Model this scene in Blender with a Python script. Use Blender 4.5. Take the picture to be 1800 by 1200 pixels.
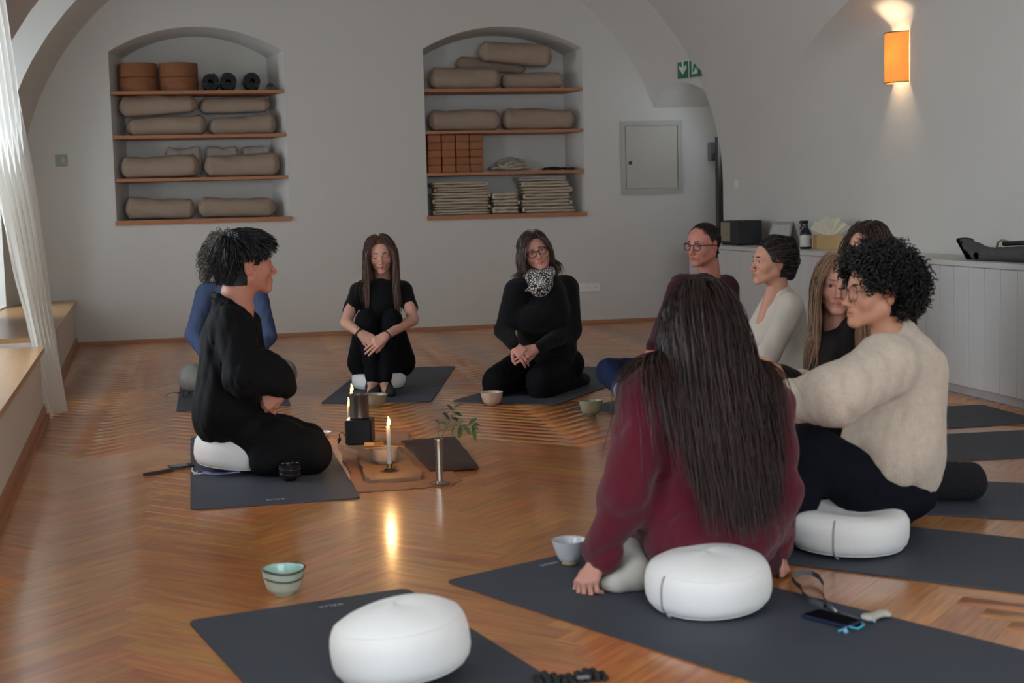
import bpy, bmesh, math, random
import numpy as np
from mathutils import Vector, Matrix

# ------------------------------------------------------------------ camera, world, exposure
SC = bpy.context.scene
COL = SC.collection
for _o in list(bpy.data.objects):
    bpy.data.objects.remove(_o)

CAM_H = 1.14
F_PX = 2500.0                       # focal length in pixels of the 1800 px wide frame (50 mm lens)
YAW, PITCH, ROLL = 0.20178, 0.094806, -0.025991


def _axes(yaw, pitch, roll):
    cy, sy = math.cos(yaw), math.sin(yaw)
    f = np.array([sy, cy, 0.0]); r = np.array([cy, -sy, 0.0]); u = np.array([0, 0, 1.0])
    f2 = f * math.cos(pitch) - u * math.sin(pitch)
    u2 = u * math.cos(pitch) + f * math.sin(pitch)
    r3 = r * math.cos(roll) + u2 * math.sin(roll)
    u3 = u2 * math.cos(roll) - r * math.sin(roll)
    return r3, u3, f2


CR, CU, CF = _axes(YAW, PITCH, ROLL)
CAM_O = np.array([0, 0, CAM_H])
cam_data = bpy.data.cameras.new('camera')
cam = bpy.data.objects.new('camera', cam_data)
COL.objects.link(cam)
cam_data.lens = 50.0
cam_data.sensor_width = 36.0
cam_data.clip_start = 0.05
m = Matrix.Identity(4)
for i in range(3):
    m[i][0] = CR[i]; m[i][1] = CU[i]; m[i][2] = -CF[i]; m[i][3] = CAM_O[i]
cam.matrix_world = m
cam_data.dof.use_dof = True
cam_data.dof.focus_distance = 7.6
cam_data.dof.aperture_fstop = 4.0
SC.camera = cam

SC.view_settings.view_transform = 'Standard'
SC.view_settings.look = 'None'
SC.view_settings.gamma = 1.0
SC.view_settings.use_curve_mapping = False
SC.view_settings.exposure = EXPOSURE = 0.05

SKY_STRENGTH = 9.0
world = bpy.data.worlds.new('overcast_sky')
SC.world = world
world.use_nodes = True
bg = world.node_tree.nodes['Background']
bg.inputs[0].default_value = (0.80, 0.90, 1.0, 1)
bg.inputs[1].default_value = SKY_STRENGTH
try:
    SC.cycles.max_bounces = 10
    SC.cycles.diffuse_bounces = 6
    SC.cycles.glossy_bounces = 4
    SC.cycles.transmission_bounces = 6
    SC.cycles.sample_clamp_indirect = 6.0
    SC.cycles.caustics_reflective = False
    SC.cycles.caustics_refractive = False
    SC.cycles.use_denoising = True
except Exception:
    pass

# the openings of the windows in the left wall: (near Y, far Y); sky portals sit in them
WIN_X = -2.45
WINDOWS = [(0.9, 3.3), (6.0, 8.5), (11.15, 12.39)]
EMB_TOP = {12.39: 3.05}               # the far window stands in a taller embrasure
WIN_Z = (0.42, 2.45)
ADDED_WIN = (-0.9, 3.7, 0.75, 2.9)     # unseen window added behind the camera to light the foreground: x0, x1, z0, z1
NEAR_WALL_Y = -2.4


def portal(size_x, size_y, loc, rot):
    ld = bpy.data.lights.new('window_sky_portal', 'AREA')
    ld.shape = 'RECTANGLE'
    ld.size, ld.size_y = size_x, size_y
    ld.cycles.is_portal = True
    lo = bpy.data.objects.new('window_sky_portal', ld)
    lo.location = loc; lo.rotation_euler = rot
    COL.objects.link(lo)


for (ya, yb) in WINDOWS:
    portal(WIN_Z[1] - WIN_Z[0] + 0.1, yb - ya + 0.1, (WIN_X - 0.12, (ya + yb) / 2, sum(WIN_Z) / 2), (0, -math.pi / 2, 0))     # along +X
portal(ADDED_WIN[1] - ADDED_WIN[0] + .1, ADDED_WIN[3] - ADDED_WIN[2] + .1, ((ADDED_WIN[0] + ADDED_WIN[1]) / 2, NEAR_WALL_Y - .22, (ADDED_WIN[2] + ADDED_WIN[3]) / 2), (math.pi / 2, 0, 0))   # along +Y

# ------------------------------------------------------------------ helpers
rnd = random.Random(7)


def P(px, py, Y):
    """world point seen at pixel (px, py) whose world Y is given"""
    d = CF + CR * (px - 900) / F_PX - CU * (py - 600) / F_PX
    t = Y / d[1]
    return CAM_O + d * t


def PX(px, py, X):
    d = CF + CR * (px - 900) / F_PX - CU * (py - 600) / F_PX
    return CAM_O + d * (X / d[0])


def G(px, py, z=0.0):
    d = CF + CR * (px - 900) / F_PX - CU * (py - 600) / F_PX
    return CAM_O + d * ((z - CAM_H) / d[2])


def mpp(p):
    """metres per pixel at a world point"""
    return float((np.asarray(p) - CAM_O) @ CF) / F_PX


def lin(c):
    if isinstance(c, str):
        c = c.lstrip('#')
        c = [int(c[i:i + 2], 16) / 255 for i in (0, 2, 4)]
        c = [(x / 12.92 if x <= 0.04045 else ((x + 0.055) / 1.055) ** 2.4) for x in c]
    return (c[0], c[1], c[2], 1.0)


def unit(v):
    v = np.asarray(v, float)
    return v / max(np.linalg.norm(v), 1e-9)


MATS = {}


def mat(name, color, rough=0.7, var=0.08, vscale=8.0, bump=0.0, bscale=60.0, metal=0.0, spec=0.5,
        color2=None, attr=None, emit=None, emit_s=0.0, trans=0.0, sheen=0.0, subsurf=0.0, ior=None, coat=0.0,
        stretch=None, objrand=0.0, alpha=None, detail=4.0):
    if name in MATS:
        return MATS[name]
    mt = bpy.data.materials.new(name)
    mt.use_nodes = True
    nt = mt.node_tree
    b = nt.nodes['Principled BSDF']
    c = lin(color)
    b.inputs['Roughness'].default_value = rough
    b.inputs['Metallic'].default_value = metal
    b.inputs['Specular IOR Level'].default_value = spec
    if ior: b.inputs['IOR'].default_value = ior
    if trans: b.inputs['Transmission Weight'].default_value = trans
    if coat: b.inputs['Coat Weight'].default_value = coat
    if sheen:
        b.inputs['Sheen Weight'].default_value = sheen
        b.inputs['Sheen Roughness'].default_value = 0.6
    if subsurf:
        b.inputs['Subsurface Weight'].default_value = subsurf
        b.inputs['Subsurface Radius'].default_value = (0.012, 0.005, 0.003)
        b.inputs['Subsurface Scale'].default_value = 1.0
    if emit:
        b.inputs['Emission Color'].default_value = lin(emit)
        b.inputs['Emission Strength'].default_value = emit_s
    tc = nt.nodes.new('ShaderNodeTexCoord')
    vec = tc.outputs['Object']
    if stretch:
        mp = nt.nodes.new('ShaderNodeMapping')
        mp.inputs['Scale'].default_value = stretch
        nt.links.new(vec, mp.inputs['Vector'])
        vec = mp.outputs['Vector']
    ns = nt.nodes.new('ShaderNodeTexNoise')
    ns.inputs['Scale'].default_value = vscale
    ns.inputs['Detail'].default_value = detail
    nt.links.new(vec, ns.inputs['Vector'])
    rampn = nt.nodes.new('ShaderNodeMix')
    rampn.data_type = 'RGBA'
    c2 = lin(color2) if color2 else tuple(min(1, x * (1 + 2.2 * var)) for x in c[:3]) + (1,)
    c1 = c if color2 else tuple(x * (1 - 2.2 * var) for x in c[:3]) + (1,)
    rampn.inputs[6].default_value = c1
    rampn.inputs[7].default_value = c2
    nt.links.new(ns.outputs['Fac'], rampn.inputs[0])
    out = rampn.outputs[2]
    if attr:
        at = nt.nodes.new('ShaderNodeAttribute')
        at.attribute_name = attr
        mu = nt.nodes.new('ShaderNodeMix')
        mu.data_type = 'RGBA'; mu.blend_type = 'MULTIPLY'
        mu.inputs[0].default_value = 1.0
        nt.links.new(out, mu.inputs[6]); nt.links.new(at.outputs['Color'], mu.inputs[7])
        out = mu.outputs[2]
    if objrand:
        oi = nt.nodes.new('ShaderNodeObjectInfo')
        hs = nt.nodes.new('ShaderNodeHueSaturation')
        mr = nt.nodes.new('ShaderNodeMapRange')
        mr.inputs[3].default_value = 1 - objrand; mr.inputs[4].default_value = 1 + objrand
        nt.links.new(oi.outputs['Random'], mr.inputs[0])
        nt.links.new(mr.outputs[0], hs.inputs['Value'])
        nt.links.new(out, hs.inputs['Color'])
        out = hs.outputs[0]
    nt.links.new(out, b.inputs['Base Color'])
    if bump:
        nb = nt.nodes.new('ShaderNodeTexNoise')
        nb.inputs['Scale'].default_value = bscale
        nb.inputs['Detail'].default_value = 5
        nt.links.new(vec, nb.inputs['Vector'])
        bn = nt.nodes.new('ShaderNodeBump')
        bn.inputs['Strength'].default_value = bump
        bn.inputs['Distance'].default_value = 0.01
        nt.links.new(nb.outputs['Fac'], bn.inputs['Height'])
        nt.links.new(bn.outputs['Normal'], b.inputs['Normal'])
    MATS[name] = mt
    return mt


def link_mesh(name, me, material=None, parent=None, loc=None):
    o = bpy.data.objects.new(name, me)
    COL.objects.link(o)
    if material and not me.materials:
        me.materials.append(material)
    if parent is not None:
        o.parent = parent
    if loc is not None:
        o.location = loc
    return o


def np_mesh(name, V, Fq, smooth=True, cols=None):
    """V (n,3); Fq list of faces (mixed) or an (m,4)/(m,3) int array"""
    me = bpy.data.meshes.new(name)
    V = np.asarray(V, dtype=np.float32)
    if isinstance(Fq, np.ndarray):
        nf, k = Fq.shape
        me.vertices.add(len(V)); me.vertices.foreach_set('co', V.ravel())
        me.loops.add(nf * k); me.loops.foreach_set('vertex_index', Fq.astype(np.int32).ravel())
        me.polygons.add(nf)
        me.polygons.foreach_set('loop_start', (np.arange(nf) * k).astype(np.int32))
        try:
            me.polygons.foreach_set('loop_total', np.full(nf, k, np.int32))
        except Exception:
            pass
    else:
        me.from_pydata([tuple(map(float, v)) for v in V], [], [tuple(map(int, f)) for f in Fq])
    me.update(calc_edges=True)
    if smooth:
        me.polygons.foreach_set('use_smooth', np.ones(len(me.polygons), bool))
    if cols is not None:
        a = me.color_attributes.new('col', 'FLOAT_COLOR', 'POINT')
        cc = np.ones((len(V), 4), np.float32); cc[:, :3] = cols
        a.data.foreach_set('color', cc.ravel())
    me.validate()
    me.update()
    return me


def tag(o, label, cat, group=None):
    o['label'] = label; o['category'] = cat
    if group: o['group'] = group
    return o


def struct(o):
    o['kind'] = 'structure'
    return o


def empty(name, loc=(0, 0, 0), rotz=0.0):
    o = bpy.data.objects.new(name, None)
    o.empty_display_size = 0.1
    o.location = tuple(float(x) for x in loc)
    o.rotation_euler = (0, 0, rotz)
    COL.objects.link(o)
    return o


class MB:
    """collects shapes (in the local space of the thing) into one mesh"""
    def __init__(self): self.v = []; self.f = []
    def add(self, V, Fs):
        n = len(self.v)
        self.v += [tuple(map(float, p)) for p in V]
        self.f += [tuple(int(i) + n for i in f) for f in Fs]
        return self
    def box(self, lo, hi, M=None):
        x0, y0, z0 = lo; x1, y1, z1 = hi
        V = [(x0, y0, z0), (x1, y0, z0), (x1, y1, z0), (x0, y1, z0), (x0, y0, z1), (x1, y0, z1), (x1, y1, z1), (x0, y1, z1)]
        if M is not None: V = [tuple(M @ Vector(p)) for p in V]
        return self.add(V, [(0, 3, 2, 1), (4, 5, 6, 7), (0, 1, 5, 4), (1, 2, 6, 5), (2, 3, 7, 6), (3, 0, 4, 7)])
    def cbox(self, lo, hi, c=0.004, M=None):
        """box with chamfered edges on all sides"""
        x0, y0, z0 = lo; x1, y1, z1 = hi
        rings = [(z0, c), (z0 + c, 0), (z1 - c, 0), (z1, c)]
        V = []; Fs = []
        def oct(z, i):
            a = c
            if i:
                return [(x0 + i + a, y0 + i, z), (x1 - i - a, y0 + i, z), (x1 - i, y0 + i + a, z), (x1 - i, y1 - i - a, z),
                        (x1 - i - a, y1 - i, z), (x0 + i + a, y1 - i, z), (x0 + i, y1 - i - a, z), (x0 + i, y0 + i + a, z)]
            return [(x0 + a, y0, z), (x1 - a, y0, z), (x1, y0 + a, z), (x1, y1 - a, z), (x1 - a, y1, z), (x0 + a, y1, z), (x0, y1 - a, z), (x0, y0 + a, z)]
        for z, i in rings: V += oct(z, i)
        for r in range(3):
            for k in range(8):
                Fs.append((r * 8 + k, r * 8 + (k + 1) % 8, (r + 1) * 8 + (k + 1) % 8, (r + 1) * 8 + k))
        Fs.append(tuple(range(7, -1, -1))); Fs.append(tuple(range(24, 32)))
        if M is not None: V = [tuple(M @ Vector(p)) for p in V]
        return self.add(V, Fs)
    def lathe(self, prof, n=32, c=(0, 0, 0), M=None, wob=None):
        """prof: list of (radius, z); closed at ends where radius is 0"""
        V = []; Fs = []
        for i, (r, z) in enumerate(prof):
            for k in range(n):
                a = 2 * math.pi * k / n
                rr = r * (1 + (wob(a, i) if wob else 0))
                V.append((c[0] + rr * math.cos(a), c[1] + rr * math.sin(a), c[2] + z))
        for i in range(len(prof) - 1):
            for k in range(n):
                Fs.append((i * n + k, i * n + (k + 1) % n, (i + 1) * n + (k + 1) % n, (i + 1) * n + k))
        if M is not None: V = [tuple(M @ Vector(p)) for p in V]
        return self.add(V, Fs)
    def tube(self, pts, r, n=8, closed=False, cap=True, flat=None):
        pts = [np.asarray(p, float) for p in pts]
        K = len(pts)
        rs = r if hasattr(r, '__len__') else [r] * K
        V = []; Fs = []
        up = np.array([0, 0, 1.0])
        prev = None
        for i in range(K):
            t = unit((pts[(i + 1) % K] if closed or i < K - 1 else pts[i]) - (pts[i - 1] if closed or i > 0 else pts[i]))
            s = np.cross(t, up if prev is None else np.cross(prev, t))
            if np.linalg.norm(s) < 1e-4: s = np.cross(t, [1, 0, 0])
            s = unit(s)
            if prev is not None and s @ prev < 0: s = -s
            prev = s
            w = unit(np.cross(s, t))
            for k in range(n):
                a = 2 * math.pi * k / n
                fx = flat if flat else 1.0
                V.append(pts[i] + rs[i] * (math.cos(a) * s + math.sin(a) * w * fx))
        R = K if closed else K - 1
        for i in range(R):
            for k in range(n):
                j = (i + 1) % K
                Fs.append((i * n + k, i * n + (k + 1) % n, j * n + (k + 1) % n, j * n + k))
        if cap and not closed:
            Fs.append(tuple(range(n - 1, -1, -1))); Fs.append(tuple((K - 1) * n + k for k in range(n)))
        return self.add(V, Fs)
    def build(self, name, material=None, parent=None, smooth=False, loc=None, auto=None):
        me = bpy.data.meshes.new(name)
        me.from_pydata(self.v, [], self.f)
        me.update()
        bm = bmesh.new(); bm.from_mesh(me)
        bmesh.ops.recalc_face_normals(bm, faces=bm.faces)
        bm.to_mesh(me); bm.free()
        if smooth:
            me.polygons.foreach_set('use_smooth', np.ones(len(me.polygons), bool))
            if auto:
                try:
                    me.set_sharp_from_angle(angle=math.radians(auto))
                except Exception:
                    pass
        return link_mesh(name, me, material, parent, loc)


# ------------------------------------------------------------------ implicit surfaces
def cap(a, b, ra, rb, k=0.02, n=None, s=1.0, sub=False):
    return dict(t='c', a=np.asarray(a, float), b=np.asarray(b, float), ra=ra, rb=rb, k=k,
                n=None if n is None else unit(n), s=s, sub=sub)


def ell(c, r, R=None, k=0.02, sub=False):
    return dict(t='e', c=np.asarray(c, float), r=np.asarray(r, float), R=None if R is None else np.asarray(R, float), k=k, sub=sub)


def prim_d(pr, p):
    if pr['t'] == 'c':
        a, b = pr['a'], pr['b']
        q = p - a
        ba = b - a
        if pr['n'] is not None:
            n = pr['n']; g = 1.0 / pr['s'] - 1.0
            q = q + g * (q @ n)[:, None] * n
            ba = ba + g * (ba @ n) * n
        t = np.clip((q @ ba) / max(ba @ ba, 1e-9), 0, 1)
        return np.linalg.norm(q - t[:, None] * ba, axis=1) - (pr['ra'] + t * (pr['rb'] - pr['ra']))
    q = p - pr['c']
    if pr['R'] is not None: q = q @ pr['R']          # columns of R are the ellipsoid's axes
    qr = q / pr['r']
    k0 = np.linalg.norm(qr, axis=1)
    k1 = np.linalg.norm(qr / pr['r'], axis=1)
    return k0 * (k0 - 1) / np.maximum(k1, 1e-6)


def sdf(prims, p):
    d = None
    for pr in prims:
        di = prim_d(pr, p)
        if d is None:
            d = di; continue
        k = pr['k']
        if pr['sub']:
            h = np.clip(.5 + .5 * (di + d) / k, 0, 1)
            # smooth max(d, -di)
            x, y = -d, di
            h = np.clip(.5 + .5 * (y - x) / k, 0, 1)
            d = -(y * (1 - h) + x * h - k * h * (1 - h))
        else:
            h = np.clip(.5 + .5 * (di - d) / k, 0, 1)
            d = di * (1 - h) + d * h - k * h * (1 - h)
    return d


def bounds(prims):
    lo = np.full(3, 1e9); hi = np.full(3, -1e9)
    for pr in prims:
        if pr['sub']: continue
        if pr['t'] == 'c':
            for c, r in ((pr['a'], pr['ra']), (pr['b'], pr['rb'])):
                lo = np.minimum(lo, c - r); hi = np.maximum(hi, c + r)
        else:
            r = pr['r'].max()
            lo = np.minimum(lo, pr['c'] - r); hi = np.maximum(hi, pr['c'] + r)
    return lo, hi


def nets(prims, h, disp=None, clip=None, pad=0.02):
    """surface nets over a sparse grid -> verts, quads"""
    lo, hi = bounds(prims)
    lo = lo - pad - 2 * h; hi = hi + pad + 2 * h
    B = 5
    nb = np.maximum(1, np.ceil((hi - lo) / (h * B)).astype(int))
    dims = nb * B + 1
    def fe(p):
        d = sdf(prims, p)
        if clip is not None: d = np.maximum(d, clip(p))
        return d
    ii = np.stack(np.meshgrid(*[np.arange(n) for n in nb], indexing='ij'), -1).reshape(-1, 3)
    cc = lo + (ii + .5) * B * h
    dc = fe(cc)
    near = np.abs(dc) < B * h * 1.35 + 0.03
    field = np.full(dims, 1.0, np.float32)
    for (i, j, k), d in zip(ii[dc < 0], dc[dc < 0]):
        field[i * B:i * B + B + 1, j * B:j * B + B + 1, k * B:k * B + B + 1] = -1.0
    mask = np.zeros(dims, bool)
    for (i, j, k) in ii[near]:
        mask[i * B:i * B + B + 1, j * B:j * B + B + 1, k * B:k * B + B + 1] = True
    idx = np.argwhere(mask)
    vals = np.empty(len(idx), np.float32)
    for s in range(0, len(idx), 200000):
        p = lo + idx[s:s + 200000] * h
        d = fe(p)
        if disp is not None: d = d + disp(p)
        vals[s:s + 200000] = d
    field[mask] = vals
    ins = field < 0
    c = [ins[i:dims[0] - 1 + i, j:dims[1] - 1 + j, k:dims[2] - 1 + k] for i in (0, 1) for j in (0, 1) for k in (0, 1)]
    cnt = sum(x.astype(np.int8) for x in c)
    act = np.argwhere((cnt > 0) & (cnt < 8))
    offs = np.array([(i, j, k) for i in (0, 1) for j in (0, 1) for k in (0, 1)])
    fv = np.stack([field[act[:, 0] + o[0], act[:, 1] + o[1], act[:, 2] + o[2]] for o in offs], 1)
    acc = np.zeros((len(act), 3)); num = np.zeros(len(act))
    for a in range(8):
        for b in range(a + 1, 8):
            if np.abs(offs[a] - offs[b]).sum() != 1: continue
            fa, fb = fv[:, a], fv[:, b]
            cr = (fa < 0) != (fb < 0)
            t = np.where(cr, fa / np.where(cr, fa - fb, 1), 0)
            pos = offs[a] + t[:, None] * (offs[b] - offs[a])
            acc += np.where(cr[:, None], pos, 0); num += cr
    V = lo + (act + acc / num[:, None]) * h
    vid = np.full(np.array(dims) - 1, -1, np.int64)
    vid[act[:, 0], act[:, 1], act[:, 2]] = np.arange(len(act))
    quads = []
    for ax in range(3):
        sl0 = [slice(None)] * 3; sl1 = [slice(None)] * 3
        sl0[ax] = slice(0, -1); sl1[ax] = slice(1, None)
        e = np.argwhere(ins[tuple(sl0)] != ins[tuple(sl1)])
        u, v = (ax + 1) % 3, (ax + 2) % 3
        ok = (e[:, u] > 0) & (e[:, v] > 0) & (e[:, u] < dims[u] - 1) & (e[:, v] < dims[v] - 1)
        e = e[ok]
        du = np.zeros(3, int); du[u] = 1
        dv = np.zeros(3, int); dv[v] = 1
        q = []
        for o in (-du - dv, -dv, 0 * du, -du):
            g = e + o
            q.append(vid[g[:, 0], g[:, 1], g[:, 2]])
        q = np.stack(q, 1)
        flip = ~ins[e[:, 0], e[:, 1], e[:, 2]]
        q[flip] = q[flip][:, ::-1]
        quads.append(q[(q >= 0).all(1)])
    return V, np.concatenate(quads)


def relax(V, Q, it=1, w=0.5):
    for _ in range(it):
        acc = np.zeros_like(V); n = np.zeros(len(V))
        for a, b in ((0, 1), (1, 2), (2, 3), (3, 0)):
            np.add.at(acc, Q[:, a], V[Q[:, b]]); np.add.at(n, Q[:, a], 1)
            np.add.at(acc, Q[:, b], V[Q[:, a]]); np.add.at(n, Q[:, b], 1)
        V = V * (1 - w) + w * acc / np.maximum(n, 1)[:, None]
    return V


def folds(amp, freq, seed=0, dirv=(0, 0, 1), stretch=0.35):
    """soft cloth folds as a displacement: ridges that run along dirv"""
    r = np.random.RandomState(seed)
    freq = freq * 2.4
    d = unit(dirv)
    ph = r.rand(12) * 6.28
    W = r.normal(size=(5, 3)); W /= np.linalg.norm(W, axis=1)[:, None]
    def f(p):
        q = p - (1 - stretch) * (p @ d)[:, None] * d
        a = np.zeros(len(p))
        big = .55 + .45 * np.sin(p @ W[0] * freq * .33 + ph[10]) * np.sin(p @ W[3] * freq * .27 + ph[11])
        for i in range(3):
            w = q @ W[i] * freq * (1 + .45 * i)
            wp = 1.2 * np.sin(q @ W[(i + 2) % 5] * freq * .5 + ph[i + 5])
            a += (np.abs(np.sin(w + wp + ph[i])) ** .6 - .7) / (1 + .7 * i)
        return -amp * a * big * 1.6
    return f
# ================================================================== THE SETTING
M_WALL = mat('wall_plaster', '#cac8c2', rough=0.9, var=0.015, vscale=1.5, bump=0.12, bscale=25, spec=0.2)
M_CEIL = mat('vault_plaster', '#cac8c2', rough=0.9, var=0.015, vscale=1.5, bump=0.12, bscale=25, spec=0.2)
M_OAKTRIM = mat('oak_trim', '#a4714c', rough=0.45, var=0.12, vscale=6, stretch=(1, 8, 8))
M_SHELF = mat('shelf_oak', '#a86f4a', rough=0.55, var=0.1, vscale=5, stretch=(1, 8, 8))
M_WHITE = mat('white_paint', '#dedcd8', rough=0.5, var=0.01)
M_DARKMETAL = mat('dark_metal', '#2a2a2d', rough=0.45, var=0.05)

Y_BACK, Y_ARCH, Y_NEAR = 13.15, 12.40, NEAR_WALL_Y
VC, VW, VZ, VB = 1.40, 3.14, 1.30, 2.60         # near vault: centre, half width, springing, rise
BC, BW, BB = 1.30, 2.96, 2.50                   # curve on the back wall


def vault(theta, c=VC, w=VW, b=VB):
    return c - w * math.cos(theta), VZ + b * math.sin(theta)   # theta 0 = left springing, pi = right


def wall_x_left(z):
    if z <= VZ: return VC - VW
    return VC - VW * math.sqrt(max(0, 1 - ((z - VZ) / VB) ** 2))


def wall_x_right(z):
    if z <= VZ: return VC + VW
    return VC + VW * math.sqrt(max(0, 1 - ((z - VZ) / VB) ** 2))


# ---------------- floor: herringbone parquet of oak planks
def floor_material():
    mt = bpy.data.materials.new('oak_parquet')
    mt.use_nodes = True
    nt = mt.node_tree; L = nt.links
    b = nt.nodes['Principled BSDF']
    at = nt.nodes.new('ShaderNodeAttribute'); at.attribute_name = 'pl'
    ar = nt.nodes.new('ShaderNodeAttribute'); ar.attribute_name = 'pr'
    oi = nt.nodes.new('ShaderNodeObjectInfo')
    ad = nt.nodes.new('ShaderNodeMath'); ad.operation = 'ADD'
    L.new(ar.outputs['Fac'], ad.inputs[0]); L.new(oi.outputs['Random'], ad.inputs[1])
    fr = nt.nodes.new('ShaderNodeMath'); fr.operation = 'FRACT'
    L.new(ad.outputs[0], fr.inputs[0])
    mul = nt.nodes.new('ShaderNodeMath'); mul.operation = 'MULTIPLY'; mul.inputs[1].default_value = 37.0
    L.new(fr.outputs[0], mul.inputs[0])
    cb = nt.nodes.new('ShaderNodeCombineXYZ'); L.new(mul.outputs[0], cb.inputs[0]); L.new(mul.outputs[0], cb.inputs[2])
    va = nt.nodes.new('ShaderNodeVectorMath'); va.operation = 'ADD'
    L.new(at.outputs['Vector'], va.inputs[0]); L.new(cb.outputs[0], va.inputs[1])
    mp = nt.nodes.new('ShaderNodeMapping'); mp.inputs['Scale'].default_value = (1.6, 22, 1)
    L.new(va.outputs[0], mp.inputs['Vector'])
    n1 = nt.nodes.new('ShaderNodeTexNoise'); n1.inputs['Scale'].default_value = 3.0; n1.inputs['Detail'].default_value = 6
    L.new(mp.outputs[0], n1.inputs['Vector'])
    cr = nt.nodes.new('ShaderNodeValToRGB')
    e = cr.color_ramp.elements
    e[0].position = 0.25; e[0].color = lin('#a4602e')
    e[1].position = 0.78; e[1].color = lin('#e29a50')
    L.new(n1.outputs['Fac'], cr.inputs[0])
    hs = nt.nodes.new('ShaderNodeHueSaturation')
    mr = nt.nodes.new('ShaderNodeMapRange'); mr.inputs[3].default_value = 0.84; mr.inputs[4].default_value = 1.10
    L.new(fr.outputs[0], mr.inputs[0]); L.new(mr.outputs[0], hs.inputs['Value'])
    m2 = nt.nodes.new('ShaderNodeMath'); m2.operation = 'MULTIPLY'; m2.inputs[1].default_value = 7.31
    f2 = nt.nodes.new('ShaderNodeMath'); f2.operation = 'FRACT'
    L.new(fr.outputs[0], m2.inputs[0]); L.new(m2.outputs[0], f2.inputs[0])
    mh = nt.nodes.new('ShaderNodeMapRange'); mh.inputs[3].default_value = 0.488; mh.inputs[4].default_value = 0.508
    L.new(f2.outputs[0], mh.inputs[0]); L.new(mh.outputs[0], hs.inputs['Hue'])
    L.new(cr.outputs[0], hs.inputs['Color'])
    L.new(hs.outputs[0], b.inputs['Base Color'])
    b.inputs['Roughness'].default_value = 0.34
    b.inputs['Specular IOR Level'].default_value = 0.5
    b.inputs['Coat Weight'].default_value = 0.9
    b.inputs['Coat Roughness'].default_value = 0.17
    b.inputs['Coat IOR'].default_value = 1.62
    nb = nt.nodes.new('ShaderNodeTexNoise'); nb.inputs['Scale'].default_value = 9.0; nb.inputs['Detail'].default_value = 1
    L.new(va.outputs[0], nb.inputs['Vector'])
    bn = nt.nodes.new('ShaderNodeBump'); bn.inputs['Strength'].default_value = 0.05; bn.inputs['Distance'].default_value = 0.004
    L.new(nb.outputs['Fac'], bn.inputs['Height'])
    bn2 = nt.nodes.new('ShaderNodeBump'); bn2.inputs['Strength'].default_value = 0.03; bn2.inputs['Distance'].default_value = 0.001
    L.new(n1.outputs['Fac'], bn2.inputs['Height']); L.new(bn.outputs[0], bn2.inputs['Normal'])
    L.new(bn2.outputs[0], b.inputs['Normal']); L.new(bn.outputs[0], b.inputs['Coat Normal'])
    return mt


M_FLOOR = floor_material()
M_SUB = mat('floor_joint', '#3a2618', rough=0.9)
fl = MB(); fl.box((-2.8, Y_NEAR, -0.10), (5.75, Y_BACK + 0.65, -0.019))
FLOOR = struct(fl.build('floor', M_SUB))
PLL, PLW, PLT = 0.54, 0.09, 0.018
g = 0.0003
PV = []
for (zz, ins) in ((-PLT, 0), (-0.0002, 0), (0.0, 0.0002)):
    for sx, sy in ((-1, -1), (1, -1), (1, 1), (-1, 1)):
        PV.append((sx * (PLL / 2 - g - ins), sy * (PLW / 2 - g - ins), zz))
PF = [(8, 9, 10, 11)] + [(r * 4 + k, r * 4 + (k + 1) % 4, r * 4 + 4 + (k + 1) % 4, r * 4 + 4 + k) for r in (0, 1) for k in range(4)]
plank_me = bpy.data.meshes.new('plank')
plank_me.from_pydata(PV, [], PF); plank_me.update()
plank_me.materials.append(M_FLOOR)
a_ = plank_me.attributes.new('pl', 'FLOAT_VECTOR', 'POINT'); a_.data.foreach_set('vector', np.array(PV, np.float32).ravel())
a_ = plank_me.attributes.new('pr', 'FLOAT', 'POINT')
planks = []
q2 = math.sqrt(.5)
for i in range(-280, 280):
    for j in range(-16, 17):
        bx, by = i * PLW + j * PLL, i * PLW - j * PLL
        for kind in (0, 1):
            cu, cv = (bx + PLL / 2, by + PLW / 2) if kind == 0 else (bx - PLW / 2, by + PLL / 2)
            x = (cu - cv) * q2 + 0.13; y = (cu + cv) * q2 + 0.07
            if -2.1 < x < 4.85 and 0.2 < y < 13.3:
                if x > 4.35 and y < 12.2: continue
                planks.append((x, y, math.pi / 4 if kind == 0 else -math.pi / 4 + math.pi))
def _proj(p):
    q = np.array(p) - CAM_O; z = q @ CF
    return 900 + F_PX * (q @ CR) / z, 600 - F_PX * (q @ CU) / z, z
def plank_key(t):
    X, Yp, z = _proj((t[0], t[1], 0))
    if z < .5 or not (-60 < X < 1860 and Yp < 1260): return 1e9
    return z
planks.sort(key=plank_key)
rp = random.Random(3)
for n, (x, y, a) in enumerate(planks[:300]):
    o = bpy.data.objects.new('plank', plank_me)
    o.location = (x, y, -0.0008); o.rotation_euler = (rp.gauss(0, .0009), rp.gauss(0, .0004), a)
    o.parent = FLOOR
    COL.objects.link(o)
rest = planks[300:]
pv0 = np.array(PV, np.float32)
allV = []; allL = []; allR = []
for (x, y, a) in rest:
    M3 = Matrix.Rotation(a, 3, 'Z') @ Matrix.Rotation(rp.gauss(0, .0004), 3, 'Y') @ Matrix.Rotation(rp.gauss(0, .0009), 3, 'X')
    allV.append(pv0 @ np.array(M3, np.float32).T + np.array([x, y, -0.0008], np.float32))
    allL.append(pv0); allR.append(np.full(12, rp.random(), np.float32))
allF = np.concatenate([np.array(PF) + 12 * i for i in range(len(rest))])
me = np_mesh('parquet_planks', np.concatenate(allV), allF, smooth=False)
a_ = me.attributes.new('pl', 'FLOAT_VECTOR', 'POINT'); a_.data.foreach_set('vector', np.concatenate(allL).ravel())
a_ = me.attributes.new('pr', 'FLOAT', 'POINT'); a_.data.foreach_set('value', np.concatenate(allR))
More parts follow.
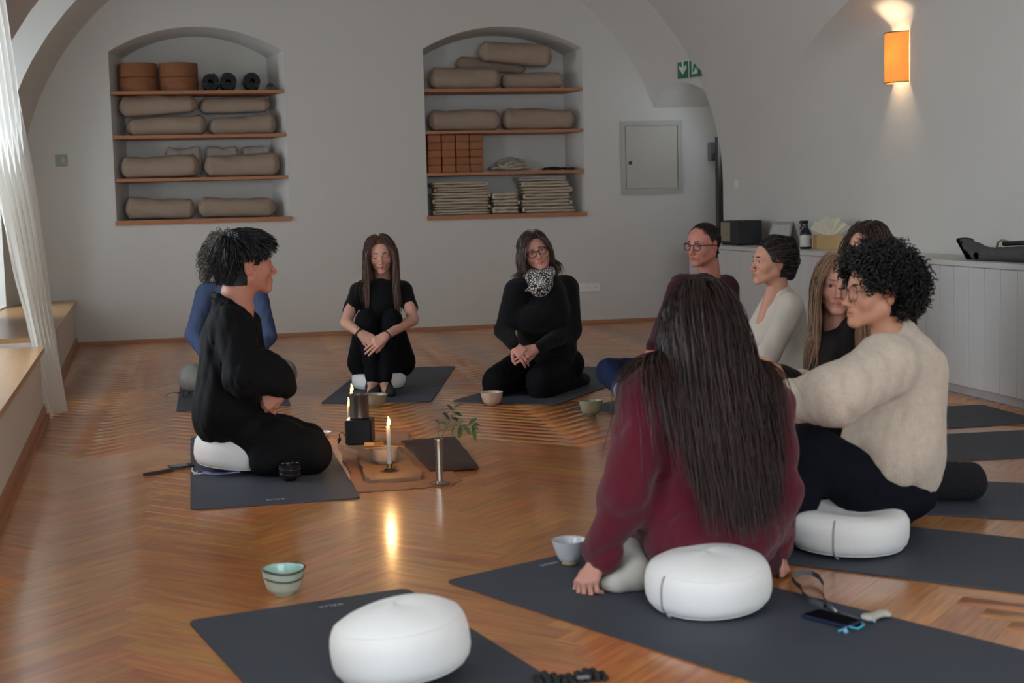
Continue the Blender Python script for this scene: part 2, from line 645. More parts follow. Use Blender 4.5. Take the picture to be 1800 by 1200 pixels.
o = link_mesh('parquet_planks', me, M_FLOOR, FLOOR)
o['kind'] = 'stuff'

# ---------------- back wall with its two arched niches
NICHES = [dict(x0=-0.87, x1=0.655, z0=1.10, z1=2.585, zt=2.80, bx0=-0.775, bx1=0.52),
          dict(x0=1.925, x1=3.435, z0=1.07, z1=2.60, zt=2.80, bx0=1.985, bx1=3.345)]
N_DEPTH = 0.40


def arch_z(n, x, back=False):
    x0, x1 = (n['bx0'], n['bx1']) if back else (n['x0'], n['x1'])
    t = (x - x0) / (x1 - x0) * 2 - 1
    zt = n['zt'] - (0.04 if back else 0)
    z1 = n['z1'] - (0.02 if back else 0)
    # segmental arch
    hw = (x1 - x0) / 2; s = zt - z1
    R = (hw * hw + s * s) / (2 * s)
    return zt - R + math.sqrt(max(0, R * R - (t * hw) ** 2))


bw = MB()
xs_all = [-2.2]
NA = 20
for n in NICHES:
    xs_all += [n['x0'] + (n['x1'] - n['x0']) * k / NA for k in range(NA + 1)]
xs_all += [5.6]
ZTOP = 4.3
for a, b_ in zip(xs_all[:-1], xs_all[1:]):
    nn = [n for n in NICHES if n['x0'] - 1e-6 <= a and b_ <= n['x1'] + 1e-6]
    if not nn:
        bw.add([(a, Y_BACK, -.08), (b_, Y_BACK, -.08), (b_, Y_BACK, ZTOP), (a, Y_BACK, ZTOP)], [(0, 1, 2, 3)])
    else:
        n = nn[0]
        bw.add([(a, Y_BACK, -.08), (b_, Y_BACK, -.08), (b_, Y_BACK, n['z0']), (a, Y_BACK, n['z0'])], [(0, 1, 2, 3)])
        bw.add([(a, Y_BACK, arch_z(n, a)), (b_, Y_BACK, arch_z(n, b_)), (b_, Y_BACK, ZTOP), (a, Y_BACK, ZTOP)], [(0, 1, 2, 3)])
for n in NICHES:
    yb = Y_BACK + N_DEPTH
    for k in range(NA):
        t0, t1 = k / NA, (k + 1) / NA
        fa, fb = n['x0'] + (n['x1'] - n['x0']) * t0, n['x0'] + (n['x1'] - n['x0']) * t1
        ba, bb = n['bx0'] + (n['bx1'] - n['bx0']) * t0, n['bx0'] + (n['bx1'] - n['bx0']) * t1
        bw.add([(fa, Y_BACK, arch_z(n, fa)), (fb, Y_BACK, arch_z(n, fb)), (bb, yb, arch_z(n, bb, True)), (ba, yb, arch_z(n, ba, True))], [(0, 1, 2, 3)])
        bw.add([(ba, yb, n['z0']), (bb, yb, n['z0']), (bb, yb, arch_z(n, bb, True)), (ba, yb, arch_z(n, ba, True))], [(0, 1, 2, 3)])
    bw.add([(n['x0'], Y_BACK, n['z0']), (n['bx0'], yb, n['z0']), (n['bx0'], yb, n['z1'] - .02), (n['x0'], Y_BACK, n['z1'])], [(0, 1, 2, 3)])
    bw.add([(n['x1'], Y_BACK, n['z0']), (n['bx1'], yb, n['z0']), (n['bx1'], yb, n['z1'] - .02), (n['x1'], Y_BACK, n['z1'])], [(0, 1, 2, 3)])
    bw.add([(n['x0'], Y_BACK, n['z0']), (n['x1'], Y_BACK, n['z0']), (n['bx1'], yb, n['z0']), (n['bx0'], yb, n['z0'])], [(0, 1, 2, 3)])
# closing slab behind the wall so no sky leaks in
bw.box((-2.8, Y_BACK + 0.5, -0.1), (5.8, Y_BACK + 0.6, ZTOP))
WALL_BACK = struct(bw.build('wall_back', M_WALL))

# ---------------- vault, side walls
cs = MB()
ys = [Y_NEAR, Y_ARCH]
NT = 40
th = [math.pi * k / NT for k in range(NT + 1)]
# left wall in cells so that the windows can be left open
ZL = [0.0, WIN_Z[0]]
zcells = [-0.08, WIN_Z[0], VZ, 1.7, 2.1, 2.3, WIN_Z[1], 2.65, 2.85, 3.05]
ycells = sorted(set([Y_NEAR, Y_ARCH] + [y for w in WINDOWS for y in w]))
lw = MB()
for za, zb in zip(zcells[:-1], zcells[1:]):
    for ya, yb in zip(ycells[:-1], ycells[1:]):
        if za >= WIN_Z[0] - 1e-6 and any(abs(ya - w[0]) < 1e-6 and zb <= EMB_TOP.get(w[1], WIN_Z[1]) + 1e-6 for w in WINDOWS): continue
        xa, xb = wall_x_left(za), wall_x_left(zb)
        lw.add([(xa, ya, za), (xa, yb, za), (xb, yb, zb), (xb, ya, zb)], [(0, 1, 2, 3)])
for (ya, yb) in WINDOWS:                                   # splayed reveals
    zt_ = EMB_TOP.get(yb, WIN_Z[1]); o2 = -.10 if zt_ == WIN_Z[1] else -.02
    zs = [z_ for z_ in zcells[1:] if z_ <= zt_ + 1e-6]
    for za, zb in zip(zs[:-1], zs[1:]):
        for yy, oo in ((ya, .10), (yb, o2)):
            lw.add([(wall_x_left(za), yy, za), (WIN_X, yy + oo, za), (WIN_X, yy + oo, zb), (wall_x_left(zb), yy, zb)], [(0, 1, 2, 3)])
    lw.add([(wall_x_left(zt_), ya, zt_), (wall_x_left(zt_), yb, zt_), (WIN_X, yb + o2, zt_), (WIN_X, ya + .1, zt_)], [(0, 1, 2, 3)])
    if zt_ > WIN_Z[1]: lw.add([(WIN_X, ya + .1, WIN_Z[1]), (WIN_X, yb + o2, WIN_Z[1]), (WIN_X, yb + o2, zt_), (WIN_X, ya + .1, zt_)], [(0, 1, 2, 3)])
    lw.add([(WIN_X, yb - .1, WIN_Z[0]), (WIN_X, yb + o2, WIN_Z[0]), (WIN_X, yb + o2, WIN_Z[1]), (WIN_X, yb - .1, WIN_Z[1])], [(0, 1, 2, 3)])
    lw.add([(wall_x_left(WIN_Z[0]), ya, WIN_Z[0]), (wall_x_left(WIN_Z[0]), yb, WIN_Z[0]), (WIN_X, yb - .1, WIN_Z[0]), (WIN_X, ya + .1, WIN_Z[0])], [(0, 1, 2, 3)])
WALL_LEFT = struct(lw.build('wall_left', M_WALL, smooth=False))
th0 = math.asin((3.05 - VZ) / VB)
th_c = [th0 + (math.pi - th0) * k / NT for k in range(NT + 1)]
ce = MB()
# on the right a shallow cross vault (lunette) lets the wall run up straight
def lunette_z(y):
    q = 1 - ((y - 6.5) / 4.91) ** 2
    return VZ + 1.346 * math.sqrt(q) if q > 0 else VZ
NY = 70
ycol = sorted(set([NEAR_WALL_Y + (Y_ARCH - NEAR_WALL_Y) * k / NY for k in range(NY + 1)] + [6.5 - 4.91, 6.5 + 4.91, 11.35, 11.2, 1.65, 1.8]))
def th_end(y):
    z = lunette_z(y)
    return math.pi - math.asin(min(1, (z - VZ) / VB))
cols_ = []
for y in ycol:
    te = th_end(y)
    cols_.append([(vault(th0 + (te - th0) * k / NT)[0], y, vault(th0 + (te - th0) * k / NT)[1]) for k in range(NT + 1)])
ce.add([p for c_ in cols_ for p in c_], [(i * (NT + 1) + k, i * (NT + 1) + k + 1, (i + 1) * (NT + 1) + k + 1, (i + 1) * (NT + 1) + k) for i in range(len(ycol) - 1) for k in range(NT)])
for i in range(len(ycol) - 1):
    (xa, ya, za), (xb, yb, zb) = cols_[i][-1], cols_[i + 1][-1]
    pass
# the wall below the lunette: upright, easing into the crease at its top
LP = []
for i, y in enumerate(ycol):
    xm, _, zc = cols_[i][-1]
    w_ = max(0, min(1, (11.41 - y) / 2.4)); w_ = w_ * w_ * (3 - 2 * w_) * .86
    zw = VZ + (zc - VZ) * w_
    row = [(VC + VW, y, VZ), (VC + VW, y, VZ + (zw - VZ) * .5)]
    for t in (0, .2, .4, .6, .8, 1.0):
        cx, cz = VC + VW, zw + (zc - zw) * .6
        row.append(((1 - t) ** 2 * (VC + VW) + 2 * t * (1 - t) * cx + t * t * xm, y, (1 - t) ** 2 * zw + 2 * t * (1 - t) * cz + t * t * zc))
    LP.append(row)
ce.add([p for r_ in LP for p in r_], [(i * 8 + k, i * 8 + k + 1, (i + 1) * 8 + k + 1, (i + 1) * 8 + k) for i in range(len(LP) - 1) for k in range(7) if max(LP[i][7][2], LP[i + 1][7][2]) > VZ + 1e-4])
CEIL = struct(ce.build('ceiling', M_CEIL, smooth=True, auto=40))
rw = MB()
rw.add([(VC + VW, Y_NEAR, -.08), (VC + VW, Y_ARCH, -.08), (VC + VW, Y_ARCH, VZ), (VC + VW, Y_NEAR, VZ)], [(0, 1, 2, 3)])
rw.add([(VC + VW, Y_ARCH, 0), (5.6, Y_ARCH, 0), (5.6, Y_ARCH, ZTOP), (VC + VW, Y_ARCH, ZTOP)], [(0, 1, 2, 3)])
rw.box((5.55, Y_ARCH - .1, -0.1), (5.7, Y_BACK + .5, ZTOP))
WALL_RIGHT = struct(rw.build('wall_right', M_WALL))
nw = MB()
nx0, nx1, nz0, nz1 = ADDED_WIN
nw.box((-2.8, Y_NEAR - .2, -.1), (nx0, Y_NEAR, ZTOP)).box((nx1, Y_NEAR - .2, -.1), (5.0, Y_NEAR, ZTOP)).box((nx0, Y_NEAR - .2, -.1), (nx1, Y_NEAR, nz0)).box((nx0, Y_NEAR - .2, nz1), (nx1, Y_NEAR, ZTOP))
struct(nw.build('wall_near', M_WALL))

# the tapering strip of vault between the near vault and the back wall; a low arched passage opens in its right foot
def passage_z(t):                                           # t 0 at the near edge, 1 at the back wall
    return 2.17 + 0.16 * math.sin(math.pi * min(1, t * 0.95)) - 0.14 * t - 0.02
st = MB()
NS = 10
THN = 64
def strip_pt(i, s):
    t = s / NS
    ta = math.pi * i / THN
    xa, za = vault(ta); xb, zb = vault(ta, BC, BW, BB)
    return xa + (xb - xa) * t, Y_ARCH + (Y_BACK - Y_ARCH) * t, za + (zb - za) * t
def strip_theta_for_z(t, z):
    lo_, hi_ = math.pi / 2, math.pi
    for _ in range(40):
        m_ = (lo_ + hi_) / 2
        za = vault(m_)[1]; zb = vault(m_, BC, BW, BB)[1]
        if za + (zb - za) * t > z: lo_ = m_
        else: hi_ = m_
    return lo_
grid = []
for s in range(NS + 1):
    t = s / NS
    te = strip_theta_for_z(t, passage_z(t))
    row = []
    for i in range(THN + 1):
        ta = te * i / THN
        xa, za = vault(ta); xb, zb = vault(ta, BC, BW, BB)
        row.append((xa + (xb - xa) * t, Y_ARCH + (Y_BACK - Y_ARCH) * t, za + (zb - za) * t))
    grid.append(row)
V_ = [p for row in grid for p in row]
Fs_ = [(s * (THN + 1) + i, s * (THN + 1) + i + 1, (s + 1) * (THN + 1) + i + 1, (s + 1) * (THN + 1) + i) for s in range(NS) for i in range(THN)]
st.add(V_, Fs_)
# soffit of the passage
for s in range(NS):
    a, b_ = grid[s][-1], grid[s + 1][-1]
    st.add([a, b_, (5.6, b_[1], b_[2] + .02), (5.6, a[1], a[2] + .02)], [(0, 1, 2, 3)])
# left foot of the strip down to the floor
for s in range(NS):
    a, b_ = grid[s][0], grid[s + 1][0]
    st.add([a, b_, (b_[0], b_[1], -.08), (a[0], a[1], -.08)], [(0, 1, 2, 3)])
me_o = st.build('trim_1', M_CEIL, smooth=True, auto=35)
struct(me_o)

# ---------------- windows: frame, mullions, panes
M_GLASS = bpy.data.materials.new('window_glass')
M_GLASS.use_nodes = True
_nt = M_GLASS.node_tree
_nt.nodes.clear()
_o = _nt.nodes.new('ShaderNodeOutputMaterial'); _mx = _nt.nodes.new('ShaderNodeMixShader'); _tr = _nt.nodes.new('ShaderNodeBsdfTransparent'); _gl = _nt.nodes.new('ShaderNodeBsdfGlossy')
_gl.inputs['Roughness'].default_value = 0.02
_mx.inputs[0].default_value = 0.06
_nt.links.new(_tr.outputs[0], _mx.inputs[1]); _nt.links.new(_gl.outputs[0], _mx.inputs[2]); _nt.links.new(_mx.outputs[0], _o.inputs[0])
M_FRAME = mat('window_frame_paint', '#d8d8d6', rough=0.5)
for n, (ya, yb) in enumerate(WINDOWS):
    w = struct(empty('window_%d' % (n + 1), (WIN_X, (ya + yb) / 2, WIN_Z[0])))
    hw = (yb - ya) / 2 - .1; hz = WIN_Z[1] - WIN_Z[0]
    f = MB()
    f.box((-.04, -hw, 0), (.04, -hw + .06, hz)).box((-.04, hw - .06, 0), (.04, hw, hz)).box((-.04, -hw, 0), (.04, hw, .06)).box((-.04, -hw, hz - .06), (.04, hw, hz))
    f.box((-.045, -.05, 0), (.045, .05, hz))
    f.build('window_frame', M_FRAME, w)
    for s in (-1, 1):
        mm = MB(); mm.box((-.025, min(.05 * s, (hw - .06) * s), hz * .68 - .02), (.025, max(.05 * s, (hw - .06) * s), hz * .68 + .02))
        mm.build('glazing_bar', M_FRAME, w)
        for z0, z1 in ((.06, hz * .68 - .02), (hz * .68 + .02, hz - .06)):
            pn = MB()
            y0, y1 = sorted((.05 * s, (hw - .06) * s))
            pn.add([(0, y0, z0), (0, y1, z0), (0, y1, z1), (0, y0, z1)], [(0, 1, 2, 3)])
            pn.build('pane', M_GLASS, w)

w = struct(empty('window_%d' % (len(WINDOWS) + 1), ((nx0 + nx1) / 2, Y_NEAR - .15, nz0)))  # frame and panes of the added, unseen window that brightens the foreground
hw, hz = (nx1 - nx0) / 2, nz1 - nz0
f = MB(); f.box((-hw, -.04, 0), (-hw + .07, .04, hz)).box((hw - .07, -.04, 0), (hw, .04, hz)).box((-hw, -.04, 0), (hw, .04, .07)).box((-hw, -.04, hz - .07), (hw, .04, hz))
f.build('window_frame', M_FRAME, w)
for k in range(3):
    xa = -hw + .07 + (2 * hw - .14) * k / 3; xb = -hw + .07 + (2 * hw - .14) * (k + 1) / 3
    if k: mm = MB(); mm.box((xa - .03, -.035, .07), (xa + .03, .035, hz - .07)); mm.build('glazing_bar', M_FRAME, w)
    pn = MB(); pn.add([(xa + .03, 0, .07), (xb - .03, 0, .07), (xb - .03, 0, hz - .07), (xa + .03, 0, hz - .07)], [(0, 1, 2, 3)]); pn.build('pane', M_GLASS, w)

# ---------------- window benches along the left wall
def bench_x(y): return -0.87 - 0.0547 * (y - 5.72)
M_BENCH = mat('bench_front_paint', '#cfc8bd', rough=0.7, var=0.04, vscale=3, stretch=(1, 6, .6))
M_BTOP = mat('bench_top_oak', '#b48a5c', rough=0.28, var=0.10, vscale=5, stretch=(8, 1, 8))
def bench(y0, y1, zt, label):
    root = empty('window_bench', (bench_x(y0), y0, 0))
    def L_(p): return (p[0] - bench_x(y0), p[1] - y0, p[2])
    xb = VC - VW - 0.02
    b1 = MB()
    def prism(mb, dx, z0, z1, xback=xb, ya=y0, yb=y1):
        V = [(bench_x(ya) + dx, ya, z0), (bench_x(yb) + dx, yb, z0), (xback, yb, z0), (xback, ya, z0)]
        V += [(p[0], p[1], z1) for p in V]
        mb.add([L_(p) for p in V], [(0, 3, 2, 1), (4, 5, 6, 7), (0, 1, 5, 4), (1, 2, 6, 5), (2, 3, 7, 6), (3, 0, 4, 7)])
    prism(b1, 0, 0, zt - .03)
    b1.build('front_panel', M_BENCH, root)
    nb = max(1, int(round((y1 - y0) / 1.6)))
    for k in range(nb):
        b2 = MB()
        ya, yb = y0 + (y1 - y0) * k / nb, y0 + (y1 - y0) * (k + 1) / nb - .003
        prism(b2, 0.025, zt - .03, zt, ya=ya, yb=yb)
        b2.build('top_board', M_BTOP, root)
    b3 = MB()
    V = [(bench_x(y0), y0, 0), (bench_x(y1), y1, 0), (bench_x(y1) + .014, y1, 0), (bench_x(y0) + .014, y0, 0)]
    V += [(p[0], p[1], .07) for p in V]
    b3.add([L_(p) for p in V], [(0, 3, 2, 1), (4, 5, 6, 7), (0, 1, 5, 4), (1, 2, 6, 5), (2, 3, 7, 6), (3, 0, 4, 7)])
    V = [(bench_x(y0) + .014, y0, 0), (bench_x(y1) + .014, y1, 0), (bench_x(y1) + .03, y1, 0), (bench_x(y0) + .03, y0, 0)]
    V += [(p[0], p[1], .025) for p in V]
    b3.add([L_(p) for p in V], [(0, 3, 2, 1), (4, 5, 6, 7), (0, 1, 5, 4), (1, 2, 6, 5), (2, 3, 7, 6), (3, 0, 4, 7)])
    b3.build('skirting', M_OAKTRIM, root)
    return tag(root, label, 'bench')
bench(0.6, 8.48, 0.41, 'long near window bench with oak top at the left edge, in front of the curtain')
bench(9.15, Y_BACK - 0.01, 0.41, 'short far window bench with oak top between the curtain and the niche wall')

# ---------------- skirting boards
sk = MB(); sk.box((bench_x(13.1), Y_BACK - .016, 0), (5.5, Y_BACK, .035))
struct(sk.build('baseboard_back', M_OAKTRIM))

# ---------------- shelves in the niches (fixed in the wall)
for ni, n in enumerate(NICHES):
    zz = [2.24, 1.85, 1.47, n['z0']] if ni == 0 else [2.235, 1.85, 1.465, n['z0']]
    n['shelves'] = zz
    for k, z in enumerate(zz):
        s = MB()
        th_ = 0.028 if k < 3 else 0.042
        ex = -0.006 if k < 3 else 0.012
        y1 = Y_BACK + N_DEPTH
        ff = Y_BACK - (0.004 if k < 3 else .02)
        t = N_DEPTH
        V = [(n['x0'] - ex, ff, z - th_), (n['x1'] + ex, ff, z - th_), (n['bx1'] - .003, y1 - .003, z - th_), (n['bx0'] + .003, y1 - .003, z - th_)]
        V += [(p[0], p[1], z) for p in V]
        s.add(V, [(0, 3, 2, 1), (4, 5, 6, 7), (0, 1, 5, 4), (1, 2, 6, 5), (2, 3, 7, 6), (3, 0, 4, 7)])
        o = s.build('niche_shelf', M_SHELF)
        tag(o, '%s oak shelf of the %s wall niche' % (['topmost', 'second', 'third', 'bottom'][k], ['left', 'right'][ni]), 'shelf', 'shelves of the %s niche' % ['left', 'right'][ni])
# ================================================================== THINGS IN THE ROOM
# ---------------- white cupboard run with boarded front along the right wall
M_CUP = mat('cupboard_white', '#bfbfbc', rough=0.55, var=0.015)
M_GROOVE = mat('cupboard_carcass', '#c9c9c6', rough=0.6)
cb = empty('low_cupboard', (4.13, 2.0, 0))
CX0, CX1, CY0, CY1, CZT = 4.13, VC + VW - 0.005, 2.0, 12.2, 0.765
b = MB(); b.box((0.012, 0, 0.05), (CX1 - CX0, CY1 - CY0, CZT - .03)); b.build('carcass', M_GROOVE, cb)
b = MB(); b.box((0.02, 0, 0), (CX1 - CX0, CY1 - CY0, .05)); b.build('plinth', mat('plinth_grey', '#a9a7a6', rough=.5), cb)
b = MB(); b.cbox((-0.012, -0.01, CZT - .03), (CX1 - CX0, CY1 - CY0 + .005, CZT), .003); b.build('worktop', M_CUP, cb)
bw_ = 0.166
bd = MB(); bd.cbox((-0.006, 0.0025, 0.052), (0.012, bw_ - 0.0025, CZT - .033), .003)
first = bd.build('board', M_CUP, cb)
k = 1
while (k + 1) * bw_ < CY1 - CY0:
    o = bpy.data.objects.new('board', first.data); o.location = (0, k * bw_, 0); o.parent = cb; COL.objects.link(o); k += 1
tag(cb, 'long low white cupboard with upright boards along the right wall', 'cupboard')

# ---------------- yoga mats
M_MAT = mat('mat_rubber', '#3d424b', rough=0.62, var=0.05, vscale=40, bump=0.08, bscale=400, spec=0.4)
M_LOGO = mat('mat_print', '#9aa0a8', rough=0.6)
def yoga_mat(a, wdir, ldir, label, text=None, W=0.66, Lm=1.83, rtip=0.03):
    a = np.array([a[0], a[1], 0.0]); wv = unit([wdir[0], wdir[1], 0]); lv = unit([ldir[0], ldir[1], 0])
    lv = unit(lv - wv * (lv @ wv))
    root = empty('yoga_mat', a)
    # outline with rounded corners
    out = []
    cs_ = [(0, 0), (W, 0), (W, Lm), (0, Lm)]
    for (cx, cy), a0 in zip([(rtip, rtip), (W - rtip, rtip), (W - rtip, Lm - rtip), (rtip, Lm - rtip)], (180, 270, 0, 90)):
        for q in range(5):
            an = math.radians(a0 + 22.5 * q)
            out.append((cx + rtip * math.cos(an), cy + rtip * math.sin(an)))
    n = len(out)
    V = []
    for z in (0.0005, 0.005):
        V += [tuple(wv * x + lv * y + np.array([0, 0, z])) for x, y in out]
    mb = MB(); mb.add(V, [tuple(range(n)), tuple(range(n, 2 * n))] + [(i, (i + 1) % n, n + (i + 1) % n, n + i) for i in range(n)])
    mb.build('sheet', M_MAT, root)
    if text:
        cu = bpy.data.curves.new('logo', 'FONT'); cu.body = 'arise'; cu.size = 0.034; cu.align_x = 'CENTER'; cu.extrude = 0.0003
        to = bpy.data.objects.new('logo_tmp', cu); COL.objects.link(to)
        dg = bpy.context.evaluated_depsgraph_get()
        me = bpy.data.meshes.new_from_object(to.evaluated_get(dg)); bpy.data.objects.remove(to)
        o = link_mesh('logo', me, M_LOGO, root)
        tx = np.array(text[1] if len(text) > 1 else wv); ty = np.array(text[2] if len(text) > 1 else lv)
        Mx = Matrix.Identity(4)
        pos = wv * text[0][0] + lv * text[0][1] + np.array([0, 0, .0054])
        for i_ in range(3):
            Mx[i_][0] = tx[i_] * 1.15; Mx[i_][1] = ty[i_]; Mx[i_][2] = (0, 0, 1)[i_]; Mx[i_][3] = pos[i_]
        o.matrix_local = Mx
        o['label'] = 'small pale lettering'
    return tag(root, label, 'yoga mat', 'grey yoga mats')


def g2(px, py): return G(px, py)[:2]
def perp(v, s=1): return (-v[1] * s, v[0] * s)
a, b_ = g2(335, 897), g2(635, 876); w_ = b_ - a
yoga_mat(a, w_, perp(w_), 'grey yoga mat under the black-robed person on the left', text=[(0.33, 0.07)])
a, b_ = g2(330, 1093), g2(712, 1036); w_ = b_ - a
l_ = np.array(perp(w_, -1))
yoga_mat(a, w_, l_, 'empty grey yoga mat in the foreground with a white cushion on it',
         text=[(0.40, 0.075), unit([w_[0], w_[1], 0]), unit([-l_[0], -l_[1], 0])])
M10_L = unit([.451, -.893, 0])[:2]; M10_W = np.array(perp(M10_L))
yoga_mat(g2(782, 1023), M10_W, M10_L, 'grey yoga mat under the person with very long dark hair in burgundy',
         text=[(0.36, 0.075), np.array([M10_W[0], M10_W[1], 0]), np.array([-M10_L[0], -M10_L[1], 0])])
yoga_mat((1.45, 4.37), (.71, .70), (.70, -.71), 'grey yoga mat under the curly-haired person in beige')
yoga_mat((1.75, 5.07), (.55, .84), (.84, -.55), 'grey yoga mat under the black bag at the right edge')
yoga_mat((2.16, 5.60), (.08, .997), (.997, -.08), 'second grey yoga mat from the white cupboard')
yoga_mat((2.17, 6.37), (.03, 1), (1, -.03), 'grey yoga mat nearest to the white cupboard')
yoga_mat((1.91, 7.69), (.52, -.85), (.85, .52), 'grey yoga mat under the person in jeans and dark red sweater')
a, b_ = g2(793, 706), g2(972, 713); w_ = b_ - a
yoga_mat(a, w_, perp(w_), 'grey yoga mat under the kneeling person with the patterned scarf')
a, b_ = g2(563, 710), g2(762, 706); w_ = b_ - a
yoga_mat(a, w_, perp(w_), 'grey yoga mat under the person in a black t-shirt hugging the knees')
a, b_ = g2(310, 723), g2(515, 712); w_ = b_ - a
yoga_mat(a, w_, perp(w_), 'grey yoga mat under the grey-haired person in blue')

# ---------------- round meditation cushions
M_CUSH = mat('cushion_cotton', '#e6e4e0', rough=0.85, var=0.02, vscale=6, bump=0.15, bscale=220, sheen=0.2, spec=0.2)
M_CUSH2 = mat('cushion_side_band', '#cfccc6', rough=0.85, var=0.02, bump=0.2, bscale=220, spec=0.2)
M_ZIP = mat('zip_grey', '#8d8f92', rough=0.5)
def zafu(c, R, H, label, tilt=(0, 0), rotz=0.0, zipper=False, squash=None, pleat=1.0, lean=(0, 0), seam=False, z0=0.0075):
    root = empty('meditation_cushion', (c[0], c[1], z0), rotz)
    Mt = Matrix.Rotation(tilt[0], 4, 'X') @ Matrix.Rotation(tilt[1], 4, 'Y')
    PR = [(.0, .0), (.45, .0), (.76, .004), (.90, .04), (.965, .11), (.995, .22), (1.0, .36), (.995, .50), (.975, .61), (.945, .69), (.905, .745), (.84, .80), (.74, .86), (.60, .92), (.42, .965), (.22, .99), (.0, 1.0)]
    PR = [(max(r0, .001), z0_) for r0, z0_ in PR]
    n, m_ = 120, len(PR) - 1
    def prof_at(i, a):
        rr, zz = PR[i]
        pl = pleat * .012 * (abs(math.sin(a * 26)) - .5) * max(0, 1 - abs(zz - .76) / .16)
        r_ = R * rr * (1 + pl) * (1 + .012 * math.sin(3 * a + 1))
        z = H * zz * (1 + .02 * math.sin(2 * a + .5))
        if squash and zz > .5:                          # pressed by the sitter
            z *= 1 - squash * math.exp(-((r_ / R) ** 2) * 1.2)
        return r_, z
    V = []
    for i in range(m_ + 1):
        for k in range(n):
            a = 2 * math.pi * k / n
            r_, z = prof_at(i, a)
            V.append(Mt @ Vector((r_ * math.cos(a) + lean[0] * z, r_ * math.sin(a) + lean[1] * z, z)))
    zmin = min(v.z for v in V)
    V = [(v.x, v.y, v.z - zmin) for v in V]
    Fs = [(i * n + k, i * n + (k + 1) % n, (i + 1) * n + (k + 1) % n, (i + 1) * n + k) for i in range(m_) for k in range(n)]
    mb = MB(); mb.add(V, Fs); mb.build('cover', M_CUSH, root, smooth=True)
    for ii in (3, 10):
        pts = []
        for k in range(96):
            a = 2 * math.pi * k / 96
            r_, z = prof_at(ii, a)
            p = Mt @ Vector((r_ * 1.004 * math.cos(a) + lean[0] * z, r_ * 1.004 * math.sin(a) + lean[1] * z, z))
            pts.append((p.x, p.y, max(.0015, p.z - zmin)))
        sm = MB(); sm.tube(pts, 0.0014, 6, closed=True); sm.build('seam', M_CUSH, root, smooth=True)
    if zipper is not False:
        pts = []
        for ii in range(3, 11):
            r_, z = prof_at(ii, zipper)
            p = Mt @ Vector((r_ * 1.006 * math.cos(zipper), r_ * 1.006 * math.sin(zipper), z))
            pts.append((p.x, p.y, p.z - zmin))
        mb = MB(); mb.tube(pts, .0028, 6); mb.build('zip', M_ZIP, root, smooth=True)
        p0 = np.array(pts[0])
        mb = MB(); mb.tube([p0, p0 + [0.004, -.008, -.006], p0 + [.006, -.014, -.008]], .003, 6); mb.build('zip_pull', M_ZIP, root, smooth=True)
    return tag(root, label, 'cushion', 'white round meditation cushions')


c = G(722, 1225); zafu((c[0] + .005, c[1] + .155), .172, .165, 'white round cushion on the empty mat in the foreground', tilt=(-.05, -.10), rotz=.3)
c = G(1268, 1090); zafu((c[0] + .01, c[1] + .13), .178, .150, 'white round cushion with zip behind the person in burgundy', tilt=(.06, -.05), rotz=0.0, zipper=math.radians(205))
c = G(1513, 988); zafu((c[0] + .035, c[1] + .17), .195, .19, 'white round cushion under the curly-haired person in beige', tilt=(0, .02), zipper=math.radians(232), squash=.45)
c = G(670, 688); zafu((c[0] + .005, c[1] + .17), .172, .15, 'white round cushion under the person hugging the knees', squash=.5)
zafu((0.035, 6.38), .19, .20, 'white round cushion under the black-robed person on the left', tilt=(0, .12), squash=.42)

# ---------------- bowls and cups
def bowl(px, py, R, H, base, label, colr, inner=None, name='tea_bowl', foot=None, shape=0.5, z0=0.0, bands=None, wobble=.012, rough=.35, Yoff=0.0):
    c = G(px, py, z0)
    root = empty(name, (c[0], c[1] + Yoff, z0))
    prof = [(base * .92, 0), (base, .001), (base * .96, H * .10)]
    for q in range(1, 13):
        t = q / 12
        r = base * 1.05 + (R - base * 1.05) * (t ** shape)
        prof.append((r, H * (.10 + .90 * t)))
    th_ = R * .055
    inn = [(R - th_ * .4, H * 1.004)] + [(max(.002, r - th_), z) for r, z in prof[:2:-1]] + [(0.001, H * .17)]
    ph = rnd.random() * 6
    wb = lambda a, i: wobble * math.sin(2 * a + ph) + wobble * .5 * math.sin(5 * a + ph * 2)
    mb = MB(); mb.lathe([(0.001, 0.0)] + prof[1:], 48, wob=wb); mb.build('wall', colr, root, smooth=True)
    mb = MB(); mb.lathe([prof[-1]] + inn, 48, wob=wb); mb.build('inside', inner or colr, root, smooth=True)
    if foot:
        mb = MB(); mb.lathe([(base * .9, -0.0005), (base * 1.03, 0), (base * 1.03, H * .13), (base * .9, H * .135)], 40); mb.build('foot_ring', foot, root, smooth=True)
    if bands:
        for (t, thick, mt_) in bands:
            r = base * 1.05 + (R - base * 1.05) * (t ** shape)
            pts = [(r * (1 + wb(a, 0)) * math.cos(a) * 1.004, r * (1 + wb(a, 0)) * math.sin(a) * 1.004, H * (.1 + .9 * t) + .004 * math.sin(a * 2 + 1)) for a in [2 * math.pi * k / 48 for k in range(48)]]
            mb = MB(); mb.tube(pts, thick, 6, closed=True); mb.build('glaze_band', mt_, root, smooth=True)
    return tag(root, label, 'bowl')
M_CEL = mat('celadon_glaze', '#a9b9a8', rough=.22, var=.06, vscale=20, spec=.6)
M_CELIN = mat('celadon_inside', '#9fc2b6', rough=.18, var=.04, spec=.6)
M_BRN = mat('brown_iron_glaze', '#4a3a2e', rough=.3)
bowl(500, 1048, .0635, .082, .031, 'pale green tea bowl with brown bands on the floor in the foreground', M_CEL, M_CELIN, bands=[(.97, .0035, M_BRN), (.62, .003, M_BRN)], shape=.42, Yoff=.02)
M_WGL = mat('white_glaze', '#c9cbce', rough=.25, var=.02, spec=.6)
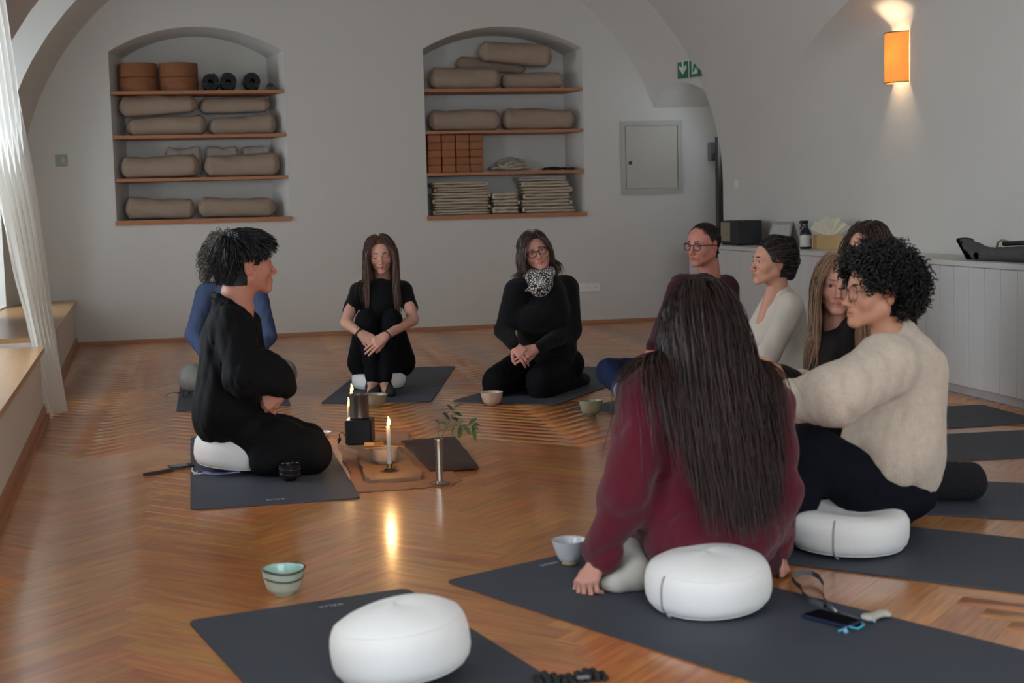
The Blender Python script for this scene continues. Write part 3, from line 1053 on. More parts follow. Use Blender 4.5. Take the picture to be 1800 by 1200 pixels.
bowl(1004, 993, .056, .078, .024, 'white tea bowl with bare clay foot beside the hand of the person in burgundy', M_WGL, M_WGL, foot=mat('bare_clay', '#b39468', rough=.8), shape=.62, z0=.006, Yoff=.02)
M_CRM = mat('cream_glaze', '#b49f8e', rough=.35, var=.18, vscale=35)
bowl(866, 713, .066, .078, .027, 'speckled cream tea bowl in front of the kneeling person with scarf', M_CRM, M_CRM, shape=.36, Yoff=.02)
M_GRN = mat('grey_green_glaze', '#80806a', rough=.3, var=.12, vscale=30)
bowl(1041, 731, .066, .085, .025, 'grey-green ribbed tea bowl beside the long-haired person in burgundy', M_GRN, M_GRN, shape=.30, Yoff=.02, wobble=.02)
M_GRN2 = mat('straw_glaze', '#8b8672', rough=.3, var=.1, vscale=30)
bowl(660, 716, .075, .075, .030, 'pale straw-coloured tea bowl behind the metal pot', M_GRN2, M_GRN2, shape=.5, Yoff=.02)
M_BLK = mat('black_glaze', '#191415', rough=.18, var=.2, vscale=30, spec=.7)
bowl(511, 846, .049, .070, .026, 'small dark brown tea cup in front of the knee of the black-robed person', M_BLK, M_BLK, name='tea_cup', shape=.22, z0=.006, Yoff=.03, bands=[(.72, .0025, M_BLK), (.35, .0025, M_BLK)])
bowl(570, 767, .040, .022, .02, 'small white dish half hidden behind the knee of the black-robed person', M_WGL, M_WGL, name='small_dish', Yoff=.02)

# ---------------- tea things in the middle: cloth, leather sheet, slab, stove, pot, candles, vase
def sheet(name, pix, z, thick, material, label, cat, sub=10, amp=.003, seed=1):
    """a cloth or board lying flat whose outline was measured on the floor"""
    pts = [G(x, y, z)[:2] for x, y in pix]
    c = np.mean(pts, 0)
    rr = np.random.RandomState(seed)
    out = []
    n = len(pts)
    for i in range(n):
        a, b = np.array(pts[i]), np.array(pts[(i + 1) % n])
        for q in range(sub):
            p = a + (b - a) * q / sub
            nr = unit([-(b - a)[1], (b - a)[0]])
            out.append(p + nr * (amp * math.sin(q * 1.9 + i * 2) + rr.normal() * amp * .5))
    V = []
    rings = [(1.0, 0), (1.0, thick * .7), (.985, thick), (.66, thick), (.33, thick)]
    m_ = len(out)
    for s, zz in rings:
        for k, p in enumerate(out):
            q = (p - c) * s
            V.append((q[0], q[1], zz + (amp * .35 * math.sin(q[0] * 23 + q[1] * 17) if s < 1 and amp > .002 else 0)))
    V.append((0, 0, thick))
    Fs = [tuple(range(m_ - 1, -1, -1))]
    for r in range(len(rings) - 1):
        Fs += [(r * m_ + k, r * m_ + (k + 1) % m_, (r + 1) * m_ + (k + 1) % m_, (r + 1) * m_ + k) for k in range(m_)]
    e = (len(rings) - 1) * m_
    Fs += [(e + k, e + (k + 1) % m_, len(V) - 1) for k in range(m_)]
    mb = MB(); mb.add(V, Fs)
    o = mb.build(name, material, smooth=True, auto=40)
    o.location = (c[0], c[1], z)
    return tag(o, label, cat)
M_CLOTH = mat('linen_runner', '#94694d', rough=.9, var=.08, vscale=30, bump=.3, bscale=300)
sheet('table_runner', [(628, 866), (700, 861), (792, 853), (812, 844), (735, 775), (712, 757), (640, 765), (588, 768)], .0005, .004, M_CLOTH, 'brown cloth runner under the wooden slab on the floor', 'cloth', amp=.006, seed=5)
M_LEA = mat('dark_leather', '#3a2723', rough=.6, var=.15, vscale=12, bump=.2, bscale=90)
sheet('leather_sheet', [(757, 829), (843, 823), (800, 769), (705, 776)], .006, .008, M_LEA, 'dark brown leather sheet right of the candle', 'leather sheet', amp=.0025, seed=2)
M_SLAB = mat('slab_wood', '#8d6a4a', rough=.6, var=.2, vscale=7, stretch=(1.0, .4, 1), bump=.15, bscale=40)
SLZ = .0045
sheet('wooden_slab', [(650, 850), (741, 843), (743, 836), (700, 795), (662, 770), (606, 774), (596, 786), (628, 800), (634, 822), (640, 842)], SLZ, .020, M_SLAB, 'live-edge wooden slab carrying the candle and tea bowl', 'board', sub=6, amp=.004, seed=3)
ST = SLZ + .0205
# stove: black cube with chamfered edges, vents and a top ring
M_BLKP = mat('black_plastic', '#16161a', rough=.35, var=.05)
c = G(636, 782, ST); sr = math.radians(-14)
stove = empty('black_stove', (c[0], c[1] + .07, ST), sr)
b = MB(); b.cbox((-.064, -.064, 0), (.064, .064, .118), .007); b.build('housing', M_BLKP, stove)
b = MB(); b.lathe([(.044, .117), (.047, .1195), (.047, .1225), (.040, .1225), (.040, .1185), (.001, .1185)], 32); b.build('hotplate', mat('hotplate', '#2c2b2c', rough=.3, metal=.6), stove, smooth=True, auto=40)
b = MB(); b.box((-.066, -.02, .02), (-.0635, .02, .035)); b.build('socket_port', M_DARKMETAL, stove)
tag(stove, 'black cube-shaped electric stove under the metal pot', 'stove')
M_TI = mat('titanium', '#8b8079', rough=.32, metal=.9, var=.08, vscale=5, bump=.05, bscale=150)
pot = empty('metal_pot', (c[0], c[1] + .07, ST + .1228))
b = MB(); b.lathe([(.001, 0), (.044, 0), (.0465, .003), (.0465, .108), (.0485, .111), (.0475, .112), (.0452, .110), (.0452, .005), (.001, .004)], 48); b.build('vessel', M_TI, pot, smooth=True, auto=35)
for s in (-1, 1):
    b = MB(); b.tube([(.0465 * math.cos(a0), .0465 * math.sin(a0), z) for a0, z in ((2.0, .09), (2.0, .09))][:1] + [np.array([-.046 * .3, .046, .055 + s * .03]), np.array([-.02, .07, .055 + s * .03]), np.array([-.022, .075, .055 + s * .012])], .002, 6); b.build('handle', M_TI, pot, smooth=True)
tag(pot, 'grey metal pot standing on the black stove', 'pot')
# cable plug beside the stove
cp = empty('cable_plug', tuple(G(597, 780, .0046)))
b = MB(); b.tube([(0, 0, 0), (0, 0, .03)], .0085, 10); b.build('plug', M_BLKP, cp, smooth=True, auto=40)
b = MB(); b.tube([(0, 0, .03), (.0, .0, .048), (.012, .01, .058), (.028, .02, .04), (.034, .02, .012), (.055, .02, .006), (.075, .03, .02)], .0022, 6); b.build('cable', M_BLKP, cp, smooth=True)
tag(cp, 'small black cable plug standing left of the stove', 'plug')

# candles -----------------------------------------------------------------
M_WAX = mat('candle_wax', '#c9c3b4', rough=.5, subsurf=.4, var=.02)
M_FLAME = mat('flame', '#ffb050', emit='#ffb347', emit_s=34.0, rough=1)
M_WICK = mat('wick', '#15110e')
M_BRASS = mat('brass', '#9a7b4a', rough=.3, metal=.9)
def flame(parent, z, h=.042, r=.0065, lean=.004):
    prof = [(.0005, 0)]
    for q in range(1, 13):
        t = q / 12
        prof.append((max(.0004, r * math.sin(math.pi * t ** .62) ** .9 * (1.15 - .25 * t)), h * t))
    mb = MB(); mb.lathe(prof, 16, c=(0, 0, z))
    mb.v = [(x + lean * math.sin((zz - z) / h * 3), y, zz) for x, y, zz in mb.v]
    return mb.build('flame', M_FLAME, parent, smooth=True)
def candle(loc, h, r, label, light=2.4):
    root = empty('candle', loc)
    b = MB(); b.lathe([(.001, 0), (r * 1.02, 0), (r, h * .6), (r * .96, h - .002), (r * .85, h), (r * .3, h - .003), (.0008, h - .003)], 24); b.build('wax', M_WAX, root, smooth=True, auto=40)
    b = MB(); b.tube([(0, 0, h - .004), (.0005, 0, h + .008)], .0011, 6); b.build('wick', M_WICK, root)
    flame(root, h + .002)
    ld = bpy.data.lights.new('candle_light', 'POINT'); ld.energy = light; ld.color = (1, .55, .22); ld.shadow_soft_size = .012
    lo = bpy.data.objects.new('candle_light', ld); lo.location = (0, 0, h + .026); lo.parent = root; COL.objects.link(lo)
    return tag(root, label, 'candle')
c = G(686, 829, ST)
cs2 = empty('candle_stand', (c[0], c[1] + .02, ST))
b = MB(); b.lathe([(.001, .010), (.020, .010), (.037, .016), (.038, .0175), (.020, .0135), (.013, .0145), (.0125, .032), (.0095, .032), (.0095, .015), (.001, .015)], 32); b.build('dish', M_BRASS, cs2, smooth=True, auto=40)
for k in range(5):
    a = 2 * math.pi * k / 5 - 1.57
    b = MB(); b.tube([(.022 * math.cos(a), .022 * math.sin(a), .011), (.024 * math.cos(a), .024 * math.sin(a), 0)], .0022, 6); b.build('foot', M_BRASS, cs2, smooth=True)
tag(cs2, 'small footed brass candle stand on the wooden slab', 'candle stand')
candle((c[0], c[1] + .02, ST + .0152), .177, .0088, 'tall pale taper candle burning in the brass stand')
zc = 0.0050
pa = P(617.5, 689, 7.18); candle((pa[0], 7.18, zc), float(pa[2]) - zc, .0085, 'taller burning candle behind the metal pot', light=1.0)
pa = P(612.5, 714, 7.06); candle((pa[0], 7.06, zc), float(pa[2]) - zc, .0075, 'shorter burning candle behind the metal pot', light=.9)
# matcha bowl with scoop and whisk
M_MB = mat('matcha_bowl_glaze', '#b19c8c', rough=.45, var=.14, vscale=30, bump=.1, bscale=60)
mbw = bowl(680, 819, .062, .070, .035, 'cream tea bowl behind the taper candle on the wooden slab', M_MB, M_MB, shape=.28, z0=ST, Yoff=.075)
bc = mbw.location
M_BAM = mat('bamboo', '#c08a4e', rough=.5, var=.12, vscale=10, stretch=(8, 1, 8))
tsc = empty('tea_scoop', (bc[0], bc[1], ST + .0725))
b = MB(); b.tube([(-.088, -.022, .0015), (-.03, -.02, .0015), (.03, -.02, .002), (.066, -.022, .004), (.082, -.024, .001), (.088, -.026, -.010)], .0042, 8, flat=.5); b.build('stem', M_BAM, tsc, smooth=True)
tag(tsc, 'thin bamboo tea scoop resting across the tea bowl', 'tea scoop')
wh = empty('bamboo_whisk', (bc[0] - .052, bc[1] + .012, ST + .0725))
b = MB(); b.tube([(-.032, .012, .0115), (0.01, 0.004, .0105)], .0105, 14); b.build('handle', M_BAM, wh, smooth=True, auto=40)
for k in range(14):
    a = 2 * math.pi * k / 14
    b = MB(); b.tube([np.array([.010, .004, .0105]) + .008 * np.array([0, math.cos(a), math.sin(a)]), np.array([.05, -.004, .0108]) + .012 * np.array([0, math.cos(a), math.sin(a) * .85])], .0009, 4); b.build('tine', M_BAM, wh)
tag(wh, 'bamboo tea whisk lying on the rim of the tea bowl', 'whisk')
# vase with sprig
M_SIL = mat('silver', '#b5b1a8', rough=.22, metal=1.0, var=.05)
c = G(775, 852, .0045); va_ = empty('bud_vase', (c[0], c[1] + .03, .0056))
b = MB(); b.lathe([(.001, 0), (.040, 0), (.041, .003), (.030, .006), (.014, .010), (.0135, .02), (.0150, .06), (.0155, .12), (.0165, .176), (.0185, .184), (.0180, .186), (.0145, .182), (.0135, .03), (.001, .028)], 40); b.build('vessel', M_SIL, va_, smooth=True, auto=40)
tag(va_, 'slim silver bud vase with flared foot on the floor', 'vase')
vz = np.array([c[0], c[1] + .03, .0056])
sp = empty('leafy_sprig', vz + [0, 0, .176])
M_TWIG = mat('twig', '#5b4a33', rough=.7)
M_LEAF = mat('green_leaf', '#4c6b2f', rough=.5, var=.25, vscale=14, objrand=.25)
M_LEAFD = mat('dark_green_leaf', '#33482a', rough=.5, var=.2, vscale=14, objrand=.25)
def V3(px, py, dy=0.0): return P(px, py, vz[1] + dy) - (vz + [0, 0, .176])
twigs = [[V3(773, 775), V3(783, 752), V3(793, 735, .01), V3(798, 720, .01), V3(801, 712, .01)],
         [V3(783, 755), V3(795, 747, -.01), V3(808, 748, -.02), V3(822, 746, -.03), V3(832, 748, -.035)],
         [V3(772, 775), V3(770, 758, .01), V3(772, 745, .02), V3(766, 736, .02)]]
for t in twigs:
    b = MB(); b.tube([(0, 0, -.12)] + t if t is not twigs[1] else t, [.0014] * (len(t) + (1 if t is not twigs[1] else 0)), 6); b.build('twig', M_TWIG, sp, smooth=True)
def leaf(p, d, L_, w_, material, droop=.15):
    d = unit(d); s = unit(np.cross(d, [0.1, -.5, .85])); nn = np.cross(s, d)
    V = []; 
    for q in range(7):
        t = q / 6; w = w_ * math.sin(math.pi * (t * .94 + .03)) ** .8
        cc = np.asarray(p) + d * L_ * t - np.array([0, 0, 1]) * droop * L_ * t * t
        V += [cc - s * w + nn * w * .25, cc - nn * .0004, cc + s * w + nn * w * .25]
    Fs = []
    for q in range(6):
        Fs += [(q * 3, q * 3 + 1, q * 3 + 4, q * 3 + 3), (q * 3 + 1, q * 3 + 2, q * 3 + 5, q * 3 + 4)]
    b = MB(); b.add(V, Fs); b.build('leaf', material, sp, smooth=True)
leaves = [((798, 716), (12, -6), 20, 1), ((796, 722), (-9, -11), 17, 1), ((797, 724), (12, 4), 16, 1), ((793, 733), (8, 3), 16, 1), ((790, 738), (-10, -14), 19, 1), ((785, 745), (-13, -4), 16, 0), ((782, 748), (6, -10), 13, 0),
          ((806, 748), (7, -11), 16, 0), ((810, 748), (-2, 15), 18, 0), ((818, 747), (4, 15), 20, 0), ((824, 746), (9, -9), 18, 0), ((830, 747), (4, 17), 23, 0), ((832, 747), (13, -3), 16, 0), ((828, 748), (14, 6), 14, 0), ((800, 748), (-5, 14), 15, 0), ((813, 747), (10, 10), 18, 0), ((772, 744), (-8, -8), 12, 1), ((771, 758), (7, -4), 10, 0)]
for (p, d, L_, dk) in leaves:
    p0 = V3(*p, dy=-.01); p1 = V3(p[0] + d[0], p[1] + d[1], dy=-.01 + rnd.uniform(-.025, .025))
    leaf(p0, p1 - p0, L_ * mpp(vz) * 1.1, .0105, M_LEAFD if dk else M_LEAF)
tag(sp, 'leafy green sprig standing in the silver vase', 'plant')

# ---------------- the phone, pouch, strap and other things lying about
M_NAVY = mat('navy_plastic', '#1a2140', rough=.35)
M_SCREEN = mat('dark_screen', '#07070b', rough=.12, spec=.6)
c = G(1466, 1092, .006); th_ = math.radians(-62)
ph = empty('smartphone', (c[0], c[1] + .01, .0056), th_)
b = MB(); b.cbox((-.078, -.039, 0), (.078, .039, .010), .003); b.build('case', M_NAVY, ph)
b = MB(); b.box((-.072, -.034, .0100), (.072, .034, .0106)); b.build('screen', M_SCREEN, ph)
tag(ph, 'dark blue smartphone on the mat beside the grey lanyard', 'phone')
M_CYAN = mat('cyan_cord', '#3f9fb8', rough=.6)
def px_tube(pix, z, r, name, material, parent, base, flat=None, n=8, zs=None):
    pts = [G(x, y, (zs[i] if zs else z)) - base for i, (x, y) in enumerate(pix)]
    b = MB(); b.tube(pts, r, n, flat=flat); return b.build(name, material, parent, smooth=True)
M_STRAP = mat('grey_webbing', '#5b5f66', rough=.7, bump=.2, bscale=300)
base = G(1440, 1050, 0); ly = empty('phone_lanyard', base)
def ribbon(pix, zs, hw, name, material, parent, base, thick=.0012):
    """a flat strap standing partly on edge"""
    pts = [G(x, y, z) - base for (x, y), z in zip(pix, zs)]
    b = MB(); V = []
    for p in pts:
        V += [p + [0, 0, -hw], p + [0, thick, -hw], p + [0, thick, hw], p + [0, 0, hw]]
    Fs = []
    for i in range(len(pts) - 1):
        Fs += [(i * 4 + k, i * 4 + (k + 1) % 4, i * 4 + 4 + (k + 1) % 4, i * 4 + 4 + k) for k in range(4)]
    b.add(V, Fs + [(3, 2, 1, 0), tuple(len(V) - 4 + k for k in range(4))]); return b.build(name, material, parent, smooth=True, auto=50)
loop = [(1447, 1063), (1425, 1055), (1411, 1043), (1408, 1032), (1398, 1024), (1392, 1015), (1396, 1009), (1410, 1006), (1428, 1007), (1440, 1014), (1448, 1027), (1446, 1042), (1450, 1055), (1462, 1068)]
ribbon(loop, [.0145, .0145, .015, .016, .018, .020, .022, .022, .022, .020, .016, .015, .0145, .0145], .0075, 'webbing', M_STRAP, ly, base)
px_tube([(1448, 1059), (1461, 1066), (1470, 1074)], .012, .004, 'clip', mat('clip_metal', '#a8abad', rough=.3, metal=.7), ly, base)
px_tube([(1466, 1072), (1490, 1080), (1512, 1088)], .010, .0022, 'cord', M_STRAP, ly, base)
px_tube([(1512, 1092), (1519, 1098), (1508, 1105), (1490, 1101), (1482, 1106), (1474, 1109)], .011, .0035, 'knotted_cord', M_CYAN, ly, base)
px_tube([(1484, 1107), (1488, 1110)], .010, .006, 'toggle', mat('pale_blue_plastic', '#8fa6bd', rough=.5), ly, base)
tag(ly, 'grey webbing lanyard loop with cyan cord on the mat behind the person in burgundy', 'lanyard')
c = G(1541, 1087, .006)
M_PCH = mat('cream_felt', '#b9b3a6', rough=.95, var=.05, bump=.4, bscale=200)
pc = empty('small_pouch', (c[0], c[1], .0056), math.radians(18))
V_, Q_ = nets([cap((-.028, 0, .008), (.028, 0.004, .010), .020, .018, k=.01, n=(0, 0, 1), s=.42), cap((-.03, -.014, .008), (-.03, .014, .008), .009, .009, k=.012, n=(0, 0, 1), s=.7), cap((.03, -.014, .008), (.03, .014, .008), .009, .009, k=.012, n=(0, 0, 1), s=.7)], .004)
V_[:, 2] -= V_[:, 2].min()
link_mesh('pouch', np_mesh('pouch', V_, Q_), M_PCH, pc)
b = MB(); b.tube([(-.036, -.012, .010), (-.036, -.022, .012), (-.034, -.03, .004)], .0035, 6); b.build('tab', mat('pale_blue_plastic', '#8fa6bd'), pc, smooth=True)
tag(pc, 'small cream pouch lying beside the smartphone', 'pouch')
# black textured bag on the mat at the right
M_BAG = mat('black_boucle', '#17171a', rough=.95, var=.3, vscale=120, bump=.8, bscale=160)
pa = [G(1650, 885, .006), G(1728, 883, .006)]
c = (pa[0] + pa[1]) / 2 + np.array([0, .07, 0]); hgt = (1.0) * (883 - 822) * mpp(c)
bag = empty('black_bag', (c[0] - .03, c[1], .0056), math.radians(-20))
V_, Q_ = nets([cap((-.10, 0, .055), (.10, 0, .055), .052, .052, k=.03), cap((-.10, 0, .03), (.10, 0, .03), .05, .05, k=.03), cap((-.1, 0, .075), (.095, .0, .085), .038, .036, k=.03)], .008, disp=folds(.004, 60, 3))
V_[:, 2] -= V_[:, 2].min(); link_mesh('pouch', np_mesh('pouch', V_, Q_), M_BAG, bag)
b = MB(); b.tube([(-.13, -.01, .09), (-.05, -.012, .118), (.05, -.012, .121), (.125, -.01, .10)], .003, 6); b.build('zip', M_DARKMETAL, bag, smooth=True)
tag(bag, 'black textured bag standing on a mat behind the curly-haired person', 'bag')
# things behind the black-robed person
c = G(318, 822, .006)
wl = empty('wallet_phone', (c[0], c[1] + .02, .0056), math.radians(14))
b = MB(); b.cbox((-.055, -.035, 0), (.055, .035, .009), .003); b.build('cover', M_BLKP, wl)
b = MB(); b.box((-.05, -.03, .009), (.03, .03, .0096)); b.build('screen', mat('grey_screen', '#5e6063', rough=.15), wl)
tag(wl, 'black phone lying behind the cushion of the black-robed person', 'phone')
c0 = G(253, 836, .001); c1 = G(302, 828, .001)
fan = empty('folded_fan', c0)
b = MB(); d = (c1 - c0); nn_ = unit([-d[1], d[0], 0]); 
V = []
for t, w in ((0, .007), (.5, .009), (1, .012)):
    p = d * t
    V += [p - nn_ * w, p + nn_ * w, p + nn_ * w + [0, 0, .012], p - nn_ * w + [0, 0, .012]]
Fs = [(3, 2, 1, 0), (8, 9, 10, 11)] + [(r * 4 + k, r * 4 + (k + 1) % 4, r * 4 + 4 + (k + 1) % 4, r * 4 + 4 + k) for r in (0, 1) for k in range(4)]
b.add(V, Fs); b.build('guard', mat('dark_wood', '#3a2a22', rough=.5), fan)
b = MB(); b.tube([d * 0.96 + np.array([0, 0, -.0]), d * 0.96 + np.array([0, 0, .0135])], .003, 8); b.build('rivet', M_BRASS, fan)
tag(fan, 'dark folded fan on the floor left of the robed person\'s mat', 'fan')
M_CBL = mat('violet_cable', '#5b56a8', rough=.5); M_CBW = mat('white_cable', '#c4c2cc', rough=.5)
base = G(345, 830, .006); cab = empty('charging_cable', base)
px_tube([(338, 822), (338, 828), (345, 833), (360, 831), (375, 833), (392, 832), (412, 830), (422, 829)], .011, .0035, 'cable', M_CBW, cab, base, zs=[.02, .012, .010, .011, .010, .010, .010, .010])
px_tube([(352, 827), (372, 831), (395, 831), (418, 826)], .016, .003, 'cord', M_CBL, cab, base)
px_tube([(341, 833), (350, 828), (358, 829)], .012, .0045, 'plug', M_CBW, cab, base)
tag(cab, 'white and violet cable tucked under the robed person\'s cushion', 'cable')
# folded eyeglasses on the far left mat
M_RIM = mat('black_rim', '#121214', rough=.3)
c = G(333, 697, .006); gl_ = empty('eyeglasses', (c[0], c[1], .0056), .9)
for s in (-1, 1):
    b = MB(); b.tube([(s * .034 + .026 * math.cos(a), 0, .022 + .020 * math.sin(a)) for a in [2 * math.pi * k / 24 for k in range(24)]], .0022, 6, closed=True); b.build('rim', M_RIM, gl_, smooth=True)
    b = MB(); b.tube([(s * .060, 0, .032), (s * .062, .06, .034), (s * .058, .12, .022), (s * .056, .14, .002)], .002, 6); b.build('temple', M_RIM, gl_, smooth=True)
b = MB(); b.tube([(-.010, 0, .026), (0, 0, .029), (.010, 0, .026)], .002, 6); b.build('bridge', M_RIM, gl_, smooth=True)
tag(gl_, 'black eyeglasses lying on the mat of the grey-haired person', 'glasses')
# black strap device at the bottom edge
base = G(1000, 1196, 0); dv = empty('camera_strap', base)
M_STR = mat('black_nylon', '#17181a', rough=.7, bump=.3, bscale=300)
b = MB()
for k in range(9):
    x = -.085 + .02 * k
    b.cbox((x, -.03, 0), (x + .017, .02 + .006 * math.sin(k * 2), .018 + .006 * math.sin(k * 1.3)), .003)
b.build('webbing', M_STR, dv)
b = MB(); b.cbox((.012, -.036, .012), (.044, -.026, .020), .002); b.build('buckle', mat('grey_plastic', '#6d7072', rough=.4), dv)
tag(dv, 'crumpled black strap with grey buckle at the bottom edge', 'strap')

# ---------------- on the cupboard
ZC = CZT
def on_cup(px, py, X): 
    p = PX(px, py, X); return p
spk = empty('speaker', (4.335, 11.35, ZC), 0)
M_VIN = mat('black_vinyl', '#1a1a1c', rough=.6, bump=.3, bscale=250)
M_GRIL = mat('gold_grille', '#8f866c', rough=.7, var=.1, vscale=60, bump=.4, bscale=400)
p0 = PX(1262, 434, 4.22); p1 = PX(1286, 434, 4.20); p2 = PX(1322, 434, 4.20)
# grille faces left-near; the long side is black
sw = .26
spk.location = (4.33, 11.20, ZC); spk.rotation_euler = (0, 0, math.radians(-4))
b = MB(); b.cbox((-.115, -.02, .008), (.10, .46, .205), .008); b.build('cabinet', M_VIN, spk)
b = MB(); b.box((-.1185, .18, .03), (-.1145, .45, .19)); b.build('grille', M_GRIL, spk)
b = MB(); b.box((-.116, -.012, .02), (-.1145, .17, .195)); b.build('side_cover', M_VIN, spk)
b = MB(); b.lathe([(.001, .205), (.010, .205), (.010, .215), (.001, .216)], 12, c=(-.02, .1, 0)); b.build('knob', M_BRASS, spk, smooth=True, auto=40)
b = MB(); b.lathe([(.001, .205), (.010, .205), (.010, .215), (.001, .216)], 12, c=(-.02, .15, 0)); b.build('knob', M_BRASS, spk, smooth=True, auto=40)
cu = bpy.data.curves.new('t', 'FONT'); cu.body = 'ld'; cu.size = .07; cu.extrude = .001
to = bpy.data.objects.new('t', cu); COL.objects.link(to)
me = bpy.data.meshes.new_from_object(to.evaluated_get(bpy.context.evaluated_depsgraph_get())); bpy.data.objects.remove(to)
o = link_mesh('lettering', me, mat('dark_script', '#2a2622', rough=.5), spk)
Mx = Matrix(((0, 0, -1, -.120), (-1, .15, 0, .30), (0, 1, 0, .09), (0, 0, 0, 1))); o.matrix_local = Mx
for yy in (.0, .44):
    b = MB(); b.box((-.105, yy, 0), (.09, yy + .015, .009)); b.build('foot', M_VIN, spk)
tag(spk, 'black box loudspeaker with a gold front on the white cupboard', 'speaker')
cal = empty('desk_calendar', (4.36, 10.55, ZC), math.radians(20))
M_CARD = mat('grey_card', '#8e8c86', rough=.8); M_PAGE = mat('calendar_page', '#a9a8a6', rough=.8, var=.08, vscale=30)
b = MB(); b.add([(-.07, -.13, 0), (-.07, .13, 0), (-.01, .12, .20), (-.01, -.12, .20), (-.067, -.13, 0), (-.067, .13, 0), (-.007, .12, .20), (-.007, -.12, .20)], [(0, 1, 2, 3), (7, 6, 5, 4), (0, 3, 7, 4), (1, 5, 6, 2), (3, 2, 6, 7), (0, 4, 5, 1)]); b.build('front_sheet', M_CARD, cal)
b = MB(); b.add([(.06, -.13, 0), (.06, .13, 0), (-.006, .12, .20), (-.006, -.12, .20), (.063, -.13, 0), (.063, .13, 0), (-.003, .12, .20), (-.003, -.12, .20)], [(0, 1, 2, 3), (7, 6, 5, 4), (0, 3, 7, 4), (1, 5, 6, 2), (3, 2, 6, 7), (0, 4, 5, 1)]); b.build('back_stand', M_CARD, cal)
def on_sheet(y0, y1, t0, t1, off): 
    f = lambda t, y: (-.07 + .06 * t - off, y * (1 - .08 * t), .20 * t + off * .3)
    return [f(t0, y0), f(t0, y1), f(t1, y1), f(t1, y0)]
b = MB(); b.add(on_sheet(-.11, .11, .08, .88, .0012), [(0, 1, 2, 3)]); b.build('page', M_PAGE, cal)
b = MB(); b.add(on_sheet(-.03, .06, .12, .34, .002), [(0, 1, 2, 3)]); b.build('yellow_print', mat('yellow_print', '#b7ab2f', rough=.8), cal)
tag(cal, 'tilted desk calendar with a yellow patch beside the loudspeaker', 'calendar')
sb = empty('spray_bottle', (4.30, 9.98, ZC), math.radians(200))
M_BOT = mat('black_bottle', '#141418', rough=.3)
b = MB(); b.lathe([(.001, 0), (.040, 0), (.043, .006), (.043, .115), (.036, .135), (.016, .155), (.015, .165), (.001, .165)], 32); b.build('bottle', M_BOT, sb, smooth=True, auto=40)
b = MB(); b.lathe([(.0437, .018), (.0437, .105)], 32); b.build('paper_label', mat('paper_label', '#bdb9b2', rough=.6), sb, smooth=True)
b = MB(); b.lathe([(.0441, .035), (.0441, .075)], 64)
b.f = [f for f in b.f if 1.55 < math.atan2(b.v[f[0]][1], b.v[f[0]][0]) % 6.283 < 3.1]; b.build('orange_print', mat('orange_print', '#b9763e', rough=.6, color2='#9a5f8a', vscale=40), sb, smooth=True)
b = MB(); b.lathe([(.018, .160), (.018, .180), (.013, .182), (.013, .19)], 20); b.cbox((-.02, -.013, .188), (.055, .013, .212), .004); b.build('spray_head', M_BOT, sb, smooth=True, auto=35)
b = MB(); b.tube([(.042, 0, .19), (.040, 0, .175), (.050, 0, .155), (.056, 0, .148)], .005, 8, flat=1.4); b.build('trigger', M_BOT, sb, smooth=True)
tag(sb, 'black spray bottle with white label on the white cupboard', 'bottle')
M_KRAFT = mat('kraft_card', '#a37f50', rough=.75, var=.05); M_KRAFT2 = mat('pale_wood_box', '#b99a6a', rough=.6, var=.06)
M_PAPER = mat('cream_paper', '#d6d0bf', rough=.8)
kb = empty('kraft_box', (4.37, 9.83, ZC), .1)
b = MB(); b.cbox((-.05, -.06, 0), (.05, .06, .105), .002); b.build('box', M_KRAFT, kb)
b = MB(); b.box((-.052, -.062, .103), (.052, .062, .108)); b.build('lid', M_KRAFT, kb)
tag(kb, 'small brown cardboard box between the spray bottle and the paper holder', 'box')
fb = empty('paper_holder', (4.33, 9.62, ZC), .05)
b = MB(); b.cbox((-.06, -.085, 0), (.06, .085, .008), .002); b.box((-.06, -.085, .008), (-.052, .085, .11)).box((.052, -.085, .008), (.06, .085, .11)).box((-.052, -.085, .008), (.052, -.077, .11)).box((-.052, .077, .008), (.052, .085, .11)); b.build('box', M_KRAFT2, fb)
fe = unit([.80, -.60, 0]); fn_ = unit([-.60, -.80, 0])
for k in range(11):
    a0 = math.radians(-62 + 11.2 * k); a1 = a0 + math.radians(13)
    b = MB()
    base_ = np.array([0, 0, .085]) + fn_ * (-.02 + .004 * k)
    def fp(a, r, dn): return base_ + fe * math.sin(a) * r + np.array([0, 0, 1]) * math.cos(a) * r * .92 + fn_ * dn
    R1 = .165 + .012 * math.sin(k * 2.1)
    sg_ = .022 * (1 if k % 2 else -1)
    V = [fp(a0, .02, 0), fp(a1, .02, .004), fp(a1, R1, sg_), fp(a0, R1 * .96, -sg_)]
    V2 = [p + fn_ * .0012 for p in V]
    b.add(V + V2, [(0, 1, 2, 3), (7, 6, 5, 4), (0, 4, 5, 1), (1, 5, 6, 2), (2, 6, 7, 3), (3, 7, 4, 0)])
    b.build('filter_paper', M_PAPER, fb)
tag(fb, 'pale wooden box holding a fan of cream filter papers', 'paper holder')
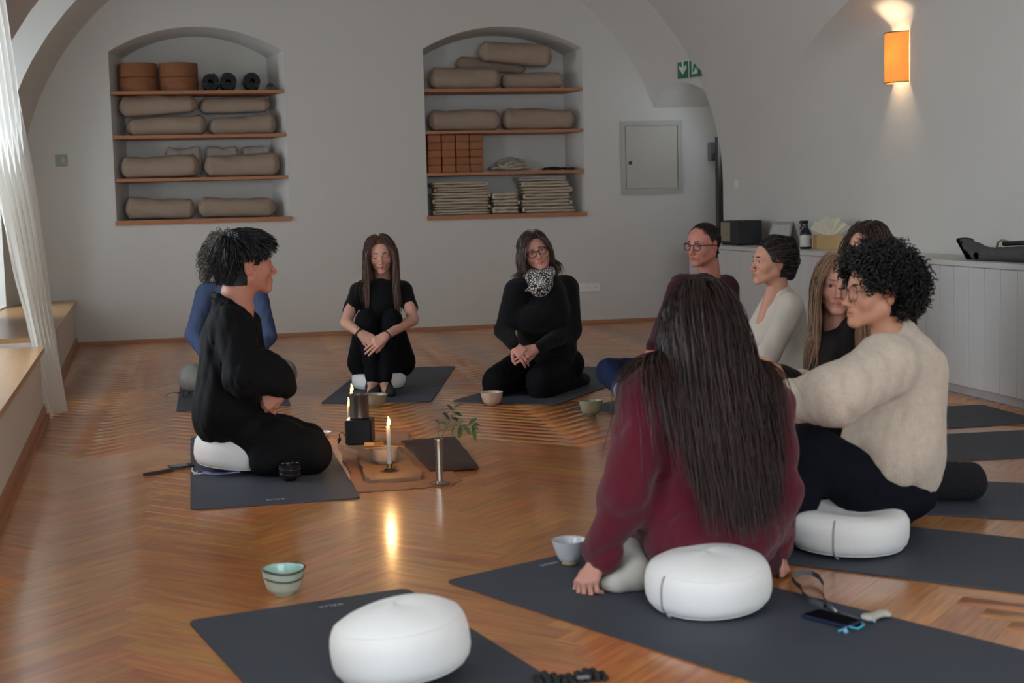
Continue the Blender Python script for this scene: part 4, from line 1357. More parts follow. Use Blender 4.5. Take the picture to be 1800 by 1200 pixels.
# grey bag lying on the cupboard at the right
M_FELT = mat('grey_felt', '#4a4847', rough=.95, var=.08, bump=.3, bscale=200); M_BLKL = mat('black_leather', '#0e0e10', rough=.45)
bagp = empty('grey_handbag', (4.30, 7.35, ZC))
def Lb(px, py, X): return PX(px, py, X) - np.array([4.30, 7.35, ZC])
bx_ = 4.28
prims = [cap(Lb(1728, 448, bx_), Lb(1850, 446, bx_), .040, .045, k=.03, n=(1, 0, 0), s=1.6), cap(Lb(1705, 432, bx_), Lb(1740, 450, bx_), .018, .035, k=.03, n=(1, 0, 0), s=2.2), cap(Lb(1697, 422, bx_), Lb(1720, 440, bx_), .012, .024, k=.025, n=(1, 0, 0), s=2.6)]
V_, Q_ = nets(prims, .008, disp=folds(.004, 18, 4))
V_[:, 2] = np.maximum(V_[:, 2], 0.0008)
link_mesh('bag_body', np_mesh('bag_body', V_, Q_), M_FELT, bagp)
prims = [cap(Lb(1694, 421, bx_), Lb(1716, 461, bx_), .013, .013, k=.02, n=(1, 0, 0), s=5.0)]
V_, Q_ = nets(prims, .006); V_[:, 2] = np.maximum(V_[:, 2], 0.0008)
link_mesh('bag_base', np_mesh('bag_base', V_, Q_), M_BLKL, bagp)
b = MB(); b.tube([Lb(1765, 428, bx_), Lb(1790, 427, bx_), Lb(1850, 426, bx_)], .014, 10); b.build('strap', M_BLKL, bagp, smooth=True)
b = MB(); b.tube([Lb(1752, 435, bx_), Lb(1754, 426, bx_), Lb(1761, 422, bx_), Lb(1772, 424, bx_)], .006, 8); b.build('strap_ring', mat('olive_cord', '#77714e', rough=.6), bagp, smooth=True)
tag(bagp, 'grey felt bag with black base lying on the white cupboard at right', 'bag')

# ---------------- on the walls
M_STEEL = mat('panel_grey', '#a9a79f', rough=.5, var=.02)
M_STEEL2 = mat('panel_door_grey', '#b0aca1', rough=.5, var=.02)
pn = empty('wall_panel', (4.095, Y_BACK, 1.57))
b = MB(); b.box((-.305, -.022, -.345), (-.262, 0, .345)).box((.262, -.022, -.345), (.305, 0, .345)).box((-.262, -.022, .302), (.262, 0, .345)).box((-.262, -.022, -.345), (.262, 0, -.302)); b.build('frame', M_STEEL, pn)
b = MB(); b.cbox((-.256, -.020, -.296), (.256, -.001, .296), .003); b.build('door', M_STEEL2, pn)
b = MB(); b.lathe([(.001, .012), (.017, .012), (.018, .006), (.018, 0)], 20, M=Matrix.Translation((-.215, -.019, -.05)) @ Matrix.Rotation(math.pi / 2, 4, 'X')); b.build('lock', M_DARKMETAL, pn, smooth=True, auto=40)
tag(pn, 'grey metal service panel with round lock on the back wall', 'wall panel')
def outlet(px, py, w, h, nsock, label, name='wall_outlet', Y=Y_BACK):
    c = P(px, py, Y); root = empty(name, c)
    b = MB(); b.cbox((-w / 2, -.012, -h / 2), (w / 2, 0, h / 2), .003); b.build('plate', M_WHITE, root)
    for k in range(nsock):
        x = (k - (nsock - 1) / 2) * .071
        b = MB(); b.lathe([(.030, .003), (.030, 0), (.022, .0005), (.001, .0005)], 24, M=Matrix.Translation((x, -.0125, 0)) @ Matrix.Rotation(math.pi / 2, 4, 'X')); b.build('socket', M_WHITE, root, smooth=True, auto=40)
        b = MB()
        for s in (-1, 1): b.tube([(x + s * .009, -.0128, 0), (x + s * .009, -.0135, 0)], .003, 8)
        b.build('hole', M_DARKMETAL, root)
    return tag(root, label, 'outlet')
outlet(1034, 505, .225, .08, 3, 'white wall outlet beside the kneeling person with scarf')
sw_ = empty('thermostat', P(108, 282, Y_BACK))
b = MB(); b.cbox((-.05, -.02, -.05), (.05, 0, .05), .004); b.build('plate', mat('grey_switch', '#8f958f', rough=.5), sw_)
b = MB(); b.cbox((.005, -.026, -.02), (.035, -.019, .02), .002); b.build('rocker', mat('pale_switch', '#a8aca6', rough=.5), sw_)
tag(sw_, 'small square grey wall switch left of the left niche', 'switch')
sw2 = empty('light_switch', (VC + VW, 12.05, 1.28))
b = MB(); b.cbox((-.010, -.04, -.04), (0, .04, .04), .003); b.build('plate', M_WHITE, sw2)
b = MB(); b.cbox((-.014, -.025, -.025), (-.009, .025, .025), .002); b.build('rocker', M_WHITE, sw2)
tag(sw2, 'white light switch on the right wall beside the passage', 'switch')
# emergency exit sign above the passage
M_EXIT = mat('exit_green', '#2f6b4f', rough=.4); M_EXW = mat('exit_white', '#c4cdc6', rough=.4)
def strip_x(y, z):
    t = (y - Y_ARCH) / (Y_BACK - Y_ARCH)
    te = strip_theta_for_z(max(0, min(1, t)), z)
    xa = vault(te)[0]; xb = vault(te, BC, BW, BB)[0]
    return xa + (xb - xa) * max(0, min(1, t))
sA = np.array([strip_x(12.57, 2.34) - .03, 12.57, 2.355])
ex = empty('exit_sign', sA)
e1 = unit([strip_x(12.45, 2.33) - strip_x(12.70, 2.33), -.25, 0]); e3 = np.array([0, 0, 1.0]); e2 = np.cross(e3, e1)
if e2[0] > 0: e2 = -e2
def sg(u, v, w=0): return e1 * u + e3 * v + e2 * w
def plate(u0, u1, v0, v1, w, name, m_, th=.004):
    b = MB(); V = [sg(u0, v0, w), sg(u1, v0, w), sg(u1, v1, w), sg(u0, v1, w), sg(u0, v0, w + th), sg(u1, v0, w + th), sg(u1, v1, w + th), sg(u0, v1, w + th)]
    b.add(V, [(0, 3, 2, 1), (4, 5, 6, 7), (0, 1, 5, 4), (1, 2, 6, 5), (2, 3, 7, 6), (3, 0, 4, 7)]); return b.build(name, m_, ex)
plate(0, .15, -.10, .10, 0, 'board', M_EXIT)
plate(.165, .315, -.10, .10, 0, 'board', M_EXIT)
plate(.152, .163, -.10, .10, 0, 'divider', M_EXW)
def poly2(pts, w, name, m_):
    b = MB(); n = len(pts); b.add([sg(u, v, w) for u, v in pts] + [sg(u, v, w + .0015) for u, v in pts], [tuple(range(n)), tuple(range(2 * n - 1, n - 1, -1))] + [(i, (i + 1) % n, n + (i + 1) % n, n + i) for i in range(n)]); return b.build(name, m_, ex)
poly2([(.062, .065), (.088, .065), (.088, -.005), (.125, .02), (.125, -.015), (.075, -.065), (.025, -.015), (.025, .02), (.062, -.005)], .0045, 'arrow', M_EXW)
poly2([(.20, -.075), (.28, -.075), (.28, .05), (.26, .07), (.22, .07), (.20, .05)], .0045, 'doorway_mark', M_EXW)
poly2([(.215, -.06), (.235, -.055), (.25, -.01), (.265, -.04), (.275, -.035), (.26, .02), (.25, .045), (.235, .04), (.225, 0)], .0065, 'running_figure', M_EXIT)
tag(ex, 'green emergency exit sign with down arrow above the passage', 'exit sign')
# passage: dark door edge and small lamp box
dr = MB(); dr.box((4.515, 12.45, 0), (4.62, 12.53, 1.72))
struct(dr.build('door_1', mat('door_dark', '#2c2a2b', rough=.5)))
lb = empty('wall_lamp_box', (4.72, Y_BACK, 1.61))
b = MB(); b.cbox((-.06, -.09, -.085), (.06, 0, .085), .005); b.build('housing', mat('grey_box', '#6b6c6e', rough=.5), lb)
b = MB(); b.lathe([(.001, .04), (.03, .035), (.035, 0)], 16, M=Matrix.Translation((-.02, -.092, -.055)) @ Matrix.Rotation(math.pi / 2, 4, 'X')); b.build('spot', M_DARKMETAL, lb, smooth=True)
tag(lb, 'small grey box lamp in the passage at the far right', 'lamp')
# sconce
M_SHADE = bpy.data.materials.new('lamp_shade_linen'); M_SHADE.use_nodes = True
_nt = M_SHADE.node_tree; _nt.nodes.clear()
_o = _nt.nodes.new('ShaderNodeOutputMaterial'); _a = _nt.nodes.new('ShaderNodeBsdfDiffuse'); _t = _nt.nodes.new('ShaderNodeBsdfTranslucent'); _m = _nt.nodes.new('ShaderNodeMixShader')
_w = _nt.nodes.new('ShaderNodeTexNoise'); _w.inputs['Scale'].default_value = 160; _tc = _nt.nodes.new('ShaderNodeTexCoord'); _mp = _nt.nodes.new('ShaderNodeMapping'); _mp.inputs['Scale'].default_value = (1, 1, .15)
_cr = _nt.nodes.new('ShaderNodeValToRGB'); _cr.color_ramp.elements[0].color = lin('#f0c070'); _cr.color_ramp.elements[1].color = lin('#f8d48c')
_nt.links.new(_tc.outputs['Object'], _mp.inputs[0]); _nt.links.new(_mp.outputs[0], _w.inputs['Vector']); _nt.links.new(_w.outputs['Fac'], _cr.inputs[0])
_nt.links.new(_cr.outputs[0], _t.inputs[0]); _nt.links.new(_cr.outputs[0], _a.inputs[0]); _m.inputs[0].default_value = .42
_nt.links.new(_a.outputs[0], _m.inputs[1]); _nt.links.new(_t.outputs[0], _m.inputs[2]); _nt.links.new(_m.outputs[0], _o.inputs[0])
p0 = PX(1570, 102, VC + VW - .06)
scn = empty('wall_sconce', (VC + VW - .004, float(p0[1]), float(p0[2])))
wall_tilt = 0.0
b = MB(); V = []; Fs = []
NS_ = 24; hh = .165; rx, ry = .105, .115
for z in (-hh, hh):
    for rr_ in (1.0, .975):
        for k in range(NS_ + 1):
            a = math.pi / 2 + math.pi * k / NS_
            V.append((rx * rr_ * math.cos(a), ry * rr_ * math.sin(a), z))
n = NS_ + 1
for k in range(NS_):
    Fs += [(k, k + 1, 2 * n + k + 1, 2 * n + k), (n + k + 1, n + k, 3 * n + k, 3 * n + k + 1), (k + 1, k, n + k, n + k + 1), (2 * n + k, 2 * n + k + 1, 3 * n + k + 1, 3 * n + k)]
b.add(V, Fs); b.build('shade', M_SHADE, scn, smooth=True, auto=40)
for z in (-hh, hh):
    b = MB(); b.tube([(rx * 1.01 * math.cos(math.pi / 2 + math.pi * k / NS_), ry * 1.01 * math.sin(math.pi / 2 + math.pi * k / NS_), z) for k in range(NS_ + 1)], .003, 6); b.build('rim', mat('bronze_rim', '#4a3a28', rough=.5), scn, smooth=True)
b = MB(); b.cbox((-.012, -.05, -.07), (.003, .05, .07), .003); b.build('back_plate', M_WHITE, scn)
b = MB(); b.tube([(-.015, 0, -.02), (-.045, 0, -.01)], .012, 10); b.build('lamp_holder', M_WHITE, scn, smooth=True, auto=40)
b = MB(); b.lathe([(.001, .04), (.018, .03), (.024, .005), (.018, -.02), (.010, -.03), (.001, -.031)], 20, c=(-.05, 0, 0)); b.build('bulb', mat('warm_bulb', '#ffd9a0', emit='#ffcf8a', emit_s=30), scn, smooth=True)
ld = bpy.data.lights.new('sconce_light', 'POINT'); ld.energy = 22.0; ld.color = (1, .82, .56); ld.shadow_soft_size = .03
lo = bpy.data.objects.new('sconce_light', ld); lo.location = (-.05, 0, 0); lo.parent = scn; COL.objects.link(lo)
tag(scn, 'glowing half-round orange wall lamp on the right wall', 'wall lamp')

# ---------------- curtain
M_CURT = bpy.data.materials.new('white_curtain'); M_CURT.use_nodes = True
_nt = M_CURT.node_tree; _nt.nodes.clear()
_o = _nt.nodes.new('ShaderNodeOutputMaterial'); _a = _nt.nodes.new('ShaderNodeBsdfDiffuse'); _t = _nt.nodes.new('ShaderNodeBsdfTranslucent'); _m = _nt.nodes.new('ShaderNodeMixShader')
_n = _nt.nodes.new('ShaderNodeTexNoise'); _n.inputs['Scale'].default_value = 90; _cr = _nt.nodes.new('ShaderNodeValToRGB')
_cr.color_ramp.elements[0].color = lin('#f0eee8'); _cr.color_ramp.elements[1].color = lin('#faf9f5')
_nt.links.new(_n.outputs['Fac'], _cr.inputs[0]); _nt.links.new(_cr.outputs[0], _a.inputs[0]); _nt.links.new(_cr.outputs[0], _t.inputs[0])
_m.inputs[0].default_value = .80; _nt.links.new(_a.outputs[0], _m.inputs[1]); _nt.links.new(_t.outputs[0], _m.inputs[2]); _nt.links.new(_m.outputs[0], _o.inputs[0])
cur = empty('curtain', (-1.0, 8.6, 0))
NZ, NU = 40, 90
V = []
for iz in range(NZ + 1):
    z = 0.012 + (2.62 - .012) * iz / NZ
    t = iz / NZ
    # bundled cloth: wide at the top, gathered and swept towards the room at the bottom
    r_edge = np.array([-0.905 - .245 * t ** 0.9, 8.62 - .02 * t])
    l_edge = np.array([-1.015 - .20 * t ** .8 - .10 * math.sin(math.pi * min(1, t * 1.2)) * .3, 8.54 - 1.25 * max(0, t - .22) ** 1.1])
    if t < .3: l_edge = l_edge + np.array([.02 * (1 - t / .3), 0])
    for iu in range(NU + 1):
        u = iu / NU
        p = l_edge + (r_edge - l_edge) * u
        dv_ = r_edge - l_edge; nr = np.array([-dv_[1], dv_[0]]); nr /= max(1e-6, np.linalg.norm(nr))
        A = .030 * (.55 + .45 * t)
        w = A * math.sin(u * 34 + .8 * math.sin(z * 2.1) + 2.0 * u * u) + .012 * math.sin(u * 71 + z * 3)
        p = p + nr * w
        V.append((p[0] + 1.0, p[1] - 8.6, z))
Fs = [(i * (NU + 1) + k, i * (NU + 1) + k + 1, (i + 1) * (NU + 1) + k + 1, (i + 1) * (NU + 1) + k) for i in range(NZ) for k in range(NU)]
b = MB(); b.add(V, Fs); o = b.build('drape', M_CURT, cur, smooth=True)
b = MB(); b.tube([(-.25, -1.6, 2.64), (-.13, .25, 2.64)], .012, 10); b.build('curtain_rail', M_DARKMETAL, cur, smooth=True, auto=40)
tag(cur, 'long white curtain gathered at the left window', 'curtain')
# ================================================================== WHAT LIES IN THE NICHES
M_BOLS = mat('bolster_linen', '#9d8a79', rough=.9, var=.05, vscale=5, bump=.25, bscale=120, spec=.2)
M_BOLS_L = mat('pale_pillow_linen', '#b4aaa2', rough=.9, var=.05, vscale=5, bump=.25, bscale=120, spec=.2)
M_CORK = mat('cork', '#8c5a3a', rough=.85, var=.16, vscale=70, bump=.2, bscale=120)
M_CORKB = mat('cork_block', '#96603e', rough=.85, var=.16, vscale=70, bump=.2, bscale=120, objrand=.12)


def bolster(pix, label, material=None, Yc=13.33, seed=0, name='bolster', group='linen bolsters in the niches', knot=True, zfloor=None, sag=.06, ys=.95):
    """pix: x0, x1, and the top/bottom rows at the left and right end"""
    x0, x1, tl, bl, tr, br = pix
    a0, a1 = P(x0, (tl + bl) / 2, Yc), P(x1, (tr + br) / 2, Yc)
    r0 = (bl - tl) / 2 * mpp(a0); r1 = (br - tr) / 2 * mpp(a1)
    if zfloor is not None:
        zm = min(a0[2] - r0, a1[2] - r1)
        dz = zfloor - zm; a0 = a0 + [0, 0, dz]; a1 = a1 + [0, 0, dz]
    c = (a0 + a1) / 2
    ax = a1 - a0; L_ = np.linalg.norm(ax); ax = ax / L_
    up = unit(np.array([0, 0, 1]) - ax * ax[2]); sd = np.cross(ax, up)
    rr = np.random.RandomState(seed)
    ph = rr.rand(6) * 6.28
    n, m_ = 36, 48
    V = []
    for i in range(m_ + 1):
        t = i / m_
        e = min(t, 1 - t)
        prof = min(1, (e / .085)) ** .50 if e > 0 else .02
        ro = (r0 + (r1 - r0) * t) * max(.03, prof) * (1 + .02 * math.sin(t * 9 + ph[0]))
        for k in range(n):
            a = 2 * math.pi * k / n
            wr = .13 * (abs(math.sin(3.5 * a + ph[1] + 2 * math.sin(t * 9 + ph[2]))) - .6) * (1 - min(1, e / .22)) + .030 * math.sin(2 * a + t * 7 + ph[3]) + .018 * math.sin(5 * a + t * 16 + ph[4]) - .05 * math.exp(-((t - .5 - .3 * math.sin(ph[5])) / .06) ** 2) * max(0, math.sin(a))
            rad = ro * (1 + wr)
            zq = rad * math.sin(a); yq = rad * math.cos(a)
            if zq < -.72 * ro: zq = -.72 * ro - (abs(zq) - .72 * ro) * .35      # rests flat
            p = (c - a0) * 0 + ax * (t - .5) * L_ + up * zq + sd * yq * ys
            V.append(p + np.array([0, 0, -.3 * sag * r0 * math.sin(math.pi * t)]))
    V = np.array(V)
    root = empty(name, c)
    if zfloor is not None:
        V[:, 2] += zfloor + .001 - (V[:, 2].min() + c[2])
    Fs = [(i * n + k, i * n + (k + 1) % n, (i + 1) * n + (k + 1) % n, (i + 1) * n + k) for i in range(m_) for k in range(n)]
    Fs += [tuple(range(n - 1, -1, -1)), tuple(m_ * n + k for k in range(n))]
    mb = MB(); mb.add(V, Fs); mb.build('cover', material or M_BOLS, root, smooth=True)
    # piping where the end is gathered
    for i in (2, m_ - 2):
        mb = MB(); mb.tube([V[i * n + k] * 1.0 for k in range(n)], .004, 5, closed=True); mb.build('piping', material or M_BOLS, root, smooth=True)
    return tag(root, label, 'bolster', group)


nl, nr_ = NICHES
S = nl['shelves']
bolster((208, 348, 169, 210, 167, 199), 'upper left bolster on the second shelf of the left niche', seed=1, Yc=13.30)
bolster((222, 365, 205, 238, 196, 236), 'lower left bolster on the second shelf of the left niche', seed=2, zfloor=S[1], Yc=13.30)
bolster((350, 475, 173, 203, 169, 199), 'upper right bolster on the second shelf of the left niche', seed=3, Yc=13.36)
bolster((366, 486, 204, 234, 192, 233), 'lower right bolster on the second shelf of the left niche', seed=4, zfloor=S[1], Yc=13.30)
bolster((211, 353, 276, 318, 271, 312), 'left front bolster on the third shelf of the left niche', seed=5, zfloor=S[2], Yc=13.27)
bolster((358, 493, 270, 311, 265, 309), 'right front bolster on the third shelf of the left niche', seed=6, zfloor=S[2], Yc=13.27)
for k, (a, b) in enumerate(((290, 356), (361, 421), (425, 476))):
    bolster((a, b, 246, 304, 244, 302), '%s pale pillow behind the bolsters on the third shelf of the left niche' % ['first', 'second', 'third'][k], M_BOLS_L, seed=7 + k, zfloor=S[2], Yc=13.455, ys=.5, name='pillow', group='pale pillows in the left niche')
bolster((219, 345, 343, 386, 347, 384), 'left bolster on the bottom shelf of the left niche', seed=11, zfloor=S[3], Yc=13.29)
bolster((347, 486, 347, 385, 347, 383), 'right bolster on the bottom shelf of the left niche', seed=12, zfloor=S[3], Yc=13.29)
R_ = nr_['shelves']
bolster((752, 880, 114, 157, 117, 156), 'left bolster lying on the top shelf of the right niche', seed=13, zfloor=R_[0], Yc=13.28)
bolster((880, 991, 126, 157, 124, 155), 'right bolster lying on the top shelf of the right niche', seed=14, zfloor=R_[0], Yc=13.30)
bolster((800, 925, 98, 126, 110, 132), 'flat bolster lying behind the others on the top shelf of the right niche', seed=15, Yc=13.46, ys=.6)
bolster((841, 970, 71, 110, 80, 123), 'uppermost bolster under the arch of the right niche', seed=16, Yc=13.30)
bolster((751, 881, 190, 231, 190, 229), 'left bolster on the second shelf of the right niche', seed=17, zfloor=R_[1], Yc=13.28)
bolster((881, 1010, 186, 229, 190, 227), 'right bolster on the second shelf of the right niche', seed=18, zfloor=R_[1], Yc=13.28)

# cork drums, two stacks of two
def drum(px, z0, label):
    c = P(px, 140, 13.34); r = 33.6 * mpp(c)
    root = empty('cork_drum', (c[0], c[1], z0 + .001))
    mb = MB(); mb.lathe([(.001, 0), (r * .985, 0), (r, .006), (r, .118), (r * .985, .124), (.001, .124)], 40); mb.build('core', M_CORK, root, smooth=True, auto=40)
    mb = MB(); mb.lathe([(r + .001, .05), (r + .0016, .052), (r + .0016, .078), (r + .001, .08)], 40); mb.build('band', M_CORK, root, smooth=True)
    return tag(root, label, 'cork drum', 'cork drums in the left niche')
for i, px in enumerate((243, 314)):
    for j in range(2):
        drum(px, S[0] + j * .128, '%s cork drum of the %s stack on the left niche top shelf' % (('lower', 'upper')[j], ('left', 'right')[i]))
# rolled mats, seen end on
M_ROLL = mat('rolled_mat_rubber', '#31383a', rough=.7, var=.06)
for k, px in enumerate((370, 401, 443)):
    c = P(px, 146, 13.2); R0 = 15.6 * mpp(c)
    root = empty('rolled_mat', (c[0], 13.18, S[0] + .001))
    V = []; Fs = []; N_ = 120
    for i in range(N_ + 1):
        a = 2 * math.pi * 5.2 * i / N_
        r = .026 + (R0 - .026) * i / N_
        for rr in (r - .0045, r):
            for yy in (0, .34): V.append((rr * math.cos(a + k), yy, rr * math.sin(a + k) + R0))
    for i in range(N_):
        q = i * 4; e = q + 4
        Fs += [(q, q + 2, e + 2, e), (q + 1, e + 1, e + 3, q + 3), (q + 2, q + 3, e + 3, e + 2), (q, e, e + 1, q + 1)]
    Fs += [(0, 1, 3, 2), (N_ * 4, N_ * 4 + 2, N_ * 4 + 3, N_ * 4 + 1)]
    mb = MB(); mb.add(V, Fs); mb.build('roll', M_ROLL, root)
    mb = MB(); mb.lathe([(.026, 0), (.026, .30), (.001, .30)], 20, M=Matrix.Translation((0, .02, R0)) @ Matrix.Rotation(-math.pi / 2, 4, 'X')); mb.build('core', M_DARKMETAL, root)
    tag(root, '%s rolled dark mat on the top shelf of the left niche' % ['first', 'second', 'third'][k], 'rolled mat', 'rolled mats in the left niche')
# strap bundle beside the rolls
c = P(478, 158, 13.25); root = empty('strap_bundle', (c[0], 13.25, S[0] + .001))
M_GST = mat('grey_green_strap', '#4b5756', rough=.8, bump=.2, bscale=200)
for k in range(6):
    w = .030 + .006 * k
    pts = [(-.06 + .004 * k, 0, .006 + .005 * k), (-.045 + .003 * k, .01 * k, .03 + .008 * k), (-.01, .01 * k, .075 - .008 * k), (.03 - .003 * k, .01 * k, .035 + .004 * k), (.06 - .003 * k, 0, .006 + .004 * k)]
    mb = MB(); mb.tube(pts, .006, 6, flat=.5); mb.build('loop', M_GST, root, smooth=True)
mb = MB(); mb.box((-.07, -.02, 0), (.07, .06, .012)); mb.build('strap_layer', M_GST, root)
tag(root, 'folded grey-green strap bundle beside the rolled mats', 'strap')

# cork blocks: four columns, five rows
cxs = [(752, 776), (777, 801), (802, 825.5), (826, 850)]
h_ = (R_[1] - .030 - R_[2]) / 5 * .985
GAPB = .004
bl_me = None
for j in range(5):
    for i, (xa, xb) in enumerate(cxs):
        pa, pb = P(xa, 270, 13.17), P(xb, 270, 13.17)
        w = pb[0] - pa[0] - .004
        if bl_me is None:
            mb = MB(); mb.cbox((-w / 2, 0, 0), (w / 2, .22, h_ - .0015), .006)
            o = mb.build('cork_block', M_CORKB); bl_me = o.data
        else:
            o = bpy.data.objects.new('cork_block', bl_me); COL.objects.link(o)
        o.location = ((pa[0] + pb[0]) / 2 + rnd.uniform(-.002, .002), 13.165 + rnd.uniform(0, .01), R_[2] + .001 + j * (h_))
        tag(o, 'cork yoga block, %s row from the shelf, %s from the left' % (['bottom', 'second', 'middle', 'fourth', 'top'][j], ['first', 'second', 'third', 'fourth'][i]), 'yoga block', 'cork blocks in the right niche')

# cloth straps in a heap, black straps
M_CST = mat('cream_strap', '#b5aa98', rough=.9, bump=.3, bscale=200); M_BST = mat('black_strap', '#131417', rough=.7, bump=.2, bscale=200)
def strap_heap(px0, px1, n, material, label, seed, hmax, Yc=13.32, rad=.011):
    rr = np.random.RandomState(seed)
    a = P(px0, 290, Yc); b = P(px1, 290, Yc)
    root = empty('cloth_strap', ((a[0] + b[0]) / 2, Yc, R_[2] + .001))
    L_ = (b[0] - a[0]) / 2
    for s in range(n):
        pts = []
        ph_ = rr.rand(3) * 6.28
        amp = rr.uniform(.35, 1.0); zo = rr.uniform(.2, 1.0)
        for q in range(22):
            t = q / 21
            x = L_ * amp * math.cos(t * 6.28 * 1.5 + ph_[0]) * (.92)
            y = .09 * math.sin(t * 6.28 * 1.1 + ph_[1])
            z = .008 + hmax * zo * max(0, 1 - (x / L_) ** 2) * (.6 + .4 * math.sin(t * 9 + ph_[1])) + .006 * math.sin(t * 12 + ph_[2]) + .006
            pts.append((x, y, z))
        mb = MB(); mb.tube(pts, rad, 6, flat=.35); mb.build('loop', material, root, smooth=True)
    return tag(root, label, 'strap')
strap_heap(852, 942, 9, M_CST, 'heap of cream cotton straps beside the cork blocks', 3, .13)
strap_heap(946, 1000, 4, M_BST, 'flat heap of black straps on the third shelf of the right niche', 8, .022, Yc=13.24, rad=.009)
strap_heap(985, 1020, 3, mat('dark_blue_strap', '#272c36', rough=.8), 'small dark blue strap at the end of the third shelf of the right niche', 9, .012, Yc=13.30, rad=.007)

# folded blankets
M_BLK1 = mat('cream_blanket', '#c6b8a2', rough=.95, var=.04, vscale=8, bump=.35, bscale=160, objrand=.06)
M_BLK2 = mat('white_blanket', '#bcb8b4', rough=.95, var=.04, vscale=8, bump=.35, bscale=160, objrand=.05)
def blanket(xa, xb, z0, h, label, material, Yc=13.17, seed=0, plies=2, depth=.30):
    pa, pb = P(xa, 350, Yc), P(xb, 350, Yc)
    W = pb[0] - pa[0]
    root = empty('folded_blanket', ((pa[0] + pb[0]) / 2, Yc, z0))
    rr = np.random.RandomState(seed)
    ply = h / plies
    for k in range(plies):
        V = []; nW, nc = 22, 12
        ph_ = rr.rand(4) * 6.28
        dx = rr.uniform(-.012, .012); dw = rr.uniform(-.02, .0)
        for i in range(nW + 1):
            t = i / nW
            e = min(t, 1 - t)
            rx_ = min(1, e / .03) ** .5 if e > 0 else .15
            x = (t - .5) * (W + dw) + dx
            sag_ = .10 * ply * math.sin(t * 8 + ph_[0]) + .08 * ply * math.sin(t * 17 + ph_[1])
            for c_ in range(nc):
                a = 2 * math.pi * c_ / nc
                yy = math.copysign(abs(math.cos(a)) ** .35, math.cos(a)) * depth / 2 + depth / 2
                zz = math.copysign(abs(math.sin(a)) ** .55, math.sin(a)) * ply * .49 * max(.35, rx_) + ply * (k + .5) + sag_ * .5
                if yy < depth / 2: yy += .006 * math.sin(t * 11 + ph_[2] + k)
                V.append((x, yy, max(0.0005, zz)))
        Fs = [(i * nc + q, i * nc + (q + 1) % nc, (i + 1) * nc + (q + 1) % nc, (i + 1) * nc + q) for i in range(nW) for q in range(nc)]
        Fs += [tuple(range(nc - 1, -1, -1)), tuple(nW * nc + q for q in range(nc))]
        mb = MB(); mb.add(V, Fs); mb.build('fold', material, root, smooth=True, auto=60)
    # the round fold that joins the plies at one side
    s = 1 if seed % 2 else -1
    mb = MB(); mb.tube([(s * W / 2 * .985, .02, ply * .5 + ply * (plies - 1) * q / 6) if q not in (0, 6) else (s * W / 2 * .97, .02, ply * .5 + ply * (plies - 1) * q / 6) for q in range(7)], ply * .42, 8); mb.build('fold_edge', material, root, smooth=True)
    return tag(root, label, 'blanket', 'folded blankets in the right niche')
z = R_[3] + .001
spec = [(762, 862, .048), (763, 862, .045), (762, 861, .055), (761, 862, .050), (765, 859, .043), (762, 858, .055)]
for k, (xa, xb, h) in enumerate(spec):
    blanket(xa, xb, z, h, '%s cream blanket from below in the left stack of the right niche' % ['first', 'second', 'third', 'fourth', 'fifth', 'sixth'][k], M_BLK1, seed=k); z += h + .003
z = R_[3] + .001
for k, (xa, xb, h) in enumerate([(868, 913, .07), (869, 913, .06), (868, 912, .06)]):
    blanket(xa, xb, z, h, '%s blanket of the small middle pile in the right niche' % ['lowest', 'middle', 'top'][k], M_BLK1, seed=20 + k, plies=2); z += h + .003
z = R_[3] + .001
for k, (xa, xb, h) in enumerate([(920, 1012, .06), (918, 1005, .06), (922, 1004, .055), (918, 1006, .055), (920, 1004, .055), (910, 995, .045)]):
    blanket(xa, xb, z, h, '%s blanket from below in the right stack of the right niche' % ['first', 'second', 'third', 'fourth', 'fifth', 'sixth'][k], M_BLK2 if k == 5 else M_BLK1, seed=30 + k, plies=2); z += h + .003
